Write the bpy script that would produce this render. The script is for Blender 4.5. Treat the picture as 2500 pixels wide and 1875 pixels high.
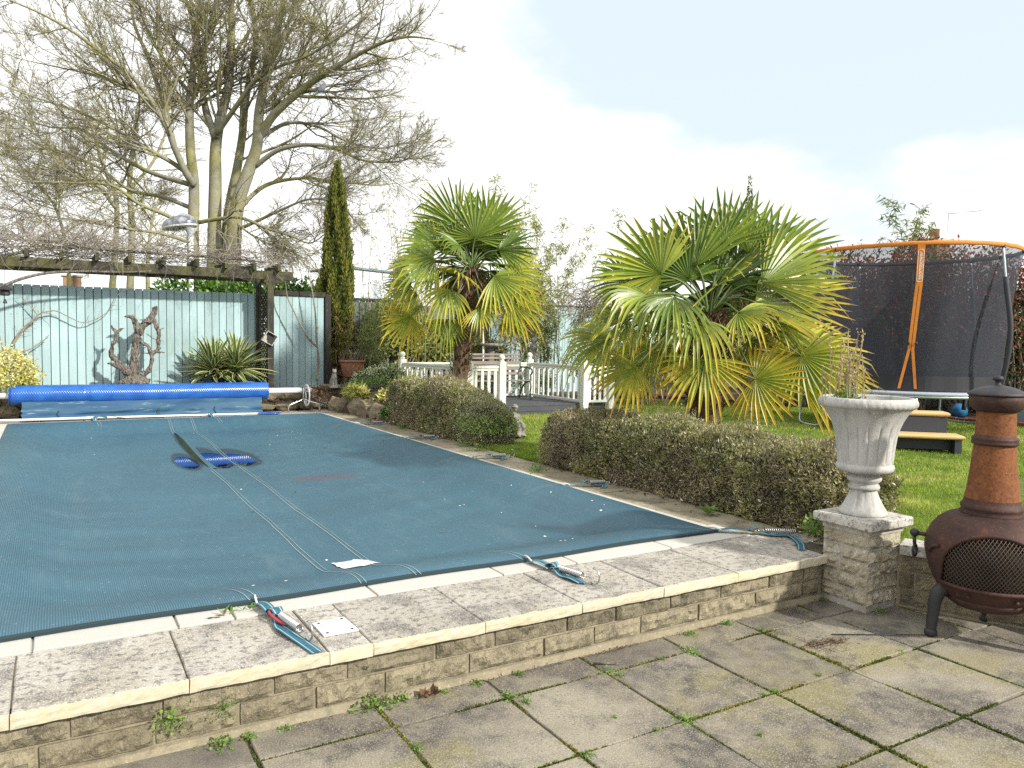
import bpy, math, random
import numpy as np
from mathutils import Vector, Matrix, noise as mnoise
random.seed(7); rng = np.random.default_rng(7)
SC = bpy.context.scene
for o in list(bpy.data.objects): bpy.data.objects.remove(o)
PI = math.pi; RAD = math.radians
# ------------------------------------------------------------------ camera
YAW, PITCH, ROLL, FPX, EYE = .535609, .056398, .015831, 1898.9, 1.45
_c, _s = math.cos(YAW), math.sin(YAW)
FW = np.array([_s*math.cos(PITCH), _c*math.cos(PITCH), -math.sin(PITCH)])
_rt = np.array([_c, -_s, 0.]); _up = np.cross(_rt, FW)
RT = math.cos(ROLL)*_rt + math.sin(ROLL)*_up; UP = -math.sin(ROLL)*_rt + math.cos(ROLL)*_up
CAM = np.array([0., 0., EYE])
cd = bpy.data.cameras.new('camera'); cam = bpy.data.objects.new('camera', cd); SC.collection.objects.link(cam)
m = Matrix.Identity(4)
for i in range(3): m[i][0], m[i][1], m[i][2], m[i][3] = RT[i], UP[i], -FW[i], CAM[i]
cam.matrix_world = m
cd.sensor_width = 36; cd.lens = FPX/2500*36; cd.clip_end = 4000; cd.clip_start = .05
SC.camera = cam
# ------------------------------------------------------------------ light
SUN = Vector((.48, -1.0, .70)).normalized()          # direction towards the sun
world = bpy.data.worlds.new('World'); SC.world = world; world.use_nodes = True
wn = world.node_tree; wn.nodes.clear()
def wnode(t, **k):
    n = wn.nodes.new(t)
    for a, b in k.items(): setattr(n, a, b)
    return n
sky = wnode('ShaderNodeTexSky', sky_type='NISHITA'); sky.sun_disc = False
sky.sun_elevation = math.asin(SUN.z); sky.sun_rotation = math.atan2(SUN.x, SUN.y)
sky.air_density = 1.0; sky.dust_density = 1.5; sky.ozone_density = 1.2
tc = wnode('ShaderNodeTexCoord')
mp = wnode('ShaderNodeMapping'); mp.inputs['Scale'].default_value = (1.5, 1.5, 3.0); mp.inputs['Location'].default_value = (.35, .1, .2)
wn.links.new(tc.outputs['Generated'], mp.inputs['Vector'])
nz = wnode('ShaderNodeTexNoise'); nz.inputs['Scale'].default_value = 1.5; nz.inputs['Detail'].default_value = 7; nz.inputs['Roughness'].default_value = .52
wn.links.new(mp.outputs[0], nz.inputs['Vector'])
# broad cloud gap seen ahead, the rest mostly cloud
gp = wnode('ShaderNodeVectorMath', operation='DOT_PRODUCT'); gp.inputs[1].default_value = tuple(np.array([.72, .55, .46])/np.linalg.norm([.72, .55, .46]))
wn.links.new(tc.outputs['Generated'], gp.inputs[0])
g2 = wnode('ShaderNodeMapRange'); g2.inputs[1].default_value = .89; g2.inputs[2].default_value = 1.0; g2.inputs[3].default_value = .24; g2.inputs[4].default_value = -.24
wn.links.new(gp.outputs['Value'], g2.inputs[0])
ad = wnode('ShaderNodeMath', operation='ADD'); wn.links.new(nz.outputs[0], ad.inputs[0]); wn.links.new(g2.outputs[0], ad.inputs[1])
cr_ = wnode('ShaderNodeMapRange'); cr_.interpolation_type = 'SMOOTHSTEP'
cr_.inputs[1].default_value = .37; cr_.inputs[2].default_value = .56
wn.links.new(ad.outputs[0], cr_.inputs[0])
shade = wnode('ShaderNodeMapRange'); shade.inputs[1].default_value = .3; shade.inputs[2].default_value = .75; shade.inputs[3].default_value = 10.6; shade.inputs[4].default_value = 13.0
wn.links.new(nz.outputs[0], shade.inputs[0])
cc = wnode('ShaderNodeVectorMath', operation='SCALE'); cc.inputs[0].default_value = (1.0, 1.0, .995); wn.links.new(shade.outputs[0], cc.inputs['Scale'])
# thin veil over the blue
veil = wnode('ShaderNodeMix', data_type='RGBA'); veil.inputs[0].default_value = .80; veil.inputs[7].default_value = (8.3, 9.4, 10.45, 1)
wn.links.new(sky.outputs[0], veil.inputs[6])
mx = wnode('ShaderNodeMix', data_type='RGBA'); wn.links.new(cr_.outputs[0], mx.inputs[0]); wn.links.new(veil.outputs[2], mx.inputs[6]); wn.links.new(cc.outputs[0], mx.inputs[7])
bg = wnode('ShaderNodeBackground'); bg.inputs['Strength'].default_value = .080
wo = wnode('ShaderNodeOutputWorld'); wn.links.new(mx.outputs[2], bg.inputs[0]); wn.links.new(bg.outputs[0], wo.inputs[0])
sl = bpy.data.lights.new('sun', 'SUN'); sl.energy = 4.0; sl.angle = RAD(2.0); sl.color = (1, .95, .86)
so = bpy.data.objects.new('sun', sl); SC.collection.objects.link(so)
so.rotation_euler = (-SUN).to_track_quat('-Z', 'Y').to_euler(); so.location = (6, -8, 12)
vs = SC.view_settings; vs.view_transform = 'Standard'; vs.look = 'None'; vs.gamma = 1; vs.exposure = .54
vs.use_curve_mapping = False
SC.cycles.max_bounces = 6; SC.cycles.transparent_max_bounces = 16; SC.cycles.caustics_reflective = False; SC.cycles.caustics_refractive = False
SC.cycles.use_denoising = False

def at(px, py, d):
    """point at depth d (metres) seen at photograph position px, py"""
    return CAM + (FW*FPX + RT*(px-1250) - UP*(py-937.5))*d/FPX
def atY(px, py, Y):
    r = FW*FPX + RT*(px-1250) - UP*(py-937.5); return CAM + r*Y/r[1]
# ------------------------------------------------------------------ mesh helpers
COL = SC.collection
ORG = {}
def nrm(v):
    v = np.asarray(v, float); return v/np.maximum(np.linalg.norm(v, axis=-1, keepdims=True), 1e-9)
def make_mesh(name, V, Fs, mats, smooth=False, tint=None, mi=None, vattr=None):
    me = bpy.data.meshes.new(name)
    V = np.asarray(V, np.float32)
    me.vertices.add(len(V)); me.vertices.foreach_set('co', V.ravel())
    Fs = [np.asarray(f, np.int32) for f in Fs if len(f)]
    nl = sum(f.size for f in Fs); nf = sum(len(f) for f in Fs)
    me.loops.add(nl); me.polygons.add(nf)
    me.loops.foreach_set('vertex_index', np.concatenate([f.ravel() for f in Fs]))
    sz = np.concatenate([np.full(len(f), f.shape[1], np.int32) for f in Fs])
    st = np.zeros(nf, np.int32); st[1:] = np.cumsum(sz)[:-1]
    me.polygons.foreach_set('loop_start', st)
    try: me.polygons.foreach_set('loop_total', sz)
    except Exception: pass
    if smooth is not False:
        me.polygons.foreach_set('use_smooth', np.full(nf, True) if smooth is True else np.asarray(smooth, bool))
    if mi is not None: me.polygons.foreach_set('material_index', np.asarray(mi, np.int32))
    for mm in (mats if isinstance(mats, (list, tuple)) else [mats]): me.materials.append(mm)
    me.update(calc_edges=True)
    if tint is not None:
        a = me.attributes.new('tint', 'FLOAT', 'FACE'); a.data.foreach_set('value', np.asarray(tint, np.float32))
    if vattr is not None:
        for k, v in vattr.items():
            a = me.attributes.new(k, 'FLOAT', 'POINT'); a.data.foreach_set('value', np.asarray(v, np.float32))
    return me
class G:
    """collects verts and faces (kept in order) of one mesh"""
    def __init__(s): s.V = []; s.F = []; s.n = 0; s.T = []; s.M = []; s.S = []
    def add(s, V, F, tint=0., mi=0, smooth=False):
        V = np.asarray(V, float).reshape(-1, 3)
        for f in (F if isinstance(F, list) and len(F) and isinstance(F[0], np.ndarray) else [np.asarray(F, np.int64)]):
            if len(f) == 0: continue
            s.F.append(f+s.n); k = len(f)
            s.T.append(np.broadcast_to(np.asarray(tint, float), (k,)).copy()); s.M.append(np.full(k, mi)); s.S.append(np.full(k, smooth))
        s.V.append(V); s.n += len(V); return s
    def box(s, c, d, rz=0, tilt=None, mi=0, tint=0.):
        x, y, z = np.asarray(d, float)/2
        P = np.array([[a*x, b*y, e*z] for e in (-1, 1) for b in (-1, 1) for a in (-1, 1)])
        if tilt is not None: P = P @ np.array(Matrix.Rotation(tilt[0], 3, Vector(tilt[1]))).T
        if rz: P = P @ np.array(Matrix.Rotation(rz, 3, 'Z')).T
        return s.add(P+np.asarray(c), np.array([[0,2,3,1],[4,5,7,6],[0,1,5,4],[2,6,7,3],[0,4,6,2],[1,3,7,5]]), tint, mi)
    def bar(s, a, b, w, h=None, mi=0):
        """square bar from a to b"""
        a, b = np.asarray(a, float), np.asarray(b, float); h = h or w
        d = nrm(b-a); u = np.cross(d, [0, 0, 1]); u = nrm(u) if np.linalg.norm(u) > 1e-3 else np.array([1., 0, 0]); v = np.cross(u, d)
        P = [p + i*u*w/2 + j*v*h/2 for p in (a, b) for j in (-1, 1) for i in (-1, 1)]
        return s.add(P, np.array([[0,1,3,2],[4,6,7,5],[0,4,5,1],[2,3,7,6],[0,2,6,4],[1,5,7,3]]), 0., mi)
    def tube(s, pts, r, n=8, caps=True, mi=0, smooth=True, tint=0.):
        pts = np.asarray(pts, float); k = len(pts); r = np.broadcast_to(np.asarray(r, float), (k,))
        T = nrm(np.gradient(pts, axis=0)); A = np.array([0, 0, 1.]) if abs(T[0][2]) < .9 else np.array([1., 0, 0])
        u = nrm(np.cross(T[0], A)); U = []
        for t in T: u = nrm(u - t*np.dot(u, t)); U.append(u)
        U = np.array(U); W = np.cross(T, U)
        a = np.arange(n)*2*PI/n
        V = pts[:, None] + r[:, None, None]*(np.cos(a)[None, :, None]*U[:, None] + np.sin(a)[None, :, None]*W[:, None])
        i = np.arange(k-1)[:, None]*n; j = np.arange(n)[None]; j2 = (j+1) % n
        F = np.stack([i+j, i+j2, i+n+j2, i+n+j], -1).reshape(-1, 4)
        s.add(V, F, tint, mi, smooth)
        if caps:
            b = s.n-k*n
            s.F.append(np.arange(n)[None, ::-1]+b); s.F.append(np.arange(n)[None]+b+(k-1)*n)
            for _ in (0, 1): s.T.append(np.array([float(np.mean(tint))])); s.M.append(np.array([mi])); s.S.append(np.array([False]))
        return s
    def lathe(s, prof, c=(0, 0, 0), n=40, mi=0, smooth=True, mod=None):
        """prof: list of (r, z); mod(angles, r, z) -> radius"""
        prof = np.asarray(prof, float); a = np.arange(n)*2*PI/n; k = len(prof)
        Rr = np.repeat(prof[:, 0:1], n, 1); Zz = np.repeat(prof[:, 1:2], n, 1); Aa = np.repeat(a[None], k, 0)
        if mod is not None: Rr = mod(Aa, Rr, Zz)
        V = np.stack([Rr*np.cos(Aa), Rr*np.sin(Aa), Zz], -1) + np.asarray(c)
        i = np.arange(k-1)[:, None]*n; j = np.arange(n)[None]; j2 = (j+1) % n
        return s.add(V, np.stack([i+j, i+j2, i+n+j2, i+n+j], -1).reshape(-1, 4), 0., mi, smooth)
    def ball(s, c, r, n=12, mi=0, sq=None, R=None):
        ph = np.linspace(0, PI, n//2+2); a = np.arange(n)*2*PI/n
        V = np.stack([np.sin(ph)[:, None]*np.cos(a)[None], np.sin(ph)[:, None]*np.sin(a)[None], np.repeat(np.cos(ph)[:, None], n, 1)], -1).reshape(-1, 3)
        V = V*np.asarray(r if np.ndim(r) else (r, r, r))
        if R is not None: V = V @ np.array(R).T
        k = len(ph); i = np.arange(k-1)[:, None]*n; j = np.arange(n)[None]; j2 = (j+1) % n
        return s.add(V+np.asarray(c), np.stack([i+j, i+n+j, i+n+j2, i+j2], -1).reshape(-1, 4), 0., mi, True)
    def prism(s, poly, z0, z1, mi=0):
        p = np.asarray(poly, float); n = len(p)
        V = np.vstack([np.c_[p, np.full(n, z0)], np.c_[p, np.full(n, z1)]]); j = np.arange(n); j2 = (j+1) % n
        s.add(V, np.stack([j, j2, j2+n, j+n], -1), 0., mi); b = s.n-2*n
        for f in (np.arange(n)[None, ::-1]+b, np.arange(n)[None]+b+n): s.F.append(f); s.T.append(np.array([0.])); s.M.append(np.array([mi])); s.S.append(np.array([False]))
        return s
    def verts(s): return np.concatenate(s.V)
    def mesh(s, name, mats, o=(0, 0, 0), vattr=None, fn=None):
        V = s.verts() - np.asarray(o, float)
        if fn is not None: V = fn(V)
        # faces of one size must stay grouped per chunk: build in order
        return make_mesh(name, V, s.F, mats, np.concatenate(s.S), np.concatenate(s.T), np.concatenate(s.M), vattr)
    def obj(s, name, mats, parent=None, o=None, **k):
        """parent: built in world coordinates, stored relative to the parent's origin; o: origin of a top-level mesh"""
        off = ORG[parent.name] if parent is not None else np.asarray(o if o is not None else (0, 0, 0), float)
        ob = link(name, s.mesh(name, mats, off, **k), parent)
        if parent is None: ob.location = off
        ORG[ob.name] = off
        return ob
def link(name, me, parent=None, loc=None, rz=0, scale=None):
    ob = bpy.data.objects.new(name, me); COL.objects.link(ob)
    if parent is not None: ob.parent = parent
    if loc is not None: ob.location = np.asarray(loc, float) - (ORG[parent.name] if parent is not None else 0)
    if rz: ob.rotation_euler = (0, 0, rz)
    if scale is not None: ob.scale = scale
    ORG[ob.name] = ORG[parent.name] if parent is not None else np.asarray(ob.location)
    return ob
def tag(o, label=None, cat=None, group=None, kind=None):
    for k, v in (('label', label), ('category', cat), ('group', group), ('kind', kind)):
        if v: o[k] = v
    return o
def thing(name, loc, label, cat, group=None, rz=0):
    o = bpy.data.objects.new(name, None); COL.objects.link(o); o.location = loc; o.empty_display_size = .1
    if rz: o.rotation_euler = (0, 0, rz)
    ORG[o.name] = np.asarray(loc, float) if not rz else np.zeros(3)
    return tag(o, label, cat, group)
def structure(name, g, mats, parent=None):
    o = g.obj(name, mats, parent)
    if parent is None: o['kind'] = 'structure'
    return o
def copy_tree(o, parent=None):
    c = o.copy(); COL.objects.link(c); c.parent = parent
    for ch in [x for x in bpy.data.objects if x.parent == o]: copy_tree(ch, c)
    return c
def tubes(P, R, n=3):
    """many tubes at once: P (N,k,3), R (N,k)"""
    N, k, _ = P.shape
    T = nrm(np.gradient(P, axis=1)); A = rng.normal(size=(N, 1, 3))
    U = nrm(np.cross(T, np.repeat(A, k, 1))); W = np.cross(T, U); a = np.arange(n)*2*PI/n
    V = P[:, :, None] + R[:, :, None, None]*(np.cos(a)[None, None, :, None]*U[:, :, None] + np.sin(a)[None, None, :, None]*W[:, :, None])
    b = (np.arange(N)*k*n)[:, None, None]; i = (np.arange(k-1)*n)[None, :, None]; j = np.arange(n)[None, None]; j2 = (j+1) % n
    F = np.stack([b+i+j, b+i+j2, b+i+n+j2, b+i+n+j], -1).reshape(-1, 4)
    return V.reshape(-1, 3), F
def leaves(C, D, Nn, L, W, fold=.0, wide=.45):
    """diamond leaves: base C, direction D, normal-ish Nn"""
    D = nrm(D); S = nrm(np.cross(D, Nn)); Nn = np.cross(S, D)
    L = np.broadcast_to(np.asarray(L, float), (len(C),))[:, None]; W = np.broadcast_to(np.asarray(W, float), (len(C),))[:, None]
    a = C; b = C + D*L*wide + S*W/2 + Nn*W*fold; c = C + D*L; d = C + D*L*wide - S*W/2 + Nn*W*fold
    V = np.stack([a, b, c, d], 1).reshape(-1, 3); F = np.arange(len(C)*4).reshape(-1, 4)
    return V, F
def rdir(n): return nrm(rng.normal(size=(n, 3)))
def n3(p, s=1., o=0.): return mnoise.noise(Vector((p[0]*s+o, p[1]*s-o, p[2]*s+2*o)))
def grow(P, R, k, t0, t1, ang, length, npt, wig=.25, up=.1, rf=.55, tip=.25, out=None):
    """children of many branches: P (N,m,3), R (N,m) -> child paths, radii"""
    N, mm, _ = P.shape; idx = np.repeat(np.arange(N), k); M_ = len(idx)
    t = rng.uniform(t0, t1, M_)*(mm-1); i0 = np.minimum(t.astype(int), mm-2); f = (t-i0)[:, None]
    A, B = P[idx, i0], P[idx, i0+1]; pos = A*(1-f)+B*f; tan = nrm(B-A)
    rad = (R[idx, i0]*(1-f[:, 0])+R[idx, i0+1]*f[:, 0])
    perp = nrm(np.cross(tan, rdir(M_)))
    if out is not None: perp = nrm(perp + out)
    a = rng.normal(ang, .18, M_)[:, None]
    d = nrm(np.cos(a)*tan+np.sin(a)*perp)
    plen = np.linalg.norm(np.diff(P, axis=1), axis=2).sum(1)[idx]
    L = plen*length*(1.15-.75*t/(mm-1))*rng.uniform(.6, 1.25, M_)
    pts = [pos]; cur = d
    for q in range(npt-1):
        pts.append(pts[-1]+cur*(L/(npt-1))[:, None]); cur = nrm(cur+rng.normal(size=(M_, 3))*wig+np.array([0, 0, up]))
    r0 = np.minimum(rad*rf, L*.016+.002)
    R2 = r0[:, None]*np.linspace(1, tip, npt)[None]
    return np.stack(pts, 1), R2
def remeshed(g, name, mat_, voxel, o=(0, 0, 0), smooth=2):
    """fuse a body built of overlapping forms into one skin"""
    me = g.mesh(name+'_raw', mat_, o); ob = bpy.data.objects.new('tmp', me); COL.objects.link(ob)
    r = ob.modifiers.new('r', 'REMESH'); r.mode = 'VOXEL'; r.voxel_size = voxel
    if smooth: sm = ob.modifiers.new('s', 'SMOOTH'); sm.iterations = smooth; sm.factor = .5
    dg = bpy.context.evaluated_depsgraph_get(); out = bpy.data.meshes.new_from_object(ob.evaluated_get(dg)); out.name = name
    bpy.data.objects.remove(ob); out.materials.clear(); out.materials.append(mat_)
    out.polygons.foreach_set('use_smooth', np.full(len(out.polygons), True)); return out
def smooth_path(pts, k=8):
    """Catmull-Rom through points"""
    p = np.asarray(pts, float); q = np.vstack([2*p[0]-p[1], p, 2*p[-1]-p[-2]]); out = []
    for i in range(1, len(q)-2):
        for t in np.linspace(0, 1, k, endpoint=False):
            a, b, c, d = q[i-1], q[i], q[i+1], q[i+2]
            out.append(.5*(2*b+(c-a)*t+(2*a-5*b+4*c-d)*t*t+(3*b-a-3*c+d)*t**3))
    out.append(p[-1]); return np.array(out)
# ------------------------------------------------------------------ materials
def base_mat(name):
    mt = bpy.data.materials.new(name); mt.use_nodes = True; nt = mt.node_tree
    return mt, nt, nt.nodes['Principled BSDF']
def N_(nt, t, **k):
    n = nt.nodes.new(t)
    for a, b in k.items(): setattr(n, a, b)
    return n
def c4(c): return (c[0], c[1], c[2], 1)
def noise_node(nt, vec, scale, detail=5, rough=.55):
    n = N_(nt, 'ShaderNodeTexNoise'); n.inputs['Scale'].default_value = scale; n.inputs['Detail'].default_value = detail; n.inputs['Roughness'].default_value = rough
    nt.links.new(vec, n.inputs['Vector']); return n.outputs[0]
def rng_node(nt, v, a, b, c=0., d=1.):
    n = N_(nt, 'ShaderNodeMapRange'); n.inputs[1].default_value = a; n.inputs[2].default_value = b; n.inputs[3].default_value = c; n.inputs[4].default_value = d
    nt.links.new(v, n.inputs[0]); return n.outputs[0]
def mix_node(nt, f, a, b, blend='MIX'):
    n = N_(nt, 'ShaderNodeMix', data_type='RGBA', blend_type=blend)
    for i, v in ((0, f), (6, a), (7, b)):
        if isinstance(v, (int, float)): n.inputs[i].default_value = v
        elif isinstance(v, tuple): n.inputs[i].default_value = c4(v)
        else: nt.links.new(v, n.inputs[i])
    return n.outputs[2]
def bump_node(nt, bs, h, strength, dist=.01):
    b = N_(nt, 'ShaderNodeBump'); b.inputs['Strength'].default_value = strength; b.inputs['Distance'].default_value = dist
    nt.links.new(h, b.inputs['Height']); nt.links.new(b.outputs[0], bs.inputs['Normal']); return b
def pos_vec(nt, scale=(1, 1, 1), obj=False):
    if obj: g = N_(nt, 'ShaderNodeTexCoord').outputs['Object']
    else: g = N_(nt, 'ShaderNodeNewGeometry').outputs['Position']
    mp = N_(nt, 'ShaderNodeMapping'); mp.inputs['Scale'].default_value = scale; nt.links.new(g, mp.inputs['Vector']); return mp.outputs[0]
def stain_mat(name, base, layers, rough=.85, bump=.3, bscale=90, bdist=.004, metallic=0, vscale=(1, 1, 1), spec=.3, rnd=0., obj=False, rnd2=None):
    """layers: list of (scale, lo, hi, colour, amount[, detail])"""
    mt, nt, bs = base_mat(name); v = pos_vec(nt, vscale, obj); col = base
    for ly in layers:
        sc, lo, hi, c, am = ly[:5]
        f = rng_node(nt, noise_node(nt, v, sc, ly[5] if len(ly) > 5 else 6, .62), lo, hi, 0, am)
        col = mix_node(nt, f, col, c)
    if rnd2:
        oi2 = N_(nt, 'ShaderNodeObjectInfo'); pw = N_(nt, 'ShaderNodeMath', operation='MULTIPLY'); nt.links.new(oi2.outputs['Random'], pw.inputs[0]); nt.links.new(oi2.outputs['Random'], pw.inputs[1]); col = mix_node(nt, rng_node(nt, pw.outputs[0], 0, 1, 0, rnd2[1]), col, rnd2[0])
    if rnd:
        oi = N_(nt, 'ShaderNodeObjectInfo'); f = rng_node(nt, oi.outputs['Random'], 0, 1, 1-rnd, 1+rnd)
        h = N_(nt, 'ShaderNodeHueSaturation'); nt.links.new(f, h.inputs['Value'])
        if isinstance(col, tuple): h.inputs['Color'].default_value = c4(col)
        else: nt.links.new(col, h.inputs['Color'])
        col = h.outputs[0]
    if isinstance(col, tuple): bs.inputs['Base Color'].default_value = c4(col)
    else: nt.links.new(col, bs.inputs['Base Color'])
    bs.inputs['Roughness'].default_value = rough; bs.inputs['Metallic'].default_value = metallic; bs.inputs['Specular IOR Level'].default_value = spec
    if bump: bump_node(nt, bs, noise_node(nt, v, bscale, 4, .7), bump, bdist)
    return mt
def leaf_mat(name, stops, rough=.5, trans=.3, spec=.3, attr='tint', vari=.25):
    """stops: list of (pos, colour) over the face attribute"""
    mt, nt, bs = base_mat(name); at_ = N_(nt, 'ShaderNodeAttribute'); at_.attribute_name = attr
    rp = N_(nt, 'ShaderNodeValToRGB'); el = rp.color_ramp.elements
    while len(el) < len(stops): el.new(.5)
    for e, (p, c) in zip(el, stops): e.position = p; e.color = c4(c)
    nt.links.new(at_.outputs['Fac'], rp.inputs[0]); v = pos_vec(nt)
    f = rng_node(nt, noise_node(nt, v, 3.0, 4), .3, .7, 1-vari, 1+vari)
    h = N_(nt, 'ShaderNodeHueSaturation'); nt.links.new(f, h.inputs['Value']); nt.links.new(rp.outputs[0], h.inputs['Color'])
    nt.links.new(h.outputs[0], bs.inputs['Base Color']); bs.inputs['Roughness'].default_value = rough; bs.inputs['Specular IOR Level'].default_value = spec
    if trans:
        tr = N_(nt, 'ShaderNodeBsdfTranslucent'); nt.links.new(h.outputs[0], tr.inputs[0])
        mxs = N_(nt, 'ShaderNodeMixShader'); mxs.inputs[0].default_value = trans
        nt.links.new(bs.outputs[0], mxs.inputs[1]); nt.links.new(tr.outputs[0], mxs.inputs[2]); nt.links.new(mxs.outputs[0], nt.nodes['Material Output'].inputs[0])
    return mt
def plain(name, c, rough=.5, metallic=0, bump=0, bscale=60, vari=.12, spec=.5, dirt=None):
    ly = [(5, .35, .7, tuple(x*(1-vari) for x in c), 1.)]
    if dirt: ly.append((9, .52, .7, dirt, .6))
    return stain_mat(name, c, ly, rough, bump, bscale, .002, metallic, spec=spec)
DARK = (.05, .045, .035)
m_patio = stain_mat('patio concrete', (.31, .28, .215), [(1.3, .42, .58, (.088, .078, .070), .85), (1.1, .54, .66, (.24, .215, .09), .8, 4), (4, .50, .64, (.060, .055, .050), .8), (11, .45, .60, (.31, .275, .20), .45), (150, .53, .66, (.52, .48, .41), .6, 2), (130, .58, .70, (.04, .036, .032), .7, 2)], .9, .8, 120, .006, rnd=.16, rnd2=((.085, .075, .066), .6))
m_slab = stain_mat('pool paving', (.38, .36, .315), [(2.2, .45, .65, (.27, .24, .18), .7), (3.5, .50, .64, (.13, .12, .112), .75), (26, .50, .62, (.09, .083, .08), .8), (120, .53, .65, (.70, .66, .58), .6, 2), (160, .60, .70, (.07, .065, .06), .6, 2)], .9, .5, 150, .004, rnd=.08)
m_slabside = stain_mat('mossy side paving', (.29, .255, .175), [(2.0, .45, .65, (.19, .165, .10), .8), (4, .50, .66, (.10, .092, .07), .75), (26, .52, .64, (.08, .075, .06), .6), (140, .54, .66, (.5, .46, .38), .5, 2)], .9, .6, 140, .005, rnd=.12)
m_slabedge = stain_mat('coping face', (.50, .465, .355), [(5, .45, .7, (.47, .42, .25), .7), (18, .52, .68, (.40, .35, .22), .5), (70, .58, .7, (.66, .62, .46), .6)], .9, .5, 120, .004, rnd=.06)
m_coping = stain_mat('white pool coping', (.46, .445, .405), [(4, .5, .7, (.46, .43, .36), .6), (90, .55, .7, (.70, .69, .66), .6), (30, .62, .72, (.33, .31, .27), .5)], .85, .3, 150, .002, rnd=.05)
m_stone = stain_mat('rock faced stone', (.28, .245, .165), [(3, .42, .62, (.21, .18, .115), .7), (6, .48, .64, (.10, .09, .068), .6), (40, .52, .66, (.075, .068, .052), .5), (90, .54, .68, (.40, .36, .27), .6)], .95, 1., 75, .014, rnd=.16)
m_mortar = stain_mat('mortar', (.27, .235, .16), [(4, .45, .65, (.17, .15, .10), .7), (25, .5, .66, (.14, .125, .09), .5), (80, .55, .7, (.50, .46, .36), .5)], .95, .6, 90, .006)
m_pillar = stain_mat('pale pillar stone', (.42, .38, .285), [(4, .42, .62, (.30, .26, .17), .7), (11, .50, .64, (.14, .125, .095), .75), (22, .56, .66, (.66, .64, .60), .7), (80, .56, .7, (.62, .58, .48), .5)], .95, .9, 55, .012, rnd=.1)
m_joint = stain_mat('dark joint mortar', (.13, .11, .08), [(6, .45, .65, (.07, .06, .045), .8), (40, .55, .7, (.22, .19, .14), .5)], .95, .6, 90, .005)
m_pmortar = stain_mat('pale mortar', (.42, .395, .345), [(6, .45, .65, (.25, .22, .16), .8), (40, .55, .68, (.62, .60, .56), .6)], .95, .6, 90, .006)
m_cap = stain_mat('lichened cap stone', (.50, .48, .43), [(8, .46, .62, (.30, .28, .24), .6), (38, .52, .62, (.10, .10, .09), .85), (20, .58, .68, (.66, .65, .60), .6), (130, .56, .66, (.68, .66, .62), .5)], .95, .6, 110, .005)
m_urn = stain_mat('cast stone urn', (.47, .465, .44), [(5, .42, .62, (.36, .355, .33), .8), (18, .54, .68, (.25, .245, .22), .55), (9, .56, .70, (.27, .265, .235), .6), (70, .57, .68, (.62, .61, .58), .5)], .9, .6, 110, .005, vscale=(1, 1, .35))
m_soil = stain_mat('soil', (.075, .052, .035), [(12, .45, .65, (.12, .085, .055), .7), (60, .55, .7, (.18, .14, .10), .5)], 1, 1, 40, .03)
m_ground = stain_mat('garden ground', (.055, .085, .025), [(.8, .4, .7, (.10, .085, .05), .6), (20, .5, .7, (.04, .06, .015), .6)], 1, .8, 40, .02)
m_lawn = stain_mat('lawn turf', (.11, .17, .028), [(1.2, .4, .65, (.19, .24, .05), .8), (7, .48, .66, (.23, .22, .08), .6), (60, .5, .65, (.03, .055, .01), .8)], 1, .9, 120, .02)
m_grass = leaf_mat('grass blades', [(0, (.13, .22, .026)), (.45, (.27, .38, .05)), (.75, (.42, .47, .10)), (1, (.56, .49, .22))], .6, .35, vari=.35)
m_moss = leaf_mat('joint moss', [(0, (.05, .07, .012)), (.5, (.11, .13, .02)), (1, (.24, .19, .04))], .95, .1, vari=.4)
m_weed = leaf_mat('weed leaves', [(0, (.07, .16, .02)), (.6, (.16, .30, .04)), (1, (.26, .36, .09))], .5, .3)
m_seed = leaf_mat('dry seed heads', [(0, (.24, .17, .09)), (.6, (.42, .33, .18)), (1, (.55, .46, .28))], .9, .2)
m_dry = leaf_mat('dry litter', [(0, (.07, .04, .025)), (.5, (.17, .10, .06)), (1, (.36, .27, .17))], .9, .1)
def boards_mat(name, c, dark, alg):
    mt, nt, bs = base_mat(name); v = pos_vec(nt, (1, 1, .12)); vv = pos_vec(nt)
    col = mix_node(nt, rng_node(nt, noise_node(nt, v, 22, 5), .35, .7), c, dark)
    col = mix_node(nt, rng_node(nt, noise_node(nt, vv, 1.3, 5, .6), .50, .72, 0, .6), col, tuple(min(1, x*1.35) for x in c))
    col = mix_node(nt, rng_node(nt, noise_node(nt, pos_vec(nt, (1, 1, .45)), 2.3, 6, .65), .55, .74, 0, .75), col, alg)
    sp = N_(nt, 'ShaderNodeSeparateXYZ'); nt.links.new(N_(nt, 'ShaderNodeNewGeometry').outputs['Position'], sp.inputs[0])
    col = mix_node(nt, rng_node(nt, noise_node(nt, vv, 28, 5, .6), .64, .74, 0, .6), col, (.12, .11, .08))
    oi = N_(nt, 'ShaderNodeObjectInfo'); h = N_(nt, 'ShaderNodeHueSaturation'); nt.links.new(rng_node(nt, oi.outputs['Random'], 0, 1, .86, 1.1), h.inputs['Value']); nt.links.new(col, h.inputs['Color'])
    nt.links.new(h.outputs[0], bs.inputs['Base Color']); bs.inputs['Roughness'].default_value = .75; bs.inputs['Specular IOR Level'].default_value = .25
    bump_node(nt, bs, noise_node(nt, v, 60, 5), .25, .004); return mt
m_fence = boards_mat('turquoise fence boards', (.375, .515, .53), (.335, .465, .475), (.23, .34, .28))
m_fencepale = boards_mat('pale blue fence boards', (.40, .54, .55), (.34, .47, .48), (.2, .3, .24))
m_fenceback = plain('fence backing', (.085, .13, .145), .8)
m_fencedark = boards_mat('weathered fence boards', (.17, .19, .17), (.11, .12, .10), (.10, .11, .06))
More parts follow.
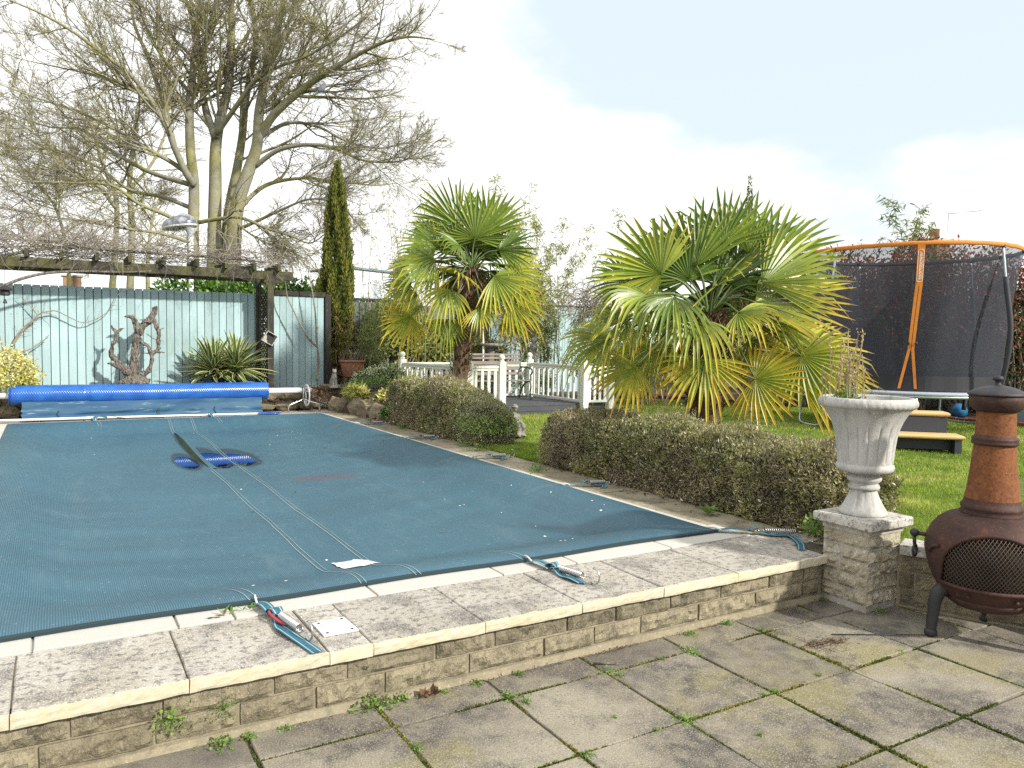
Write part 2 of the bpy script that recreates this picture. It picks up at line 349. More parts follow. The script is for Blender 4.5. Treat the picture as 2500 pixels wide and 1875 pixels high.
m_darkwood = stain_mat('black stained timber', (.035, .032, .030), [(6, .5, .68, (.085, .085, .035), .8), (24, .6, .7, (.20, .18, .15), .6)], .85, .5, 60, .004, vscale=(1, 1, .3))
m_beam = stain_mat('mossy pergola timber', (.045, .040, .030), [(3, .45, .62, (.105, .105, .035), .85), (14, .52, .66, (.16, .15, .12), .5), (40, .6, .7, (.22, .20, .16), .4)], .9, .6, 50, .006)
m_cover = None
mt, nt, bs = base_mat('woven pool cover'); m_cover = mt
vv = pos_vec(nt); col = mix_node(nt, rng_node(nt, noise_node(nt, vv, .7, 5), .35, .7), (.020, .068, .104), (.030, .094, .138))
col = mix_node(nt, rng_node(nt, noise_node(nt, pos_vec(nt, (2.2, .5, 1)), 2.4, 7, .7), .52, .75, 0, .30), col, (.105, .175, .205))
col = mix_node(nt, rng_node(nt, noise_node(nt, vv, 45, 3), .66, .72, 0, .5), col, (.30, .36, .38))
td = noise_node(nt, vv, .55, 4, .5); tda = N_(nt, 'ShaderNodeMath', operation='PINGPONG'); tda.inputs[1].default_value = .07; nt.links.new(td, tda.inputs[0])
col = mix_node(nt, rng_node(nt, tda.outputs[0], .0, .006, .10, 0), col, (.16, .22, .24))
wv = N_(nt, 'ShaderNodeTexWave', wave_type='BANDS', bands_direction='X'); wv.inputs['Scale'].default_value = 26; wv.inputs['Distortion'].default_value = .6; wv.inputs['Detail Scale'].default_value = .4; nt.links.new(vv, wv.inputs['Vector'])
col = mix_node(nt, rng_node(nt, wv.outputs['Fac'], .3, .95, 0, .42), col, (.105, .215, .265))
aw = N_(nt, 'ShaderNodeAttribute'); aw.attribute_name = 'wet'; col = mix_node(nt, rng_node(nt, aw.outputs['Fac'], 0, 1, 0, .8), col, (.012, .026, .036))
ap = N_(nt, 'ShaderNodeAttribute'); ap.attribute_name = 'stain'; col = mix_node(nt, rng_node(nt, ap.outputs['Fac'], 0, 1, 0, .55), col, (.085, .07, .095))
nt.links.new(col, bs.inputs['Base Color']); bs.inputs['Roughness'].default_value = .50; bs.inputs['Specular IOR Level'].default_value = .45
bump_node(nt, bs, noise_node(nt, pos_vec(nt, (3.0, .8, 1)), 6, 7, .62), .55, .014)
m_hem = plain('dark hem webbing', (.010, .030, .040), .7)
m_strap = stain_mat('teal webbing', (.035, .12, .17), [(30, .5, .6, (.02, .06, .09), .6)], .7, .2, 200, .001)
m_strapline = plain('webbing stripe', (.25, .42, .45), .7); m_thread = plain('white thread', (.30, .38, .39), .8); m_red = plain('red ratchet', (.35, .03, .05), .45)
m_patch = plain('white patch', (.66, .655, .63), .7, dirt=(.45, .44, .40)); m_steel = plain('stainless steel', (.55, .54, .52), .3, 1.0)
mt, nt, bs = base_mat('solar bubble cover'); m_bubble = mt
tcn = N_(nt, 'ShaderNodeTexCoord'); v = pos_vec(nt)
col = mix_node(nt, rng_node(nt, noise_node(nt, v, 5, 5), .4, .7), (.009, .080, .33), (.02, .125, .43)); nt.links.new(col, bs.inputs['Base Color'])
bs.inputs['Roughness'].default_value = .22; bs.inputs['Specular IOR Level'].default_value = .6
m_sheet = stain_mat('faded cover sheet', (.022, .075, .15), [(2.5, .42, .6, (.05, .12, .17), .8), (9, .5, .66, (.03, .09, .22), .7), (5, .6, .7, (.30, .42, .40), .5)], .6, .3, 20, .01, vscale=(.5, 1, 3), spec=.25)
m_white = stain_mat('white paint', (.76, .77, .72), [(3, .5, .7, (.66, .69, .62), .6), (20, .6, .72, (.50, .52, .44), .4)], .5, .15, 60, .002)
m_cream = stain_mat('cream green paint', (.70, .72, .63), [(4, .5, .7, (.58, .62, .50), .6), (20, .6, .72, (.42, .44, .34), .4)], .5, .15, 60, .002)
m_pvc = plain('white plastic tube', (.78, .79, .80), .35); m_deck = stain_mat('grey deck boards', (.060, .064, .072), [(6, .45, .7, (.095, .10, .11), .6), (60, .62, .7, (.3, .28, .24), .4)], .65, .4, 50, .003, vscale=(.4, 2, 1))
m_slat = stain_mat('weathered bench slats', (.20, .165, .145), [(9, .45, .68, (.27, .235, .21), .7)], .8, .3, 60, .003, vscale=(.3, 1, 1)); m_iron = plain('green iron', (.03, .085, .075), .5)
m_terra = stain_mat('glazed terracotta', (.30, .13, .075), [(5, .45, .65, (.19, .10, .085), .8), (25, .55, .7, (.42, .22, .12), .5)], .55, .2, 60, .003)
m_swirl = plain('pot decoration', (.50, .27, .14), .6)
m_statue = stain_mat('weathered cast stone', (.26, .245, .215), [(14, .43, .60, (.10, .095, .085), .85), (50, .55, .66, (.52, .50, .44), .6), (9, .6, .7, (.25, .27, .14), .5)], .95, .8, 60, .008)
m_rock = stain_mat('rockery stone', (.23, .185, .125), [(5, .42, .62, (.13, .11, .08), .8), (18, .52, .66, (.17, .18, .06), .7), (45, .58, .68, (.42, .38, .30), .5)], .95, .9, 30, .02, rnd=.18)
m_drift = stain_mat('driftwood', (.165, .15, .125), [(9, .40, .58, (.05, .042, .034), .9), (30, .5, .65, (.40, .36, .31), .7)], .95, .9, 40, .012, vscale=(2.5, 2.5, .5))
m_bark = stain_mat('beech bark', (.26, .25, .19), [(.8, .42, .6, (.25, .24, .075), .85), (5, .52, .66, (.33, .34, .29), .6), (18, .58, .7, (.12, .11, .085), .6)], .95, .5, 25, .02)
m_twig = stain_mat('tree twigs', (.22, .195, .135), [(1.2, .45, .6, (.27, .27, .09), .75), (2.5, .55, .7, (.18, .14, .115), .7)], .95, 0)
m_vine = stain_mat('vine twigs', (.26, .235, .19), [(2, .45, .62, (.165, .14, .115), .8), (5, .55, .7, (.30, .27, .16), .6)], .95, 0)
m_fiber = stain_mat('palm trunk fibre', (.135, .09, .055), [(6, .42, .62, (.07, .045, .028), .8), (25, .52, .66, (.23, .17, .11), .6)], 1, 1, 40, .03, vscale=(1.5, 1.5, .5))
m_palm = leaf_mat('palm leaf', [(0, (.030, .065, .018)), (.2, (.10, .165, .030)), (.36, (.20, .265, .038)), (.52, (.38, .38, .045)), (.68, (.56, .43, .045)), (.84, (.54, .34, .06)), (1, (.30, .22, .15))], .36, .20, .5, vari=.2)
m_petiole = plain('palm petiole', (.10, .145, .035), .6)
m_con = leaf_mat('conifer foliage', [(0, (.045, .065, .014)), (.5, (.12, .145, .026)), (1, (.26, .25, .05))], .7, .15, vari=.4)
m_laurel = leaf_mat('laurel leaves', [(0, (.022, .060, .012)), (.6, (.07, .17, .022)), (1, (.20, .32, .05))], .35, .25, .5)
m_bamboo = leaf_mat('bamboo leaves', [(0, (.06, .10, .025)), (.5, (.19, .25, .06)), (1, (.40, .40, .13))], .5, .35)
m_cane = plain('bamboo cane', (.24, .22, .09), .6); m_canedark = plain('dark cane', (.07, .075, .03), .6)
m_hedge = leaf_mat('box hedge leaves', [(0, (.08, .055, .032)), (.28, (.27, .225, .14)), (.5, (.37, .33, .18)), (.66, (.29, .28, .09)), (.85, (.19, .235, .05)), (1, (.72, .66, .54))], .7, .2, vari=.35)
m_hedgecore = stain_mat('hedge inside', (.055, .045, .028), [(20, .45, .65, (.10, .085, .05), .8)], 1, 1, 30, .03)
m_green = leaf_mat('shrub leaves', [(0, (.06, .12, .025)), (.6, (.16, .25, .06)), (1, (.30, .38, .13))], .55, .25)
m_phot = leaf_mat('photinia leaves', [(0, (.025, .045, .014)), (.45, (.06, .095, .03)), (.7, (.26, .075, .05)), (.9, (.42, .08, .06)), (1, (.36, .34, .18))], .4, .3)
m_yucca = leaf_mat('yucca leaves', [(0, (.04, .09, .03)), (.5, (.12, .20, .055)), (.75, (.50, .49, .20)), (1, (.64, .60, .32))], .45, .2)
m_euon = leaf_mat('euonymus leaves', [(0, (.12, .17, .03)), (.4, (.40, .40, .07)), (.8, (.62, .56, .18)), (1, (.74, .70, .40))], .5, .25)
m_ivy = leaf_mat('variegated ivy', [(0, (.07, .13, .04)), (.4, (.17, .26, .08)), (.65, (.50, .51, .32)), (1, (.68, .68, .52))], .5, .2)
m_blue = leaf_mat('flower petals', [(0, (.12, .10, .42)), (1, (.22, .18, .60))], .5, .3)
m_orange = stain_mat('orange padding', (.62, .22, .035), [(8, .45, .68, (.50, .17, .03), .6)], .6, .3, 40, .004)
m_pad = plain('black foam sleeve', (.030, .033, .042), .7); m_galv = plain('galvanised tube', (.42, .47, .50), .4, .85); m_rim = plain('grey spring pad', (.34, .37, .42), .6); m_mat = plain('black jumping mat', (.018, .019, .024), .6)
mt, nt, bs = base_mat('safety net'); m_net = mt
bs.inputs['Base Color'].default_value = (.03, .034, .05, 1); bs.inputs['Roughness'].default_value = .75
tr = N_(nt, 'ShaderNodeBsdfTransparent'); ms = N_(nt, 'ShaderNodeMixShader'); nt.links.new(rng_node(nt, noise_node(nt, pos_vec(nt, (1, 1, .4)), 1.6, 4), .3, .7, .50, .66), ms.inputs[0])
nt.links.new(tr.outputs[0], ms.inputs[1]); nt.links.new(bs.outputs[0], ms.inputs[2]); nt.links.new(ms.outputs[0], nt.nodes['Material Output'].inputs[0])
m_tan = plain('tan plastic tread', (.60, .41, .18), .55, bump=.1); m_char = plain('charcoal plastic', (.035, .040, .055), .55)
m_rust = stain_mat('rusted iron', (.21, .080, .030), [(4, .45, .65, (.12, .045, .022), .65), (34, .48, .64, (.29, .125, .045), .5), (60, .52, .64, (.06, .025, .018), .6)], .8, .6, 90, .006, .15)
m_rustdark = stain_mat('dark rusted iron', (.066, .034, .028), [(5, .42, .62, (.042, .024, .021), .8), (14, .56, .68, (.135, .055, .028), .5), (50, .55, .68, (.15, .09, .07), .4)], .62, .5, 80, .005, .3)
m_black = stain_mat('black iron', (.045, .045, .050), [(12, .5, .66, (.075, .06, .05), .7)], .55, .4, 60, .004, .4); m_soot = plain('soot', (.012, .011, .010), 1); m_mesh = plain('fire guard wire', (.14, .10, .07), .6, .6)
m_log = plain('charred log', (.10, .09, .08), .9)
m_slate = stain_mat('roof tiles', (.13, .12, .12), [(6, .45, .65, (.20, .17, .15), .6)], .8, .4, 30, .01); m_brick = stain_mat('house brick', (.30, .17, .11), [(9, .45, .65, (.40, .27, .18), .6)], .9, .4, 40, .006, rnd=.15)
m_render = plain('cream render', (.62, .60, .54), .9); m_glassp = plain('greenhouse panels', (.70, .74, .80), .35); m_bframe = plain('blue grey frame', (.16, .24, .27), .5)
m_lampw = plain('white lamp post', (.66, .68, .70), .5)
mt, nt, bs = base_mat('smoky lamp dome'); m_dome = mt
nt.links.new(mix_node(nt, rng_node(nt, noise_node(nt, pos_vec(nt), 7, 6), .42, .66), (.10, .11, .14), (.36, .37, .40)), bs.inputs['Base Color']); bs.inputs['Roughness'].default_value = .2
mt, nt, bs = base_mat('puddle water'); m_water = mt
bs.inputs['Base Color'].default_value = (.001, .007, .042, 1); bs.inputs['Roughness'].default_value = .03; bs.inputs['Specular IOR Level'].default_value = .5
m_tear = stain_mat('dark green underside', (.030, .045, .018), [(6, .45, .6, (.06, .085, .025), .8)], .6, .2, 60, .002)
m_pigeon = leaf_mat('pigeon feathers', [(0, (.22, .24, .30)), (1, (.35, .33, .36))], .7, 0); m_flat_white = plain('plain white', (.85, .85, .83), .5); m_teal = plain('dark teal plastic', (.03, .10, .09), .6); m_ballblue = plain('blue ball plastic', (.02, .14, .30), .35)
m_bin = plain('grey green plastic bin', (.22, .29, .30), .6); m_brickedge = stain_mat('red edging brick', (.20, .07, .05), [(10, .45, .65, (.12, .05, .04), .7)], .9, .4, 40, .006)
# ------------------------------------------------------------------ ground, patio, pool surround
ZP = -.31                                             # patio level, pool deck is 0
def sheet(x0, y0, x1, y1, z):
    return G().add([[x0, y0, z], [x1, y0, z], [x1, y1, z], [x0, y1, z]], np.array([[0, 1, 2, 3]]))
g = sheet(-1500, -1500, 1500, 3.5, ZP-.045)
structure('lower_ground', g, m_soil)
g = G()
for x0, y0, x1, y1 in ((-1500, 15.25, 1500, 1500), (4.95, 3.3, 1500, 15.25), (5.3, -1500, 1500, 3.3), (-1500, 3.6, -.75, 15.25)):
    g.add([[x0, y0, -.03], [x1, y0, -.03], [x1, y1, -.03], [x0, y1, -.03]], np.array([[0, 1, 2, 3]]))
structure('ground', g, m_ground)
# pool basin with water under the cover
g = G()
for x0, y0, x1, y1 in ((-.72, 4.1, -.42, 14.6), (4.26, 4.1, 4.56, 14.6), (-.42, 4.1, 4.26, 4.42), (-.42, 14.3, 4.26, 14.6)):
    g.prism([(x0, y0), (x1, y0), (x1, y1), (x0, y1)], -1.3, -.010)
g.prism([(-.42, 4.42), (4.26, 4.42), (4.26, 14.3), (-.42, 14.3)], -1.3, -1.2)
structure('pool_basin', g, m_coping)
structure('pool_water', sheet(-.42, 4.42, 4.26, 14.3, -.26), m_water)
g = G()
for x0, y0, x1, y1 in ((-6, 3.52, 5.0, 4.1), (4.56, 4.1, 4.95, 15.25), (-6, 14.6, 4.56, 15.25), (-6, 4.1, -.72, 14.6)):
    g.prism([(x0, y0), (x1, y0), (x1, y1), (x0, y1)], -.35, -.009)
deck = structure('pool_deck', g, m_joint)
def slab(x0, y0, x1, y1, z, t=.04, bev=.004, jit=.003, parent=None, name='paving_slab', mats=None, chip=.004):
    """one slab with an uneven, chamfered rim"""
    nx, ny = 5, 5; g = G(); cx, cy = (x0+x1)/2, (y0+y1)/2
    ring = []
    for i in range(nx): ring.append((x0+(x1-x0)*i/nx, y0))
    for i in range(ny): ring.append((x1, y0+(y1-y0)*i/ny))
    for i in range(nx): ring.append((x1-(x1-x0)*i/nx, y1))
    for i in range(ny): ring.append((x0, y1-(y1-y0)*i/ny))
    ring = np.array(ring); n = len(ring); c = np.array([cx, cy])
    d = nrm(c-ring); rr = rng.uniform(0, chip, n)[:, None]
    lo = ring + d*rr; hi = ring + d*(rr+bev)
    tx, ty = rng.uniform(-jit, jit, 2)
    zt = z + tx*(ring[:, 0]-cx)/.3 + ty*(ring[:, 1]-cy)/.3
    V = np.vstack([np.c_[lo, zt-t], np.c_[lo, zt-bev], np.c_[hi, zt], [[cx, cy, z]]])
    j = np.arange(n); j2 = (j+1) % n
    g.add(V, [np.stack([j, j2, j2+n, j+n], -1), np.stack([j+n, j2+n, j2+2*n, j+2*n], -1), np.stack([j+2*n, j2+2*n, np.full(n, 3*n)], -1)])
    return g.obj(name, mats or m_patio, parent)
# patio slabs
g = G(); g.prism([(-3, -2.5), (5.75, -2.5), (5.75, 3.0), (4.98, 3.2), (4.98, 3.5), (-3, 3.5)], ZP-.05, ZP-.014)
patio = structure('patio', g, m_joint)
XJ = [1.915+.602*k for k in range(-6, 7)]; YJ = [3.49, 3.215, 2.61, 2.0, 1.39, .78, .17]
for r in range(len(YJ)-1):
    for k in range(len(XJ)-1):
        x0, x1, y0, y1 = XJ[k]+.006, XJ[k+1]-.006, YJ[r+1]+.006, YJ[r]-.006
        if x0 < -.3 and y1 < 3.1 or y1 < x1*.15+.0: continue
        if k == len(XJ)-2 and r < 1: continue
        if r == 1 and k == 8: pass
        slab(x0+rng.uniform(-.003, .004), y0+rng.uniform(-.003, .003), x1+rng.uniform(-.004, .003), y1, ZP+rng.uniform(-.004, .004), parent=patio, jit=.0035, chip=.006)
# paving around the pool: near row
XC = [-.765, -.155, .48, 1.085, 1.295, 1.90, 2.512, 3.105, 3.72, 4.31, 4.60]
for k in range(len(XC)-1):
    slab(XC[k]+.002, 3.44, XC[k+1]-.002, 4.075+rng.uniform(-.01, .005), .0, t=.055, parent=deck, mats=m_slab, chip=.003, jit=.002, bev=.006)
for k in range(3): slab(-.765-.61*(k+1)+.004, 3.44, -.765-.61*k-.004, 4.075, 0, t=.055, parent=deck, mats=m_slab)
slab(4.60, 3.75, 4.95, 4.075, -.002, parent=deck, mats=m_slab)
# white bull-nosed coping
for x0, x1 in ((-.62, -.10), (-.09, .52), (.53, .79), (.80, 1.56), (1.57, 2.38), (2.39, 2.935), (2.945, 3.75), (3.76, 4.55)):
    slab(x0, 4.085, x1, 4.46, .004, t=.05, bev=.004, parent=deck, name='coping_stone', mats=m_coping, chip=.001, jit=.0005)
y = 4.47
while y < 14.2:
    slab(4.235, y, 4.475, y+.6, .003, t=.05, bev=.004, parent=deck, name='coping_stone', mats=m_coping, chip=.001, jit=.001)
    slab(-.72, y, -.40, y+.6, .003, t=.05, bev=.004, parent=deck, name='coping_stone', mats=m_coping, chip=.001, jit=.001)
    y += .61
x = -.72
while x < 4.4:
    slab(x, 14.28, min(x+.6, 4.475), 14.62, .003, t=.05, bev=.004, parent=deck, name='coping_stone', mats=m_coping, chip=.001, jit=.001); x += .61
y = 4.085
while y < 15.2:
    slab(4.48, y, 4.955+rng.uniform(-.02, .02), y+.60, -.001, parent=deck, mats=m_slabside); y += .61
x = -3.2
while x < 4.3:
    slab(x, 14.63, x+.6, 15.22, 0, parent=deck, mats=m_slab); x += .61
for k in range(16): slab(-1.34, 4.47+.61*k, -.73, 5.07+.61*k, 0, parent=deck, mats=m_slab)
# ------------------------------------------------------------------ stone walls
def rock_block(name, L, H, D, parent, loc, rz, mats, rough=.012, ends=False):
    """block whose outer face (local -y) is rock-faced; loc = centre of outer face"""
    nx, nz = max(4, int(L/.022)), max(4, int(H/.020)); g = G(); off = rng.uniform(0, 50)
    xs = np.linspace(-L/2, L/2, nx+1); zs = np.linspace(-H/2, H/2, nz+1)
    V = []
    for k, z in enumerate(zs):
        for i, x in enumerate(xs):
            ex = min(1, min(x+L/2, L/2-x)/.018, ) ; ez = min(1, min(z+H/2, H/2-z)/.014)
            e = max(0, min(ex, ez)); b = .004 + rough*e*(.60+.8*n3((x, z, off), 9)+1.0*n3((x, z, off), 26)+.8*n3((x, z, off), 55))
            j = .004*n3((x, z, off+9), 14)
            V.append((x+(0 if 0 < i < nx else j), -b, z+(0 if 0 < k < nz else j*1.2)))
    n1 = nx+1; a = np.arange(nz)[:, None]*n1; b_ = np.arange(nx)[None]
    F = np.stack([a+b_, a+b_+1, a+b_+n1+1, a+b_+n1], -1).reshape(-1, 4); nv = len(V)
    per = list(range(nx+1)) + [n1*k+nx for k in range(1, nz+1)] + [n1*nz+i for i in range(nx-1, -1, -1)] + [n1*k for k in range(nz-1, 0, -1)]
    back = [(V[p][0], D, V[p][2]) for p in per]; m_ = len(per); j = np.arange(m_); j2 = (j+1) % m_; per = np.array(per)
    g.add(np.array(V+back), [F, np.stack([per[j], nv+j, nv+j2, per[j2]], -1)], smooth=False)
    ob = link(name, g.mesh(name, mats), parent, loc, rz); return ob
wall = thing('retaining_wall', (2.0, 3.48, ZP), 'low rock-faced buff stone wall with pale coping holding up the pool terrace', 'wall')
g = G(); g.prism([(-3.4, 3.482), (4.62, 3.482), (4.62, 3.6), (-3.4, 3.6)], ZP-.03, -.056); g.obj('mortar_bed', m_mortar, wall)
g = G(); n = 60
for i in range(n):                                     # uneven mortar haunch along the base
    x0, x1 = -3.4+8.0*i/n, -3.4+8.0*(i+1)/n; a, b = [.035+.012*n3((x, 0, 3), 2.3) for x in (x0, x1)]
    g.add([[x0, 3.45, ZP-.01], [x1, 3.45, ZP-.01], [x1, 3.462, ZP+b], [x0, 3.462, ZP+a], [x0, 3.5, ZP+a+.006], [x1, 3.5, ZP+b+.006]], np.array([[0, 1, 2, 3], [3, 2, 5, 4]]))
g.obj('mortar_fillet', m_mortar, wall)
for row, zc in ((0, -.108), (1, -.216)):
    x = -3.3 + .17*row; L_all = []
    while x < 4.56:
        L = [.44, .46, .34, .50, .42][rng.integers(5)]
        if x+L > 4.56: L = 4.56-x
        if L > .08: rock_block('stone_block', L-.014, .096, .05, wall, (x+L/2, 3.476+rng.uniform(-.004, .004), zc+rng.uniform(-.002, .002)), 0, m_stone, rough=.019)
        x += L
for k in range(len(XC)-1):                            # coping slabs' thick rough edge
    L = XC[k+1]-XC[k]-.005
    rock_block('coping_edge', L, .052, .02, wall, ((XC[k]+XC[k+1])/2, 3.432+rng.uniform(-.004, .004), -.0285), 0, m_slabedge, rough=.004)
for k in range(3): rock_block('coping_edge', .60, .052, .02, wall, (-.765-.305-.61*k, 3.434, -.0285), 0, m_slabedge, rough=.004)
# pillar and the wall that runs on towards the viewer
PX0, PX1, PY0, PY1 = 4.60, 4.95, 3.13, 3.48
pil = thing('stone_pillar', (4.775, 3.305, ZP), 'square pale stone pillar with flat lichened cap under the urn', 'pillar')
G().prism([(PX0+.004, PY0+.004), (PX1-.004, PY0+.004), (PX1-.004, PY1-.004), (PX0+.004, PY1-.004)], ZP-.02, .23).obj('mortar_core', m_pmortar, pil)
zs = np.linspace(ZP+.035, .195, 6)
for r in range(5):
    zc = (zs[r]+zs[r+1])/2; h = zs[r+1]-zs[r]-.010; cut = [.5, .36, .62, .42, .55][r]
    for fx, (ax, ay, rz) in enumerate(((PX0, PY0, -PI/2), (PX0, PY0, 0), (PX0, PY1, PI))):
        for a, b in ((0, cut), (cut, 1)) if (r+fx) % 2 == 0 else ((0, 1-cut), (1-cut, 1)):
            L = (b-a)*.35-.010; c = (a+b)/2*.35
            if rz == 0: loc = (PX0+c, PY0+.006, zc)
            elif rz == PI: loc = (PX0+c, PY1-.006, zc)
            else: loc = (PX0+.006, PY0+c, zc)
            rock_block('stone_block', L, h, .004, pil, loc, rz, m_pillar, rough=.02)
    rock_block('stone_block', .34, h, .004, pil, (PX1-.006, 3.305, zc), PI/2, m_pillar, rough=.014)
G().prism([(PX0-.005, PY0-.005), (PX1+.005, PY0-.005), (PX1+.005, PY1+.005), (PX0-.005, PY1+.005)], .198, .236).obj('mortar_collar', m_pmortar, pil)
def bevel_box(x0, y0, x1, y1, z0, z1, b=.01):
    g = G(); ring = lambda i, z: [(x0+i, y0+i, z), (x1-i, y0+i, z), (x1-i, y1-i, z), (x0+i, y1-i, z)]
    V = ring(b, z0)+ring(0, z0+b)+ring(0, z1-b)+ring(b, z1); j = np.arange(4); j2 = (j+1) % 4
    return g.add(V, [np.concatenate([np.stack([j+4*k, j2+4*k, j2+4*k+4, j+4*k+4], -1) for k in range(3)]), np.array([[3, 2, 1, 0], [12, 13, 14, 15]])])
bevel_box(4.55, 3.08, 5.0, 3.53, .238, .302, .008).obj('cap_slab', m_cap, pil)
lw_dir = math.atan2(-.65, .30)                        # wall heading
lw = thing('garden_wall', (4.93, 3.12, ZP), 'low rough stone wall running from the pillar behind the chiminea, in shade', 'wall')
d = np.array([math.cos(lw_dir), math.sin(lw_dir)]); nrmv = np.array([d[1], -d[0]]); A0 = np.array([4.90, 3.12])
if nrmv[0] > 0: nrmv = -nrmv
def lwp(t, o): return tuple(A0 + d*t - nrmv*o)
g = G(); g.prism([lwp(0, .015), lwp(2.6, .015), lwp(2.6, .2), lwp(0, .2)], ZP-.02, .05); g.obj('mortar_core', m_mortar, lw)
for r in range(3):
    t = .02 - (.13 if r % 2 else 0)
    while t < 2.5:
        L = [.27, .22, .31][rng.integers(3)]; a = max(t, .01)
        if t+L-a > .07: rock_block('stone_block', t+L-a-.012, .104, .01, lw, (*lwp((a+t+L)/2, .016), ZP+.07+.115*r), lw_dir, m_stone, rough=.012)
        t += L
t = 0.01
while t < 2.5:
    L = .42; p = [lwp(t+.004, -.012), lwp(t+L-.004, -.012), lwp(t+L-.004, .22), lwp(t+.004, .22)]
    G().prism(p, .052, .115).obj('coping_stone', m_cap, lw); t += L
# ------------------------------------------------------------------ pool cover
CX0, CX1, CY0, CY1 = -.60, 4.375, 4.245, 14.42
PUD = [(1.46, 10.55, .135, .68), (1.80, 10.75, .15, .85), (2.10, 10.65, .22, .72)]
def sstep(a, b, x): t = np.clip((x-a)/(b-a), 0, 1); return t*t*(3-2*t)
_wr = [(rng.uniform(2, 7), rng.uniform(.6, 2.0), rng.uniform(0, 6.3), rng.uniform(.4, 1)) for _ in range(7)]
def cover_z(X, Y):
    ex = np.minimum(X-CX0, CX1-X); ey = np.minimum(Y-CY0, CY1-Y)
    s = sstep(.10, .95, ey)*sstep(.10, .8, ex)
    z = .018 + .012*np.minimum(1, np.minimum(ex, ey)/.1) - .165*s
    z = z - .018*sstep(.0, 1, s)*np.sin((X+.6)/4.97*PI)*np.sin((Y-4.2)/10.2*PI)
    for fx, fy, p, a in _wr: z = z + .0022*a*s*np.sin(fx*X+fy*Y+p+.8*np.sin(1.3*Y+p))
    # drape folds running in from the left edge and near edge
    z = z + s*np.exp(-((X-.1)/1.1)**2)*(.010*np.sin(8*Y+2.2*X+.6*np.sin(3*Y))+.006*np.sin(17*Y+5*X))*sstep(4.5, 5.4, Y)*sstep(10.5, 6.5, Y)
    z = z + .004*s*np.exp(-((X-3.2)/.9)**2)*np.sin(11*Y-6*X+np.sin(2*Y))*sstep(5.0, 7., Y)
    for px, py, rx, ry in PUD:
        z = z - .030*np.exp(-(((X-px)/rx)**2+((Y-py)/ry)**2)*.9)
    for k in range(2):                                # stitched seams stand slightly proud
        xs = 1.545+.345*k+.0155*(Y-4.2); z = z + .012*np.exp(-((X-xs)/.035)**2)*s
    return z
nx, ny = 300, 420
gx = np.linspace(CX0, CX1, nx+1); gy = np.linspace(CY0, CY1, ny+1); Xg, Yg = np.meshgrid(gx, gy)
# scalloped free edge between the straps
bow = .028*np.sin((Xg-CX0)/(CX1-CX0)*PI*3)**2
Yb = Yg + bow*np.exp(-(Yg-CY0)/.25)
Zg = cover_z(Xg, Yg)
V = np.stack([Xg, Yb, Zg], -1).reshape(-1, 3)
a = np.arange(ny)[:, None]*(nx+1); b = np.arange(nx)[None]
F = np.stack([a+b, a+b+1, a+b+nx+2, a+b+nx+1], -1).reshape(-1, 4)
WL = np.max([cover_z(np.array([px]), np.array([py]))[0] for px, py, _, _ in PUD]) + .0135   # water level in the dips
fr = 1.0+.0*Xg
wet = np.zeros_like(Xg)
for px, py, rx, ry in PUD:
    q = np.sqrt(((Xg-px)/rx)**2+((Yg-py)/ry)**2) + .06*np.sin(7*np.arctan2(Yg-py, Xg-px)); wet = np.maximum(wet, sstep(1.28, 1.05, q))
st = np.sqrt(((Xg-2.66)/.40)**2+((Yg-8.65)/.23)**2+.25*(Xg-2.66)*(Yg-8.65)) + .10*np.sin(5*Xg+9*Yg)
stn = sstep(1.05, .88, st)
cover = thing('pool_cover', (1.9, 9.3, 0), 'teal blue woven safety cover stretched over the swimming pool', 'pool cover')
me = make_mesh('fabric', V-ORG[cover.name], [F], m_cover, True, None, None, {'wet': wet.ravel(), 'stain': stn.ravel()})
fab = link('fabric', me, cover)
# hem: the folded rim hanging over the coping
g = G(); hem = []
for i in range(121): t = i/120; x = CX0+(CX1-CX0)*t; hem.append((x, CY0+.028*math.sin(t*PI*3)**2))
for k in range(120):
    (x0, y0), (x1, y1) = hem[k], hem[k+1]; z0, z1 = [float(cover_z(np.array(x), np.array(CY0))) for x in (x0, x1)]
    g.add([[x0, y0-.002, .006], [x1, y1-.002, .006], [x1, y1-.003, z1+.003], [x0, y0-.003, z0+.003], [x0, y0+.03, z0+.006], [x1, y1+.03, z1+.006]], np.array([[0, 1, 2, 3], [3, 2, 5, 4]]))
g.obj('hem', m_hem, cover)
def ribbon(pts, w, lift, name, mt, parent, z=None, onto=True):
    p = np.asarray(pts, float)[:, :2]; t = nrm(np.gradient(p, axis=0)); nn = np.stack([-t[:, 1], t[:, 0]], -1)*w/2; g = G(); k = len(p)
    L, R_ = p+nn, p-nn
    zl = cover_z(L[:, 0], L[:, 1])+lift if onto else z; zr = cover_z(R_[:, 0], R_[:, 1])+lift if onto else z
    V = np.vstack([np.c_[L, zl], np.c_[R_, zr]]); j = np.arange(k-1)
    g.add(V, np.stack([j, j+k, j+k+1, j+1], -1)); return g.obj(name, mt, parent)
ys = np.linspace(CY0+.02, CY1-.03, 160)
for k in range(2):
    for e in (-.016, .016):
        if k == 0 and e < 0: yy = ys[(ys < 9.7) | (ys > 13.2)]
        else: yy = ys
        xs = 1.545+.345*k+.0155*(yy-4.2)+e+.006*np.sin(yy*3.1+k)
        if k == 0 and e < 0:
            for part in (yy < 10, yy > 13): ribbon(np.c_[xs[part], yy[part]], .0042, .004, 'seam', m_thread, cover)
        else: ribbon(np.c_[xs, yy], .0042, .004, 'seam', m_thread, cover)
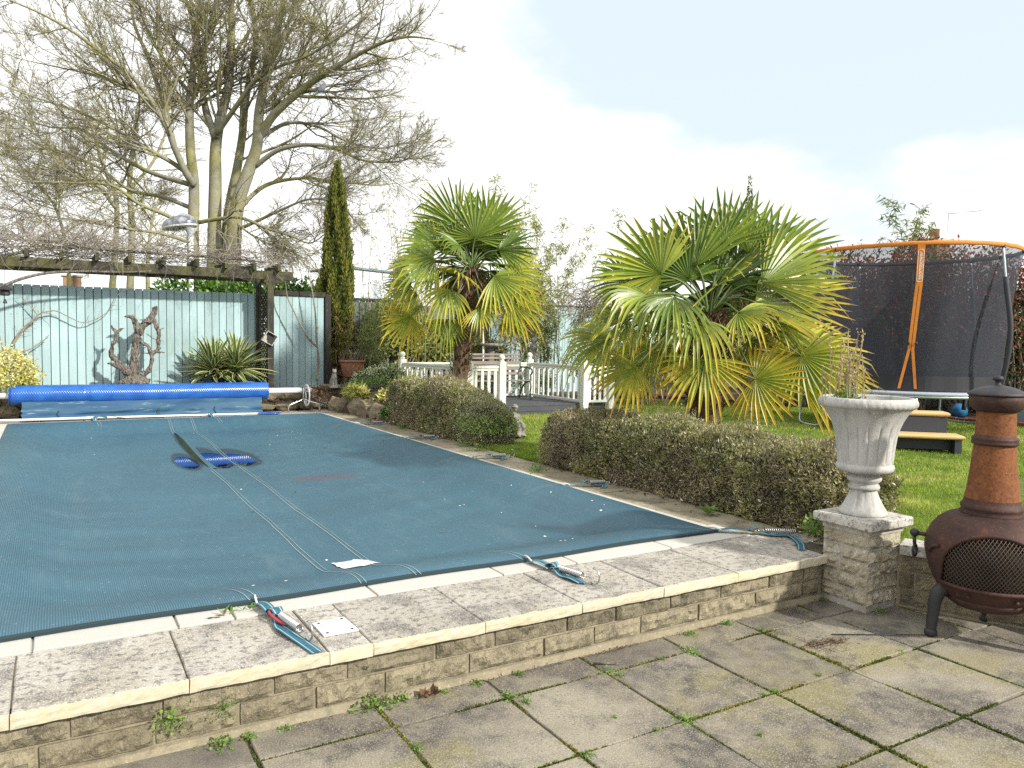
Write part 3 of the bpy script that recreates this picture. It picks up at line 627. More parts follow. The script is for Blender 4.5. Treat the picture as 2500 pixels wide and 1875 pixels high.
# fold of loose fabric standing along the seam
g = G(); n = 40; tt = np.linspace(0, 1, n)
for i in range(n-1):
    rows = []
    for t in (tt[i], tt[i+1]):
        y = 13.5-3.65*t; x = 1.56+.0155*(y-4.2)-.03*math.sin(t*PI); zb = float(cover_z(np.array(x), np.array(y))); h = .085*math.sin(t*PI)**.8*(1-.35*t)
        rows.append([(x-.055*math.sin(t*PI), y, float(cover_z(np.array(x-.055), np.array(y)))-.002), (x-.02, y, zb+h), (x+.035, y, zb+h*.92), (x+.07, y, zb-.002)])
    g.add(np.array(rows[0]+rows[1]), np.array([[0, 4, 5, 1]]), mi=0, smooth=True); g.add(np.array(rows[0]+rows[1]), np.array([[1, 5, 6, 2], [2, 6, 7, 3]]), mi=1, smooth=True)
tag(g.obj('loose_fold', [m_tear, m_cover], cover), 'loose fold of cover fabric with dark green underside')
Q = np.array([[1.66, 5.24], [1.865, 5.255], [1.965, 5.04], [1.70, 5.035]]); g = G(); k = 9; V = []
for j in range(k):
    for i in range(k):
        u_, w_ = i/(k-1), j/(k-1); q = (Q[0]*(1-u_)+Q[1]*u_)*(1-w_)+(Q[3]*(1-u_)+Q[2]*u_)*w_
        if i in (0, k-1) or j in (0, k-1): q = q+rng.normal(0, .006, 2)
        V.append((q[0], q[1], float(cover_z(np.array(q[0]), np.array(q[1])))+.006+.002*math.sin(9*u_+5*w_)))
i_ = np.arange(k-1)[:, None]*k; j = np.arange(k-1)[None]; g.add(V, np.stack([i_+j, i_+j+1, i_+k+1+j, i_+k+j], -1).reshape(-1, 4), smooth=True); g.obj('patch', m_patch, cover)
# straps: webbing, triangle link, spring, anchor ring
def strap(a, b, tail, curl=None, red=False):
    """a: rim of cover, b: anchor ring, tail: end of loose webbing"""
    a, b = np.array(a, float), np.array(b, float); L = np.linalg.norm(b-a); u = (b-a)/L; vv_ = np.array([-u[1], u[0], 0]); st = thing_part
    P = lambda t, o=0, z=0: a+u*L*t+vv_*o+np.array([0, 0, z])
    def web(pts, w, name, arr=None):
        p = np.array(pts, float); T = nrm(np.gradient(p, axis=0)); S = nrm(np.cross(T, [0, 0, 1])); rows = []
        offs = np.array([-.5, -.36, -.26, -.10, .10, .26, .36, .5])*w
        V = (p[:, None]+S[:, None]*offs[None, :, None]).reshape(-1, 3); k = len(p); m_ = len(offs); g = G()
        i = np.arange(k-1)[:, None]*m_; j = np.arange(m_-1)[None]; F = np.stack([i+j, i+j+1, i+m_+j+1, i+m_+j], -1)
        for q in range(m_-1): g.add(V if q == 0 else np.zeros((0, 3)), F[:, q]-(0 if q == 0 else g.n), mi=1 if q in (1, 5) else 0, smooth=True)
        return g.obj(name, [m_strap, m_strapline], cover)
    t = np.linspace(0, 1, 9)
    web([P(.02+.40*q, .004*math.sin(q*6), .018+.02*math.sin(q*PI)) for q in t], .062, 'strap')
    web([P(.34, .0, .03), P(.38, -.005, .055), P(.42, .0, .06), P(.45, .008, .04)], .066, 'strap_loop')
    c = P(.45, 0, .028); e = np.array(tail, float)
    web(smooth_path([c, P(.60, -.035, .012), P(.75, -.045, .02), (P(.85, -.05, .008)+e)/2+vv_*.01, e], 5), .056, 'loose_strap_end')
    G().tube(smooth_path([P(.40, -.022, .03), P(.47, 0, .035), P(.40, .022, .03)], 5), .0035, 6).obj('link', m_steel, cover)
    n = 150; q = np.linspace(0, 1, n); ang = q*2*PI*15
    hel = np.array([P(.52+.32*x, .019*math.cos(w), .036+.019*math.sin(w)) for x, w in zip(q, ang)])
    G().tube(hel, .0042, 5).obj('spring', m_steel, cover)
    G().tube([P(.46, 0, .034), P(.53, .006, .034)], .003, 6).obj('hook', m_steel, cover)
    ring = [P(1.0, .0, 0)+np.array([0, 0, .055])+u*.038*math.cos(w)+np.array([0, 0, .045*math.sin(w)]) for w in np.linspace(-PI*.9, PI*.6, 16)]
    G().tube([P(.97, 0, -.01)]+ring, .0056, 6).obj('anchor_ring', m_steel, cover)
    G().tube([P(.84, 0, .03), P(.99, 0, .045)], .003, 6).obj('hook', m_steel, cover)
    if red: G().tube(smooth_path([P(.40, -.02, .05), P(.44, -.04, .045), P(.56, -.034, .03), P(.66, -.01, .02), P(.60, .0, .04)], 6), .008, 6).obj('ratchet_tie', m_red, cover)
    G().tube(smooth_path([a-u*.05+vv_*.02+np.array([0, 0, .035]), a+np.array([0, 0, .04]), a+u*.06-vv_*.012+np.array([0, 0, .022])], 4), .006, 5).obj('cleat', m_patch, cover)
    for e_ in (-.022, .022):                          # stitched reinforcement under the strap
        pts = np.array([a-u*s_+vv_*e_ for s_ in np.linspace(.02, .44, 16)]); ribbon(pts[:, :2], .004, .004, 'seam', m_thread, cover)
thing_part = None
strap((.93, 4.25, .0), (1.035, 3.60, 0), (1.03, 3.445, .008), red=True)
strap((2.655, 4.24, .0), (2.765, 3.66, 0), (2.70, 3.70, .01))
strap((4.36, 4.27, .0), (4.93, 3.83, 0.0), (4.53, 3.60, .008))
for y in (6.30, 8.30, 10.35, 12.42): strap((4.37, y, .0), (4.88, y-.10, 0), (4.66, y-.22, .008))
for x in (.62, 2.45): strap((x, 14.40, 0), (x-.05, 14.9, 0), (x+.2, 14.8, .01))
# puddles lying in the dips
g = G(); n = 48
for k, (px, py, rx, ry) in enumerate(PUD):
    an = np.arange(n)*2*PI/n; rr = 1.16+.05*np.sin(3*an+k)+.03*np.sin(7*an); g.add(np.vstack([np.c_[px+rx*rr*np.cos(an), py+ry*rr*np.sin(an), np.full(n, WL+.0006*k)], [[px, py, WL+.0006*k]]]), np.array([[i, (i+1) % n, n] for i in range(n)]))
    if k == 0: tag(g.obj('puddle', m_water, None, (px, py, WL)), 'small dark blue puddle lying left of the loose fold on the cover', 'puddle'); g = G()
tag(g.obj('puddle', m_water, None, (1.95, 10.7, WL)), 'larger dark blue rain puddle lying right of the loose fold on the cover', 'puddle')
# bird droppings and specks
g = G(); k = 24; cx_ = rng.uniform(.0, 4.2, k); cy_ = rng.uniform(4.6, 13.5, k)**1.0
cx_[:12] = rng.uniform(3.2, 4.25, 12); cy_[:12] = rng.uniform(4.5, 7.0, 12)
for x, y in zip(cx_, cy_):
    r = rng.uniform(.005, .012); an = np.arange(7)*2*PI/7; rr = r*rng.uniform(.6, 1.3, 7); X_ = x+rr*np.cos(an); Y_ = y+rr*1.6*np.sin(an)
    g.add(np.vstack([np.c_[X_, Y_, cover_z(X_, Y_)+.003], [[x, y, float(cover_z(np.array(x), np.array(y)))+.006]]]), np.array([[i, (i+1) % 7, 7] for i in range(7)]))
tag(g.obj('droppings', m_flat_white), 'white specks of bird droppings scattered over the pool cover', 'droppings', kind='stuff')
n = 34; C_ = np.c_[rng.uniform(.2, 4.2, n), rng.uniform(4.7, 13.8, n), np.zeros(n)]; C_[:10, :2] = np.c_[rng.normal(1.8, .25, 10), rng.normal(9.9, .25, 10)]; C_[:, 2] = cover_z(C_[:, 0], C_[:, 1])+.004
V, F = leaves(C_, rdir(n)*[1, 1, .1], rdir(n)*.3+[0, 0, 1], rng.uniform(.015, .05, n), rng.uniform(.008, .025, n), .1); tag(G().add(V, F, rng.uniform(0, .8, n)).obj('cover_litter', m_dry), 'scattered dead leaves and bits on the pool cover', 'leaves', kind='stuff')
# ------------------------------------------------------------------ solar cover on its reel, far end
RY, RZ = 14.98, .42
reel = thing('cover_reel', (1.5, RY, 0), 'white tube reel on bent steel legs with a hand wheel at the far pool end', 'reel')
G().tube([(-1.6, RY, RZ), (4.16, RY, RZ)], .052, 20).obj('tube', m_pvc, reel)
for x in (4.2, -1.62):
    G().tube([(x, RY, RZ+.05), (x, RY, RZ-.2)], .022, 10).obj('upright', m_steel, reel)
    for s in (-1, 1):
        G().tube(smooth_path([(x+.0, RY, RZ-.17), (x+s*.10, RY-.02, RZ-.215), (x+s*.26, RY-.05, RZ-.27), (x+s*.30, RY-.055, .10), (x+s*.305, RY-.055, .0)], 5), .0165, 10).obj('leg', m_steel, reel)
G().tube([(4.26+.0*math.cos(a), RY+.20*math.cos(a), RZ-.10+.20*math.sin(a)) for a in np.linspace(0, 2*PI, 33)], .016, 8, caps=False).obj('hand_wheel', m_pvc, reel)
for a in (.6, .6+2*PI/3, .6+4*PI/3): G().tube([(4.24, RY, RZ-.02), (4.26, RY+.20*math.cos(a), RZ-.10+.20*math.sin(a))], .011, 6).obj('spoke', m_pvc, reel)
G().box((4.30, RY+.02, RZ+.03), (.10, .07, .06), tilt=(.5, (0, 1, 0))).obj('crank_grip', m_pvc, reel)
solar = thing('solar_cover', (1.45, RY, 0), 'bright blue bubble solar cover rolled on the reel', 'pool cover')
X0, X1 = -.59, 3.50; nu, nv_ = 560, 96; R0 = .158
u = np.linspace(X0, X1, nu+1); w = np.arange(nv_)*2*PI/nv_
Uu, Ww = np.meshgrid(u, w, indexing='ij')
k1 = np.floor(Ww/(2*PI)*36); bub = np.abs(np.sin(Uu*PI/.036+(k1 % 2)*PI/2))*np.abs(np.sin(Ww*18))
rr = R0+.006*bub+.005*np.sin(Uu*2.1+Ww)+.004*np.sin(Uu*.9)
rr = rr*(1-.20*np.clip(1-(Uu-X0)/.04, 0, 1)**2)-.004*(np.abs(Uu-.52) < .04)
V = np.stack([Uu, RY+rr*np.cos(Ww), RZ+rr*np.sin(Ww)], -1).reshape(-1, 3)
a = np.arange(nu)[:, None]*nv_; b = np.arange(nv_)[None]; b2 = (b+1) % nv_
F = np.stack([a+b, a+nv_+b, a+nv_+b2, a+b2], -1).reshape(-1, 4)
g = G(); g.add(V, F, smooth=True)
g.obj('roll', m_bubble, solar)
for x, s in ((X0+.002, -1), (X1-.002, 1)):            # wound end: one spiral
    G().tube([(x+s*.004, RY+r*math.cos(t), RZ+r*math.sin(t)) for t, r in zip(np.linspace(0, 10*PI, 200), np.linspace(R0-.008, .06, 200))], .010, 6).obj('roll_end', m_bubble, solar)
nu = 90; u = np.linspace(-.42, 3.38, nu+1); prof = [(RY-.12, RZ-.10), (RY-.135, RZ-.17), (RY-.14, .17), (RY-.165, .13), (RY-.15, .11), (RY-.17, .05), (RY-.20, .03), (RY-.235, .026)]
V = np.array([(x+.015*math.sin(9*j), y+.012*math.sin(x*2.3+j)+.006*math.sin(x*11+j*2), z+(.008*math.sin(x*4+j) if 1 < j < 7 else 0)) for x in u for j, (y, z) in enumerate(prof)])
m_ = len(prof); a = np.arange(nu)[:, None]*m_; b = np.arange(m_-1)[None]
G().add(V, np.stack([a+b, a+m_+b, a+m_+b+1, a+b+1], -1).reshape(-1, 4), smooth=True).obj('hanging_edge', m_sheet, solar)
g = G()
for x in (.10, 1.62, 2.55): g.tube(smooth_path([(x, RY-.15, .17), (x-.02, RY-.185, .12), (x+.01, RY-.20, .05)], 4), .006, 5)
g.obj('tie_straps', m_black, solar)
pole = thing('skimmer_net', (1.5, 14.66, 0), 'long white pole with blue leaf net lying on the far pool edge', 'pool net')
G().tube([(-1.0, 14.66, .05), (.65, 14.655, .046), (.66, 14.655, .046), (3.28, 14.64, .028)], [.021, .021, .018, .017], 10).obj('pole', m_pvc, pole)
g = G(); fr_ = smooth_path([(3.26, 14.64, .03), (3.40, 14.72, .035), (3.62, 14.73, .03), (3.66, 14.60, .03), (3.56, 14.53, .028), (3.38, 14.56, .028), (3.26, 14.62, .03)], 5)
g.tube(fr_, .012, 6); c = fr_.mean(0); n = len(fr_); g.add(np.vstack([fr_, [c+[0, 0, .02]]]), np.array([[i, (i+1) % n, n] for i in range(n)])); g.obj('net_head', m_bubble, pole)
G().tube(smooth_path([(.60, 14.63, .06), (.68, 14.60, .07), (.80, 14.62, .05), (.72, 14.66, .08), (1.05, 14.63, .03)], 5), .008, 5).obj('cord', m_strap, pole)
# ------------------------------------------------------------------ fences
def board_mesh(w, h, t, name):
    b = .003; g = G(); V = []
    for z in (0, h):
        V += [(-w/2, -t*.45, z), (w/2, -t, z), (w/2, 0, z), (-w/2, 0, z)]
    g.add(V, np.array([[0, 1, 5, 4], [1, 2, 6, 5], [2, 3, 7, 6], [3, 0, 4, 7], [3, 2, 1, 0], [4, 5, 6, 7]])); return g
def fence(label, x0, x1, Y, z0, z1, pitch, mt, cap=None, group=None, post=None, gap=.015, rail=True):
    t = thing('fence', ((x0+x1)/2, Y, z0), label, 'fence', group)
    bms = [board_mesh(pitch-gap, z1-z0+d_, .018, 'board').mesh('board', mt) for d_ in (0, -.003, .002, -.001)]
    n = int(round((x1-x0)/pitch)); p = (x1-x0)/n
    for i in range(n): link('board', bms[rng.integers(4)], t, (x0+p*(i+.5), Y, z0), rng.normal(0, .008))
    G().prism([(x0-.02, Y+.004), (x1+.02, Y+.004), (x1+.02, Y+.02), (x0-.02, Y+.02)], z0-.05, z1-.03).obj('backing', m_fenceback if mt in (m_fence, m_fencepale) else m_darkwood, t)
    if rail:
        for zz in (z0+.25, z1-.3): G().box(((x0+x1)/2, Y+.05, zz), (x1-x0, .06, .08)).obj('rail', m_darkwood, t)
    if cap: G().prism([(x0-.03, Y-.05), (x1+.03, Y-.05), (x1+.03, Y+.06), (x0-.03, Y+.06)], z1+.004, z1+cap).obj('cap_rail', m_darkwood, t)
    for x in (post or []): bevel_box(x-.06, Y-.07, x+.06, Y+.055, z0-.1, z1+.05, .006).obj('post', m_darkwood, t)
    return t
FY = 16.25
fence('long turquoise painted board fence behind the driftwood and yucca', -2.6, 3.70, FY, .40, 2.30, .137, m_fence)
fence('turquoise fence panel with dark top rail between pergola and cypress', 3.93, 4.98, FY, .40, 2.29, .135, m_fence, cap=.10, post=(5.06,))
fence('dark weathered board fence behind the cypress and terracotta pot', 5.15, 7.0, 17.3, .0, 2.30, .14, m_fencedark, cap=.06, post=(5.2,))
fence('narrow weathered board fence behind the large terracotta pot shrubs', 7.05, 9.6, 17.4, .0, 2.25, .14, m_fencedark)
fence('pale blue narrow-board fence behind the decking', 9.7, 14.2, 18.3, .0, 2.42, .09, m_fencepale, cap=.03)
# boundary fence behind the trampoline, running towards the viewer
t = thing('fence', (18.4, 9, 0), 'brown boundary fence behind the photinia hedge and trampoline', 'fence')
bm_ = board_mesh(.14, 1.75, .018, 'board').mesh('board', m_fencedark)
for i in range(82): link('board', bm_, t, (18.4, 5.0+.148*i, 0), -PI/2)
G().prism([(18.405, 4.9), (18.43, 4.9), (18.43, 17.2), (18.405, 17.2)], 0, 1.7).obj('backing', m_darkwood, t)
# ------------------------------------------------------------------ raised bed
g = G(); g.prism([(-4, 15.42), (4.75, 15.42), (5.4, 14.6), (6.6, 14.6), (6.6, 17.2), (-4, 17.2)], -.05, .40)
g.prism([(4.78, 14.6), (5.38, 13.0), (5.9, 12.8), (6.3, 14.59), (5.41, 14.59), (4.95, 15.2)], -.05, .2)
structure('raised_bed', g, m_soil)
def rock(c, r, seed, name='rock', mt=None, flat=.7):
    n = 14; g = G(); g.ball((0, 0, 0), (1, 1, 1), n); V = g.verts(); out = []
    for v in V:
        q = .95+.42*n3(v, 1.2, seed)+.26*n3(v, 2.9, seed+7)+.10*n3(v, 6, seed)
        out.append((v[0]*r[0]*q, v[1]*r[1]*q, v[2]*r[2]*q))
    g.V = [np.array(out)+np.asarray(c)]; g.S = [np.full(len(x), False) for x in g.F]; return g
bw = thing('bed_wall', (3.0, 15.4, 0), 'rough dry-stone edge of the raised bed behind the reel', 'wall'); i = 0; x = -2.6
while x < 4.9:
    w = rng.uniform(.28, .5)
    for lv in range(2):
        c = (x+w/2+(.12 if lv else 0), 15.40+rng.uniform(-.03, .03)+.04*lv, .10+.20*lv); rock(c, (w*.54, .13, .135), i*1.7).obj('stone', m_rock, bw); i += 1
    x += w
for k, (x, y, z, a, b, c, lab) in enumerate(((4.86, 14.95, .1, .20, .16, .16, 'rockery stone nearest the reel hand wheel'), (4.92, 14.55, .12, .17, .15, .20, 'second rockery stone from the reel along the paving'), (4.98, 14.15, .13, .16, .2, .2, 'third rockery stone from the reel along the paving'), (5.03, 13.70, .12, .17, .24, .21, 'longest upright rockery stone along the side paving'), (5.05, 13.25, .10, .16, .2, .17, 'mossy rockery stone in front of the teal box'), (5.04, 12.85, .09, .15, .2, .15, 'rockery stone nearest the clipped hedge'), (5.2, 14.75, .30, .28, .16, .10, 'flat rockery slab above the stones nearest the reel'), (5.45, 14.55, .30, .30, .2, .09, 'flat rockery slab under the violet flowers'), (5.75, 14.4, .34, .26, .2, .10, 'flat rockery slab at the rear of the rockery'), (5.25, 15.35, .43, .34, .2, .07, 'flat stone ledge under the terracotta pot'), (5.75, 15.45, .47, .3, .2, .06, 'flat stone ledge beside the variegated ivy'), (4.95, 15.5, .42, .3, .2, .07, 'flat stone ledge behind the cat statue'))):
    tag(rock((x, y, z), (a, b, c), 50+k*2.3).obj('rockery_stone', m_rock, None, (x, y, 0)), lab, 'stone', 'rockery stones')
# ------------------------------------------------------------------ pergola
perg = thing('pergola', (1.5, 15.8, .4), 'dark mossy timber pergola with beams, rafters and lattice side', 'pergola')
for y, z in ((15.62, 2.63), (16.44, 2.62)):
    bevel_box(-3.4, y-.028, 4.17, y+.028, z-.075, z+.095, .005).obj('beam', m_beam, perg)
for k, x in enumerate((-1.45, -.86, -.33, .18, .72, 1.24, 1.80, 2.36, 2.88, 3.40, 3.86)):
    bevel_box(x-.028, 15.46, x+.028, 16.6, 2.72, 2.86, .005).obj('rafter', m_beam, perg)
bevel_box(3.66, 15.56, 3.78, 15.68, .38, 2.54, .006).obj('post', m_darkwood, perg)
bevel_box(3.55, 16.03, 3.65, 16.12, .38, 2.72, .006).obj('post', m_darkwood, perg)
bevel_box(3.58, 15.9, 3.61, 15.93, .38, 2.50, .003).obj('batten', m_beam, perg)
bevel_box(3.635, 15.57, 3.81, 15.59, 2.40, 2.56, .004).obj('bracket', m_beam, perg)
for s in (1, -1):
    for k in range(26):
        z0 = .42+k*.095; y0, y1 = 15.69, 16.03
        za, zb = (z0, z0+.34) if s > 0 else (z0+.34, z0)
        if max(za, zb) > 2.5: continue
        G().bar((3.70+.006*s, y0, za), (3.62+.006*s, y1, zb), .008, .022).obj('lattice_slat', m_darkwood, perg)
d_ = thing('bird_box', (3.70, 15.54, 1.40), 'small weathered diamond-shaped box fixed on the black pergola post', 'bird box')
c = np.array([3.69, 15.50, 1.41]); s_ = .155
sq = [c+np.array([s_*math.cos(a)*1.05, 0, s_*math.sin(a)]) for a in (PI*.08, PI*.58, PI*1.08, PI*1.58)]
for i in range(4):
    a, b = sq[i], sq[(i+1) % 4]; G().add([a, b, b+[0, .10, 0], a+[0, .10, 0], a*.9+c*.1, b*.9+c*.1, (b*.9+c*.1)+[0, .10, 0], (a*.9+c*.1)+[0, .10, 0]], np.array([[0, 1, 2, 3], [4, 7, 6, 5], [0, 4, 5, 1], [3, 2, 6, 7]])).obj('side_board', m_cap, d_)
G().add([p*.93+c*.07+[0, .085, 0] for p in sq], np.array([[0, 3, 2, 1]])).obj('back_board', m_cap, d_)
lan = thing('hanging_lantern', atY(12, 715, 15.1), 'small black pagoda lantern hanging at the left edge', 'lantern')
c = ORG[lan.name]; G().lathe([(0, .13), (.03, .115), (.10, .07), (.135, .055), (.13, .045), (.07, .05), (.0, .05)], c, 8, smooth=False).obj('lantern_roof', m_black, lan)
G().lathe([(.0, .045), (.065, .045), (.075, -.03), (.055, -.045), (0, -.045)], c, 8, smooth=False).obj('lantern_body', m_black, lan)
G().tube([c+[0, 0, .12], c+[0, 0, .5]], .003, 5).obj('hanger', m_black, lan); G().lathe([(.0, -.10), (.012, -.10), (.03, -.16), (.028, -.17), (0, -.17)], c, 8).obj('bell', m_black, lan)
# ------------------------------------------------------------------ street style lamp behind the pergola
lx = at(466, 600, 18.2); lamp = thing('garden_lamp', (lx[0], lx[1], 0), 'grey dome lamp on white post rising behind the pergola', 'lamp')
zt = at(466, 566, 18.2)[2]; G().tube([(lx[0], lx[1], 0), (lx[0], lx[1], zt)], .058, 14).obj('post', m_lampw, lamp)
cz = at(440, 548, 18.2); ax = RT*1.0; R3 = np.array([[_c, .5*0+_s, 0], [-_s, _c, 0], [0, 0, 1]])
g = G(); n = 20; prof = [(1.0, 0), (.99, .22), (.92, .48), (.78, .72), (.55, .90), (.28, .985), (.02, 1.0)]
V = []
for r, h in prof:
    for a in np.arange(n)*2*PI/n: V.append(cz + RT*(.40*r*math.cos(a)-.02) + np.array([FW[0], FW[1], 0])*.27*r*math.sin(a) + np.array([0, 0, 1.])*(-.05+.26*h+.05*math.cos(a)))
k = len(prof); i_ = np.arange(k-1)[:, None]*n; j = np.arange(n)[None]; g.add(V, np.stack([i_+j, i_+(j+1) % n, i_+n+(j+1) % n, i_+n+j], -1).reshape(-1, 4), smooth=True); g.obj('dome', m_dome, lamp)
g = G(); V = []
for r, h in ((1.02, -.04), (1.03, -.06), (.98, -.085), (.5, -.10), (.02, -.10)):
    for a in np.arange(n)*2*PI/n: V.append(cz + RT*(.40*r*math.cos(a)-.02) + np.array([FW[0], FW[1], 0])*.27*r*math.sin(a) + np.array([0, 0, 1.])*(h+.05*math.cos(a)))
k = 5; i_ = np.arange(k-1)[:, None]*n; g.add(V, np.stack([i_+j, i_+(j+1) % n, i_+n+(j+1) % n, i_+n+j], -1).reshape(-1, 4), smooth=True); g.obj('rim', m_lampw, lamp)
g = G(); g.lathe([(.062, -.12), (.075, -.06), (.13, .03), (.15, .08)], (lx[0], lx[1], zt), 14); g.obj('neck', m_lampw, lamp)
# ------------------------------------------------------------------ decking with balustrade, bench
DZ = .17
dk = thing('decking', (8.2, 14, 0), 'raised dark grey timber decking platform with a step edge', 'decking')
poly = [(6.35, 15.35), (6.72, 13.0), (10.15, 13.0), (10.15, 15.35)]
y = 13.0
while y < 15.3:
    xl = 6.72-(y-13.0)*.157; G().prism([(xl, y+.003), (10.15, y+.003), (10.15, y+.117), (xl, y+.117)], DZ-.025, DZ).obj('deck_board', m_deck, dk); y += .12
for z0, z1, o in ((-.05, .045, .012), (.05, .142, .0)): G().prism([(6.74, 12.985-o), (10.14, 12.985-o), (10.14, 13.0), (6.74, 13.0)], z0, z1).obj('fascia_board', m_deck, dk)
G().prism([(6.76, 13.02), (10.13, 13.02), (10.13, 15.3), (6.42, 15.3)], -.05, .13).obj('frame', m_darkwood, dk)
bal = thing('balustrade', (8.2, 13.1, DZ), 'white painted balustrade with ball-topped posts round the decking', 'balustrade')
def post(x, y, z0=-.03, top=1.02, mt=None):
    g = bevel_box(x-.066, y-.066, x+.066, y+.066, z0, top, .008); p = g.obj('post', mt or m_cream, bal)
    G().lathe([(.0, 1.175), (.034, 1.167), (.057, 1.141), (.064, 1.114), (.057, 1.085), (.040, 1.068), (.038, 1.058), (.055, 1.05), (.06, 1.04), (.04, top), (0, top)], (x, y, 0), 16).obj('ball_finial', m_cream, p)
bmesh_cache = bevel_box(-.027, -.013, .027, .013, 0, .68, .003).mesh('baluster', m_white)
def panel(a, b, n):
    a, b = np.array(a), np.array(b); d = nrm(b-a); rz = math.atan2(d[1], d[0])
    for z, w, h in ((.93, .075, .035), (.885, .045, .05), (DZ+.05, .05, .045)): G().bar((*(a+d*.05), z), (*(b-d*.05), z), w, h).obj('rail', m_cream, bal)
    L = np.linalg.norm(b-a)
    for i in range(n): p = a+d*L*(i+1)/(n+1); link('baluster', bmesh_cache, bal, (p[0], p[1], DZ+.07), rz)
PL, PM, PN, PB, PR, P2 = (6.36, 15.25), (6.72, 12.90), (7.42, 12.90), (9.42, 15.1), (9.38, 12.90), (10.02, 12.88)
for p in (PL, PM, PN, PB, PR): post(*p)
post(*P2, top=.98)
panel(PL, PM, 12); panel(PM, PN, 4); panel(PL, PB, 17); panel(PB, PR, 10); panel(PR, P2, 4)
bench = thing('garden_bench', (8.3, 14.5, DZ), 'slatted wooden garden bench with green iron ends on the decking', 'bench')
BX0, BX1, BY = 7.25, 8.98, 14.3
for k, (y, z) in enumerate(((BY+.02, .58), (BY+.10, .585), (BY+.18, .58), (BY+.26, .575), (BY+.34, .57))): G().box(((BX0+BX1)/2, y, z), (BX1-BX0, .062, .022)).obj('seat_slat', m_slat, bench)
for k, (y, z, h) in enumerate(((BY+.40, .72, .06), (BY+.435, .83, .075), (BY+.465, .95, .075), (BY+.49, 1.055, .05), (BY+.505, 1.13, .045))): G().box(((BX0+BX1)/2, y, z), (BX1-BX0, .02, h), tilt=(-.22, (1, 0, 0))).obj('back_slat', m_slat, bench)
for x in (BX0, BX1-.02):
    e = thing_part = G(); 
    e.tube(smooth_path([(x, BY+.03, .565), (x, BY+.30, .56), (x, BY+.40, .66), (x, BY+.47, .95), (x, BY+.52, 1.16)], 6), .018, 8)
    e.tube(smooth_path([(x, BY+.47, .86), (x, BY+.25, .86), (x, BY+.02, .84), (x, BY-.05, .79), (x, BY-.03, .73), (x, BY+.01, .70), (x, BY+.0, .62), (x, BY+.03, .56)], 6), .018, 8)
    e.obj('end_frame', m_iron, bench)
    G().tube(smooth_path([(x, BY+.03, .56), (x, BY-.01, .45), (x, BY+.02, .32), (x, BY-.01, .20), (x, BY-.05, DZ+.012)], 6), .018, 8).obj('leg', m_iron, bench)
    G().tube(smooth_path([(x, BY+.10, .555), (x, BY+.28, .48), (x, BY+.40, .33), (x, BY+.47, DZ+.012)], 6), .018, 8).obj('leg', m_iron, bench)
# ------------------------------------------------------------------ trampoline
TC = np.array([13.29, 8.51]); TR = 1.70; TZ = .69; TT = 3.09
tramp = thing('trampoline', (TC[0], TC[1], 0), 'round trampoline with black safety net and orange top trim on the lawn', 'trampoline')
cir = lambda r, z, n=64, a0=0, a1=2*PI: np.array([(TC[0]+r*math.cos(a), TC[1]+r*math.sin(a), z) for a in np.linspace(a0, a1, n)])
G().tube(cir(TR, TZ-.05), .030, 8, caps=False).obj('frame_ring', m_galv, tramp)
g = G(); g.lathe([(TR+.03, TZ-.03), (TR+.05, TZ), (TR+.02, TZ+.025), (TR-.28, TZ+.02), (TR-.30, TZ)], (*TC, 0), 64); g.obj('spring_pad', m_rim, tramp)
g = G(); g.lathe([(TR-.30, TZ+.004), (.8, TZ-.005), (.01, TZ-.01)], (*TC, 0), 48); g.obj('jumping_mat', m_mat, tramp)
ang0 = math.atan2(-TC[1], -TC[0])                      # towards the viewer
# poles: pair of uprights bulging outwards
pole_ang = [ang0+RAD(q) for q in (-52, 55, 112, 170, 228, -110+360)]
pole_ang = [ang0+RAD(q) for q in (51, -39, 142, -88, -150)]
for a in pole_ang:
    rr, zz = [TR+.03, TR+.10, TR+.20, TR+.22, TR+.12, TR+.03], [.25, .75, 1.3, 1.8, 2.45, TT]
    pts = smooth_path([(TC[0]+r*math.cos(a), TC[1]+r*math.sin(a), z) for r, z in zip(rr, zz)], 5)
    k = int(len(pts)*.88); p = G().tube(pts[:k], .040, 10).obj('pole_sleeve', m_pad, tramp)
    G().tube(pts[k-2:], .021, 8).obj('pole_tip', m_galv, p); G().lathe([(.0, .035), (.035, .02), (.04, -.02), (.03, -.04), (0, -.045)], pts[-1], 10).obj('end_cap', m_pad, p)
TTR = TR+.05
g = G(); n = 72; th = np.arange(n)*2*PI/n; prof = [(0, -.036), (.014, -.024), (.016, .024), (.006, .036), (-.010, .032), (-.012, -.028)]
V = [((TC[0]+(TTR+dr)*math.cos(a), TC[1]+(TTR+dr)*math.sin(a), TT+dz+.008*math.sin(3*a+1)+.003*math.sin(29*a))) for a in th for dr, dz in prof]
m_ = 6; i_ = (np.arange(n)*m_)[:, None]; i2 = ((np.arange(n)+1) % n*m_)[:, None]; j = np.arange(m_)[None]; j2 = (j+1) % m_
Ft = np.stack([i_+j, i_+j2, i2+j2, i2+j], -1); g.add(V, Ft[:, :3].reshape(-1, 4), smooth=True); nb = g.n; g.add(np.zeros((0, 3)), Ft[:, 3:].reshape(-1, 4)-nb, mi=1, smooth=True); g.obj('top_trim', [m_orange, m_pad], tramp)
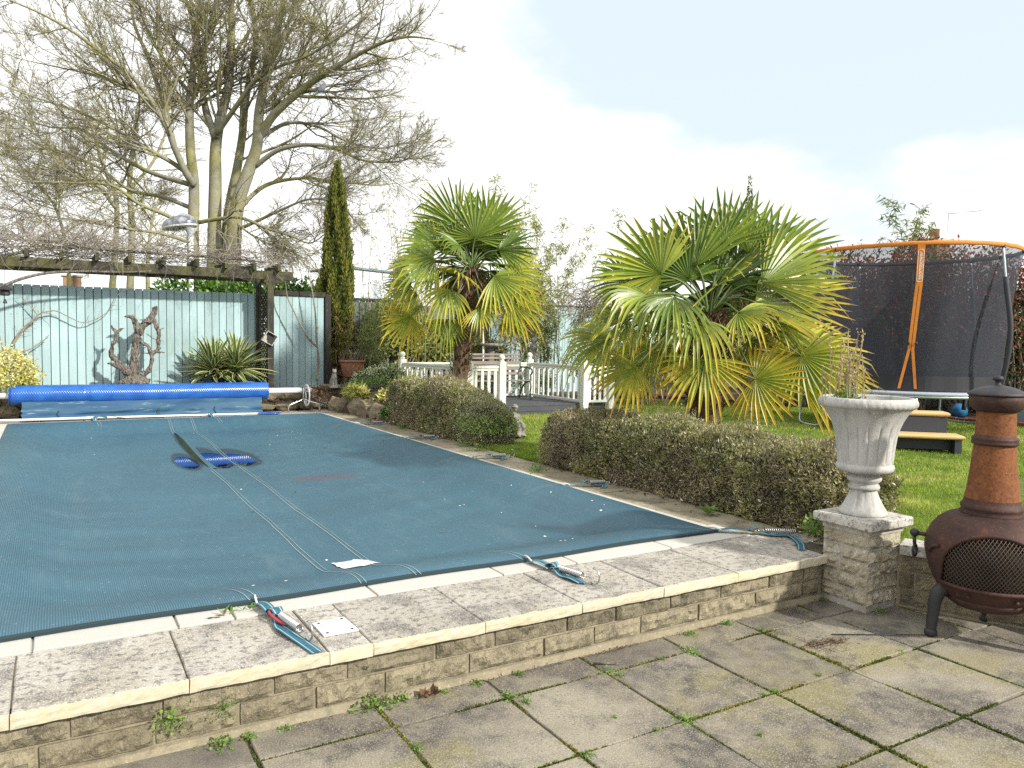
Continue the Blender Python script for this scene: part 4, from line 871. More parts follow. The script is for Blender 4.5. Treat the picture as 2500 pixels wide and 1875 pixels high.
# net: hangs inside the poles
n, k = 96, 14; g = G(); V = []
for q in range(k+1):
    s = q/k; z = TT-.03-(TT-TZ-.06)*s
    for a in np.arange(n)*2*PI/n:
        r = (TTR-.01)*(1-s)+(TR-.20)*s - .05*math.sin(PI*s)*(1+.25*math.sin(6*a)) + .012*math.sin(17*a+4*s)
        V.append((TC[0]+r*math.cos(a), TC[1]+r*math.sin(a), z))
i_ = np.arange(k)[:, None]*n; j = np.arange(n)[None]; g.add(V, np.stack([i_+j, i_+(j+1) % n, i_+n+(j+1) % n, i_+n+j], -1).reshape(-1, 4), smooth=True); g.obj('safety_net', m_net, tramp)
def netp(a, z, o=.012):
    s = (TT-.03-z)/(TT-TZ-.06); r = (TTR-.01)*(1-s)+(TR-.20)*s - .05*math.sin(PI*s)*(1+.25*math.sin(6*a))+.012*math.sin(17*a+4*s)+o
    return np.array([TC[0]+r*math.cos(a), TC[1]+r*math.sin(a), z])
g = G(); n = 96
for i in range(n):                                     # solid skirt at the net's foot
    a, b = 2*PI*i/n, 2*PI*(i+1)/n; g.add([netp(a, TZ+.04), netp(b, TZ+.04), netp(b, TZ+.28), netp(a, TZ+.28)], np.array([[0, 1, 2, 3]]), smooth=True)
g.obj('net_skirt', m_mat, tramp)
aT = ang0+RAD(6)
def strip(path, w, name, mt, o=.02):
    g = G(); P = [(netp(a-w/2/TR, z, o), netp(a+w/2/TR, z, o)) for a, z in path]; V = [q for p in P for q in p]
    j = np.arange(len(P)-1)*2; g.add(V, np.stack([j, j+1, j+3, j+2], -1)); 
    V2 = [q+np.array([math.cos(aT), math.sin(aT), 0])*.006 for q in V]; g.add(V2, np.stack([j, j+1, j+3, j+2], -1))
    return g.obj(name, mt, tramp)
strip([(aT, z) for z in np.linspace(TT+.0, 2.42, 8)], .105, 'door_tab', m_orange, .03)
za = np.linspace(2.44, 1.40, 14); zb = np.linspace(1.40, .76, 12)
for s in (-1, 1):
    path = [(aT+(s*.017+.040*(2.44-z)/1.04*-1), z) for z in za] + [(aT-.040+s*(.017+.062*((1.40-z)/.64))-.03*(1.40-z), z) for z in zb[1:]]
    strip(path, .048, 'zip_strip', m_orange, .03)
for s in (-1, 1): c = netp(aT-.028+s*.035, 1.5, .05); G().ball(c, (.02, .02, .03), 8).obj('zip_pull', m_black, tramp)
# vertical lettering on the tab
cu = bpy.data.curves.new('lettering', 'FONT'); cu.body = 'sportspower'; cu.size = .085; cu.align_x = 'CENTER'; cu.align_y = 'CENTER'; cu.offset = .0016
tmp = bpy.data.objects.new('tmp', cu); COL.objects.link(tmp); dg = bpy.context.evaluated_depsgraph_get()
me = bpy.data.meshes.new_from_object(tmp.evaluated_get(dg)); bpy.data.objects.remove(tmp); me.materials.append(m_flat_white); me.name = 'lettering'
nout = np.array([math.cos(aT), math.sin(aT), 0]); rgt = np.array([-math.sin(aT), math.cos(aT), 0])
if np.dot(rgt, RT) < 0: rgt = -rgt
pc = netp(aT, 2.735, .047)
ob = bpy.data.objects.new('lettering', me); COL.objects.link(ob); ob.parent = tramp
top = netp(aT, 2.98, .047); bot = netp(aT, 2.50, .047); uu = nrm(top-bot); vv_ = -rgt; ww = np.cross(uu, vv_)
M4 = Matrix.Identity(4)
for i in range(3): M4[i][0], M4[i][1], M4[i][2], M4[i][3] = uu[i], vv_[i], ww[i], pc[i]-ORG[tramp.name][i]
ob.matrix_local = M4
g = G(); R_ = .045; Hh = .26
outl = [(pc+uu*(s*Hh+R_*.9*math.sin(a)*s)+rgt*R_*math.cos(a)*1) for s in (1, -1) for a in (np.linspace(0, PI, 9) if s > 0 else np.linspace(PI, 0, 9))]
outl = [pc+uu*(Hh-.04)+uu*.04*math.sin(a)+rgt*.042*math.cos(a) for a in np.linspace(0, PI, 9)]+[pc-uu*(Hh-.04)+uu*.04*math.sin(a)+rgt*.042*math.cos(a) for a in np.linspace(PI, 2*PI, 9)]
g.tube(np.array(outl+[outl[0]])+nout*.001, .003, 5, caps=False); g.obj('logo_outline', m_flat_white, tramp)
for a in (ang0+RAD(3), ang0+RAD(68), ang0+RAD(-62), ang0+RAD(140), ang0+RAD(-140)):
    e = RAD(17); P = lambda b, z, r=TR: (TC[0]+r*math.cos(b), TC[1]+r*math.sin(b), z)
    if a == ang0+RAD(3): e = RAD(4)
    G().tube(smooth_path([P(a-e, TZ-.06), P(a-e, .4, TR+.01), P(a-e, .12, TR+.03), P(a-e*.7, .03, TR+.03), P(a, .02, TR+.03), P(a+e*.7, .03, TR+.03), P(a+e, .12, TR+.03), P(a+e, .4, TR+.01), P(a+e, TZ-.06)], 4), .022, 8).obj('leg', m_galv, tramp)
# step in front
A = at(2187, 1069, 10.75); B = at(2356, 1086, 10.55); dx = B-A; dx[2] = 0; L = np.linalg.norm(dx)+.25; ex = dx/np.linalg.norm(dx); ey = np.array([-ex[1], ex[0], 0])
if np.dot(ey, FW) < 0: ey = -ey
o = A.copy(); o[2] = 0; o = o-ex*.25; rzs = math.atan2(ex[1], ex[0])
stp = thing('plastic_step', tuple(o+ex*L/2), 'two-tread step with tan treads and charcoal body by the trampoline', 'step')
ctr = lambda u_, v_, z: o+ex*u_+ey*v_+np.array([0, 0, z])
def rbox(u0, u1, v0, v1, z0, z1, b, name, mt):
    g = bevel_box(u0, v0, u1, v1, z0, z1, b); V = g.verts(); g.V = [o+V[:, :1]*ex+V[:, 1:2]*ey+np.c_[np.zeros((len(V), 2)), V[:, 2]]]; return g.obj(name, mt, stp)
rbox(0, L, -.02, .36, .19, .245, .018, 'tread', m_tan); rbox(-.0, L-.10, .33, .66, .475, .53, .018, 'tread', m_tan)
rbox(.02, L-.13, .36, .62, .0, .476, .006, 'body', m_char); rbox(.10, L-.22, .352, .36, .25, .46, .002, 'body_panel', m_char)
for u_ in (.04, L-.12): rbox(u_, u_+.085, .01, .34, .0, .191, .006, 'leg', m_char)
rbox(.12, L-.12, .20, .34, .02, .19, .004, 'riser', m_char)
# ------------------------------------------------------------------ distant house, greenhouse
hs = at(2280, 640, 27); hx, hy = hs[0], hs[1]
house = thing('house', (hx, hy, 0), 'brick bungalow with tiled roof and chimney behind the trampoline', 'house')
def brick_box(x0, y0, x1, y1, z0, z1, name, mt, par): return G().prism([(x0, y0), (x1, y0), (x1, y1), (x0, y1)], z0, z1).obj(name, mt, par)
brick_box(hx-7, hy-.4, hx+6, hy+6, 0, 2.3, 'wall', m_render, house)
g = G(); rz_ = 3.55
g.add([(hx-7.4, hy-1, 2.2), (hx+6.4, hy-1, 2.2), (hx+6.4, hy+2.8, rz_), (hx-7.4, hy+2.8, rz_), (hx-7.4, hy+6.6, 2.2), (hx+6.4, hy+6.6, 2.2)], np.array([[0, 1, 2, 3], [3, 2, 5, 4]])); roof = g.obj('roof', m_slate, house)
for k in range(14): G().bar((hx-7.4, hy-1+.27*k, 2.225+.0959*k), (hx+6.4, hy-1+.27*k, 2.225+.0959*k), .02, .02).obj('tile_course', m_slate, roof)
for wx in (-5, -1.5, 3): 
    w_ = brick_box(hx+wx-.7, hy-.45, hx+wx+.7, hy-.402, .9, 2.0, 'window', m_white, house); brick_box(hx+wx-.6, hy-.47, hx+wx+.6, hy-.453, 1.0, 1.9, 'pane', m_dome, w_)
c0 = at(2282, 632, 27); pot_t = at(2280, 560, 27)[2]; ct = at(2280, 583, 27)[2]
ch = brick_box(c0[0]-.40, c0[1]-.3, c0[0]+.40, c0[1]+.3, 2.4, ct-.12, 'chimney', m_brick, house)
brick_box(c0[0]-.48, c0[1]-.38, c0[0]+.48, c0[1]+.38, ct-.12, ct-.02, 'chimney_cap', m_cap, ch)
G().lathe([(.0, pot_t), (.15, pot_t), (.17, pot_t-.04), (.14, pot_t-.07), (.15, ct-.02), (0, ct-.02)], (c0[0]-.05, c0[1], 0), 14).obj('chimney_pot', m_terra, ch)
aer = thing('tv_aerial', (c0[0]+.30, c0[1]-.32, 2.5), 'television aerial on a mast beside the chimney', 'aerial')
b_ = ORG[aer.name]; top_ = at(2316, 519, 27); G().tube([(top_[0], top_[1], 2.4), tuple(top_)], .018, 6).obj('mast', m_galv, aer)
e1 = at(2318, 522, 27); e2 = at(2396, 514, 27.6); G().tube([e1, e2], .012, 5).obj('boom', m_galv, aer)
for q in np.linspace(.05, 1, 13): p = e1+(e2-e1)*q; w_ = np.array([FW[0], FW[1], 0])*.14+UP*.03; G().tube([p-w_, p+w_], .006, 4).obj('element', m_galv, aer)
gh = at(905, 690, 20.5); grn = thing('greenhouse', (gh[0], gh[1], 0), 'pale glazed greenhouse with blue-grey frame behind the fence', 'greenhouse')
x0, x1, y0, z1 = gh[0]-.95, gh[0]+1.3, gh[1], at(905, 655, 20.5)[2]
for k in range(3):
    xa = x0+(x1-x0)*k/3; xb = x0+(x1-x0)*(k+1)/3-.02; brick_box(xa, y0, xb, y0+.02, 1.0, z1-.05, 'pane', m_glassp, grn)
for a, b in (((x0, y0-.02, z1), (x1, y0-.02, z1-.10)), ((x0, y0-.02, 0), (x0, y0-.02, z1)), ((x1, y0-.02, 0), (x1, y0-.02, z1)), ((x0+.05, y0-.03, z1-.05), (x0+.75, y0-.03, 2.0)), ((x1-.1, y0-.03, z1-.15), (x1-.7, y0-.03, 2.1)), ((x0, y0-.02, 2.35), (x1, y0-.02, 2.3))): G().bar(a, b, .05).obj('frame_bar', m_bframe, grn)
for a, b in (((x0, y0, z1), (x0, y0+2.2, z1)), ((x1, y0, z1-.1), (x1, y0+2.2, z1-.1))): G().bar(a, b, .05).obj('frame_bar', m_bframe, grn)
G().add([(x0, y0, z1), (x1, y0, z1-.10), (x1, y0+2.2, z1-.1), (x0, y0+2.2, z1)], np.array([[0, 1, 2, 3]])).obj('roof_panel', m_glassp, grn)
ch2 = at(176, 682, 34); g = thing('chimney_stack', (ch2[0], ch2[1], 0), 'distant brick chimney stack seen above the turquoise fence', 'chimney')
brick_box(ch2[0]-.35, ch2[1]-.3, ch2[0]+.35, ch2[1]+.3, 0, at(176, 676, 34)[2], 'stack', m_brick, g); brick_box(ch2[0]-.42, ch2[1]-.36, ch2[0]+.42, ch2[1]+.36, at(176, 676, 34)[2]+.002, at(176, 672, 34)[2], 'cap', m_cap, g)
# ------------------------------------------------------------------ big bare tree behind the fence
def limb(pts, d0, d1, r0, r1, k=6):
    """pts in enlarged-photo units (x, y) -> world path"""
    P = np.array(pts, float)*.5651; n = len(P); D = np.linspace(d0, d1, n)
    W_ = smooth_path([at(x, y, d) for (x, y), d in zip(P, D)], k); return W_, np.linspace(r0, r1, len(W_))
TD = 22.5
LIMBS = [
 ([(835,1230),(835,1000),(838,800),(822,640),(820,450),(835,300),(850,150),(862,0),(870,-160)], 22.0, 22.6, .27, .09),
 ([(925,1230),(925,1090),(930,800),(932,640),(950,520),(985,380),(1000,200),(1000,0),(1010,-160)], 22.4, 22.8, .34, .10),
 ([(975,1230),(980,1000),(1000,850),(1022,740),(1045,600),(1060,450),(1085,300),(1105,180),(1100,80),(1070,-60)], 22.8, 23.4, .26, .08),
 ([(1005,1230),(1012,1000),(1030,870),(1070,750),(1110,630),(1120,480),(1150,330),(1190,200),(1210,80),(1235,-60)], 22.2, 21.6, .36, .09),
 ([(838,800),(800,740),(755,640),(720,550),(650,430),(560,320),(440,230),(320,140),(180,60),(40,0)], 22.0, 19.5, .165, .03),
 ([(752,630),(725,520),(700,430),(640,250),(580,100),(560,-60)], 21.7, 22.5, .13, .05),
 ([(930,600),(890,470),(868,350),(860,220),(830,90),(790,-60)], 22.4, 23.2, .17, .06),
 ([(1115,600),(1180,500),(1290,400),(1400,320),(1520,250),(1640,190),(1760,160),(1880,170)], 22.0, 20.0, .20, .02),
 ([(1180,250),(1225,160),(1260,50),(1290,-60)], 21.7, 21.2, .12, .06),
 ([(1100,720),(1200,650),(1330,625),(1450,640),(1560,690),(1700,700),(1810,675)], 22.0, 20.4, .12, .015),
 ([(1130,590),(1250,530),(1380,550),(1500,610),(1650,640),(1810,600)], 22.0, 24.5, .10, .015),
 ([(860,960),(950,945),(1040,940),(1160,990),(1260,1020),(1340,1050),(1420,1000)], 21.8, 19.8, .10, .015),
 ([(1040,890),(1150,800),(1300,770),(1430,780),(1620,800),(1720,790)], 22.3, 25, .11, .015),
 ([(935,580),(1020,460),(1100,350),(1200,290),(1330,240),(1480,150),(1600,60)], 22.2, 20.0, .12, .02),
 ([(825,760),(740,700),(650,650),(500,560),(330,480),(150,420),(-40,350)], 22.0, 20.0, .12, .015),
 ([(830,800),(640,740),(480,650),(350,560),(200,545),(-40,460)], 22.2, 25.0, .12, .015),
 ([(830,990),(720,930),(600,880),(480,800),(300,790),(100,780),(-60,730)], 21.8, 19.5, .10, .015),
 ([(830,900),(700,850),(560,820),(420,720),(250,650),(80,640),(-60,600)], 22.2, 23.5, .10, .015),
 ([(740,570),(600,400),(430,330),(250,290),(60,250)], 21.5, 23.5, .09, .012),
 ([(1010,1000),(1100,960),(1230,900),(1340,860),(1450,880),(1560,960)], 22.2, 20.5, .09, .012),
 ([(1120,480),(1250,330),(1350,200),(1500,100),(1620,0)], 21.9, 23.5, .10, .02),
 ([(835,420),(740,300),(650,160),(600,20),(560,-100)], 22.3, 20.5, .10, .03),
 ([(1000,250),(1090,120),(1180,0),(1260,-120)], 22.7, 24.0, .09, .04),
 ([(990,930),(1080,1010),(1200,1070),(1330,1100)], 22.2, 20.8, .06, .012),
 ([(830,1050),(700,1010),(560,990),(380,960),(180,930),(0,900)], 22.0, 20.2, .08, .012),
]
tree = thing('bare_tree', tuple(at(520, 690, TD)[:2])+(0,), 'tall many-stemmed bare winter tree with lichened trunks behind the fence', 'tree')
paths = []
for i, (p, d0, d1, r0, r1) in enumerate(LIMBS):
    W_, R_ = limb(p, d0, d1, r0*.64, r1*.64)
    if i < 4: W_ = np.vstack([[W_[0][0], W_[0][1], -.05], W_]); R_ = np.r_[R_[0]*1.25, R_]
    G().tube(W_, R_, 12 if i < 9 else 8).obj('trunk' if i < 4 else 'limb', m_bark, tree)
    q = np.linspace(0, len(W_)-1, 14); i0 = np.minimum(q.astype(int), len(W_)-2); f = (q-i0)[:, None]
    paths.append((W_[i0]*(1-f)+W_[i0+1]*f, np.interp(q, np.arange(len(R_)), R_)))
LP = np.array([p for p, _ in paths]); LR = np.array([r for _, r in paths])
# second order and finer branching
def foliate(LP, LR, tree, k1, k2, k3, mt=m_twig, l1=.36, skip=4, name='branches', t0=.22, rmul=1.):
    P1, R1 = grow(LP[skip:], LR[skip:], k1, t0, 1., .72, l1, 9, .13, .035, .55, .2)
    P1b, R1b = grow(LP[:skip], LR[:skip], 16, .38, 1., .85, .32, 9, .13, .03, .4, .2)
    P1, R1 = np.concatenate([P1, P1b]), np.concatenate([R1, R1b])
    P2, R2 = grow(P1, R1, k2, .12, 1., .66, .48, 6, .15, .045, .6, .3)
    P3, R3_ = grow(P2, R2, k3, .1, 1., .72, .58, 4, .16, .06, .7, .5)
    for nm, P, R, n, mn in (('branches', P1, R1, 5, .010), ('small_branches', P2, R2, 3, .0052), ('twigs', P3, R3_, 3, .0033)):
        V, F = tubes(P, np.maximum(R, mn*rmul), n); ob = G().add(V, F, smooth=True).obj(nm, m_bark if nm == 'branches' else mt, tree); ob['kind'] = 'stuff'
    return P1, P2, P3
foliate(LP, LR, tree, 17, 12, 8, l1=.54)
# paler tree further behind to the left
t2 = thing('bare_tree', tuple(at(310, 690, 31)[:2])+(0,), 'smaller bare tree further back to the left of the big tree', 'tree')
L2 = [([(560,1300),(570,1000),(560,800),(580,600),(600,450),(640,330)], 31, 31.5, .24, .05), ([(480,1300),(500,1050),(500,850),(440,700),(400,560),(330,420)], 31, 30, .22, .04), ([(500,900),(420,800),(300,720),(180,600),(60,520)], 30.5, 29, .12, .03), ([(560,820),(660,700),(720,560),(760,440)], 31, 32, .12, .03), ([(300,1300),(290,1100),(240,900),(130,760),(20,640)], 32, 31, .14, .02), ([(640,1300),(640,1100),(660,950),(700,820)], 31, 32, .16, .04)]
paths = []
for p, d0, d1, r0, r1 in L2:
    W_, R_ = limb(p, d0, d1, r0*.6, r1*.6); G().tube(W_, R_, 8).obj('limb', m_bark, t2); q = np.linspace(0, len(W_)-1, 12); i0 = np.minimum(q.astype(int), len(W_)-2); f = (q-i0)[:, None]; paths.append((W_[i0]*(1-f)+W_[i0+1]*f, np.interp(q, np.arange(len(R_)), R_)))
foliate(np.array([p for p, _ in paths]), np.array([r for _, r in paths]), t2, 22, 12, 7, l1=.6, rmul=1.1, skip=2)
# pigeon on the right-hand limb
pg = at(785, 217, 20.9); g = G(); R_ = Matrix.Rotation(-.5, 3, 'Y') @ Matrix.Rotation(.5, 3, 'Z')
dirx = nrm(np.array([RT[0], RT[1], 0])); B_ = lambda a, z: pg+dirx*a+np.array([0, 0, z])
def ell(a, z, r, rot): 
    Rm = np.stack([dirx*math.cos(rot)+np.array([0, 0, math.sin(rot)]), np.cross([0, 0, 1.], dirx), np.array([0, 0, math.cos(rot)])-dirx*math.sin(rot)], -1); g.ball(B_(a, z), r, 12, R=Rm)
ell(0, .0, (.15, .075, .08), .7); ell(.075, .125, (.045, .04, .045), 0); ell(-.13, -.11, (.12, .045, .025), .8); ell(.05, .07, (.07, .05, .06), .9); ell(.12, .125, (.025, .01, .01), -.2)
me = remeshed(g, 'pigeon', m_pigeon, .014, pg); pgo = link('pigeon', me, None, pg); tag(pgo, 'grey pigeon perched on a right-hand limb of the bare tree', 'bird')
# ------------------------------------------------------------------ cypress
def conifer(base, prof, label, n, size=.10, mt=None, cat='tree', lobes=(), name='cypress_tree'):
    t = thing(name, base, label, cat); b = np.array(base, float); H = prof[-1][0]
    G().tube([b, b+[0, 0, H*.5], b+[.03, 0, H*.9]], [.09, .06, .015], 8).obj('trunk', m_fiber, t)
    hs_ = np.array([p[0] for p in prof]); rs = np.array([p[1] for p in prof]); w = rs+.02; cdf = np.cumsum(np.interp(np.linspace(hs_[0], H, 400), hs_, rs)**1.0); cdf /= cdf[-1]
    z = np.interp(rng.uniform(0, 1, n), cdf, np.linspace(hs_[0], H, 400)); a = rng.uniform(0, 2*PI, n); 
    rr = np.interp(z, hs_, rs)*(1+.16*np.sin(5*a+3*z)+.12*np.sin(9*a-7*z))*np.sqrt(rng.uniform(.35, 1.0, n))
    C_ = b+np.stack([rr*np.cos(a), rr*np.sin(a), z], -1); D = np.stack([np.cos(a)*.38, np.sin(a)*.38, np.full(n, 1.)], -1)+rng.normal(size=(n, 3))*.22
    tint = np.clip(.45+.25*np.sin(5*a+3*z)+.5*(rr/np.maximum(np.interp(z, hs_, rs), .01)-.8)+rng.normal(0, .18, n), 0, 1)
    for (ox, oy, z0, z1, r) in lobes:
        m_ = n//9; zz = rng.uniform(z0, z1, m_); aa = rng.uniform(0, 2*PI, m_); q = r*np.sin(PI*np.clip((zz-z0)/(z1-z0), .05, 1)**.7)*np.sqrt(rng.uniform(.2, 1, m_))
        C_ = np.vstack([C_, b+np.stack([ox+q*np.cos(aa), oy+q*np.sin(aa), zz], -1)]); D = np.vstack([D, np.stack([np.cos(aa)*.4, np.sin(aa)*.4, np.ones(m_)], -1)+rng.normal(size=(m_, 3))*.2]); tint = np.r_[tint, np.clip(rng.normal(.5, .25, m_), 0, 1)]
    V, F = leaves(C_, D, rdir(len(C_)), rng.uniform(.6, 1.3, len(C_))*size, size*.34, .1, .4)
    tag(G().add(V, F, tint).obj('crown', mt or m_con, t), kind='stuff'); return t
cb = at(822, 880, 17.4); cb = (cb[0], cb[1], .35)
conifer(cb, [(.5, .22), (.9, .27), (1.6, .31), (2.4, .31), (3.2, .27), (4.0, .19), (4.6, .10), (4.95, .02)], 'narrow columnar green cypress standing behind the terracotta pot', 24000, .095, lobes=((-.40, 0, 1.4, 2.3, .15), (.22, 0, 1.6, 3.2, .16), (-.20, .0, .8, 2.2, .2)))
# brown dead foot of the cypress, twiggy
g = G(); n = 2600; a = rng.uniform(0, 2*PI, n); z = rng.uniform(.1, 1.5, n); r = rng.uniform(.15, .42, n); C_ = np.array(cb)+np.stack([r*np.cos(a), r*np.sin(a), z], -1)
V, F = leaves(C_, rdir(n)+[0, 0, .3], rdir(n), .13, .012); g.add(V, F, rng.uniform(0, .8, n)); tag(g.obj('dead_twigs', m_dry), 'grey-brown dead twigs round the foot of the cypress', 'twigs', kind='stuff')
c2 = at(1826, 600, 24); conifer((c2[0], c2[1], 0), [(.3, .4), (2.0, .5), (3.4, .36), (4.6, .24), (5.4, .13), (at(1835, 432, 24)[2], .02)], 'dark cypress tip showing behind the near palm', 9000, .09)
# ------------------------------------------------------------------ palms
def frond_mesh(H, u, n_, R, yellow, droop, brown=0., nseg=24, spread=2.25, fold=.10):
    u = nrm(u); n_ = nrm(np.asarray(n_, float)-u*np.dot(n_, u)); v = np.cross(n_, u); g = G(); S = 8; tb_ = rng.uniform(.15, .29)
    for k in range(nseg):
        q = (k+.5)/nseg*2-1; th = q*spread+rng.normal(0, .018); L = R*(1-.24*abs(q)**2.2)*rng.uniform(.90, 1.06); dth = spread/nseg*1.0
        d = math.cos(th)*u+math.sin(th)*v; s = -math.sin(th)*u+math.cos(th)*v
        ts = np.array([0, .14, .32, .50, .64, .78, .91, 1.0]); rows = []
        ww = np.minimum(ts*L*math.tan(dth), .52*L*math.tan(dth)*(np.clip(1-(ts-.50)/.50, 0.0, 1)**.65+.02))
        dr = droop*rng.uniform(.6, 1.3)
        kink = rng.uniform(.62, .9) if rng.uniform() < droop*.6+.08 else 9
        for t, w in zip(ts, ww):
            bend = -dr*L*max(0, t-.30)**2*1.1; kk = -(max(0, t-kink))*L*1.2
            c = d*L*t*(1-.22*dr*max(0, t-.4))+np.array([0, 0, 1.])*(bend+kk)*.9 + n_*(.10*L*t*t*(.4-abs(q)) )
            rows += [H+c-s*w+n_*w*.0, H+c+n_*(-w*.75-.002), H+c+s*w]
        V = np.array(rows); i = np.arange(S-1)[:, None]*3; j = np.arange(2)[None]; F = np.stack([i+j, i+j+1, i+3+j+1, i+3+j], -1).reshape(-1, 4)
        tm = (ts[:-1]+ts[1:])/2; ty = np.clip(tb_+yellow*(.16+.55*tm**1.5)+rng.normal(0, .045)+yellow*.14*abs(q), 0, .8)
        if brown: ty = np.where(tm > 1-brown*rng.uniform(.5, 1.2), rng.uniform(.82, 1.0), ty)
        ty = np.where((tm > .93) & (rng.uniform() < .5), np.minimum(1, ty+.3), ty)
        g.add(V, F, np.repeat(ty, 2), smooth=False)
    return g
def palm(name, label, base, top, fr, depth0, tr, filler, cpx, rmul=1.0):
    t = thing(name, base, label, 'palm tree'); b, tp = np.array(base, float), np.array(top, float)
    # trunk with ragged old leaf bases
    k = 26; zz = np.linspace(0, 1, k); pts = b+(tp-b)*zz[:, None]; g = G(); n = 18; V = []
    for i in range(k):
        for a in range(n):
            th = a*2*PI/n; r = tr*(1+.12*n3((math.cos(th), math.sin(th), zz[i]*6), 2.2, 3)+.10*((i+a*3) % 4 == 0))*(1.25 if i < 2 else 1)*(1-.1*zz[i]); V.append(pts[i]+[r*math.cos(th), r*math.sin(th), 0])
    i_ = np.arange(k-1)[:, None]*n; j = np.arange(n)[None]; g.add(V, np.stack([i_+j, i_+(j+1) % n, i_+n+(j+1) % n, i_+n+j], -1).reshape(-1, 4)); g.obj('trunk', m_fiber, t)
    n = 420; a = rng.uniform(0, 2*PI, n); q = rng.uniform(.0, 1, n)**.8; C_ = b+(tp-b)*q[:, None]+np.stack([tr*.95*np.cos(a), tr*.95*np.sin(a), np.zeros(n)], -1)
    V, F = leaves(C_, np.stack([np.cos(a)*.8, np.sin(a)*.8, rng.uniform(.3, 1.2, n)], -1), np.stack([np.cos(a), np.sin(a), np.zeros(n)-.6], -1), rng.uniform(.08, .20, n), rng.uniform(.03, .06, n), .15, .3)
    tag(G().add(V, F, rng.uniform(0, .6, n)).obj('leaf_bases', m_dry, t), kind='stuff')
    crown = tp
    for (hx_, hy_, dh, tx, ty_, dt, yel, drp, face, *rest) in fr:
        Hh = at(*cpx(hx_, hy_), depth0+dh); Tt = at(*cpx(tx, ty_), depth0+dt); u = Tt-Hh; R = np.linalg.norm(u)*1.06; yel = min(1., yel*1.15+.06)
        if face == 'c': nn = CAM-Hh
        elif face == 'u': nn = np.array([0, 0, 1.])
        else: nn = nrm(CAM-Hh)*face+np.array([0, 0, 1.])*(1-face)
        brown = rest[0] if rest else 0.; sp = rest[1] if len(rest) > 1 else 2.2
        wide_ = (hx_, hy_) in ((1070, 700), (1000, 1130), (1290, 1245), (1555, 1110), (1090, 430), (745, 640)); sp = sp if wide_ else min(sp, 1.5)
        f_ = frond_mesh(Hh, u, nn, R*rmul, yel, drp+.06, brown, nseg=int(12+7*sp), spread=sp).obj('frond', m_palm, t)
        mid = (crown+Hh)/2+np.array([0, 0, .10]); G().tube(smooth_path([crown-[0, 0, .05], mid, Hh], 5), np.linspace(.018, .009, 11), 6).obj('petiole', m_petiole, f_)
    for i in range(filler):
        a = i*2.39996+.4; el = 1.15-(1.75 if tr < .16 else 1.3)*(i+.5)/filler; pl = rng.uniform(.35, .55)*tr/.15*.9; d = np.array([math.cos(a)*math.cos(el), math.sin(a)*math.cos(el), math.sin(el)])
        if np.dot(d, FW) < -.25: d = d-FW*1.4*np.dot(d, FW); d = nrm(d)
        Hh = crown+d*pl*1.05; R = rng.uniform(.52, .66)*tr/.15; u = d*1.0+np.array([0, 0, -.25 if el < .4 else .1]); nn = np.array([0, 0, 1.])+d*-.3*0
        if abs(el) > .9: nn = -FW
        yel = float(np.clip(.3-.5*el, .08, .9))
        f_ = frond_mesh(Hh, u, nn, R, yel, .25+.5*max(0, .3-el), .12 if el < -.2 else 0, nseg=22, spread=1.75).obj('frond', m_palm, t)
        G().tube([crown, (crown+Hh)/2+[0, 0, .05], Hh], [.016, .012, .008], 5).obj('petiole', m_petiole, f_)
    # fibrous skirt of dead leaves hanging under the crown
    n = 150; a = rng.uniform(0, 2*PI, n); C_ = crown-[0, 0, .18]+np.stack([tr*1.1*np.cos(a), tr*1.1*np.sin(a), rng.uniform(-.18, .2, n)], -1)
    V, F = leaves(C_, np.stack([np.cos(a)*.8, np.sin(a)*.8, np.full(n, -1.)], -1)+rng.normal(size=(n, 3))*.3, rdir(n), rng.uniform(.15, .38, n)*tr/.16, .02, 0, .4); tag(G().add(V, F, rng.uniform(0, 1, n)).obj('dead_skirt', m_dry, t), kind='stuff')
    return t
r4 = lambda x, y: (1300+x*.4219, 400+y*.4219)
r3 = lambda x, y: (700+x*.4219, 400+y*.4219)
D2 = 8.5
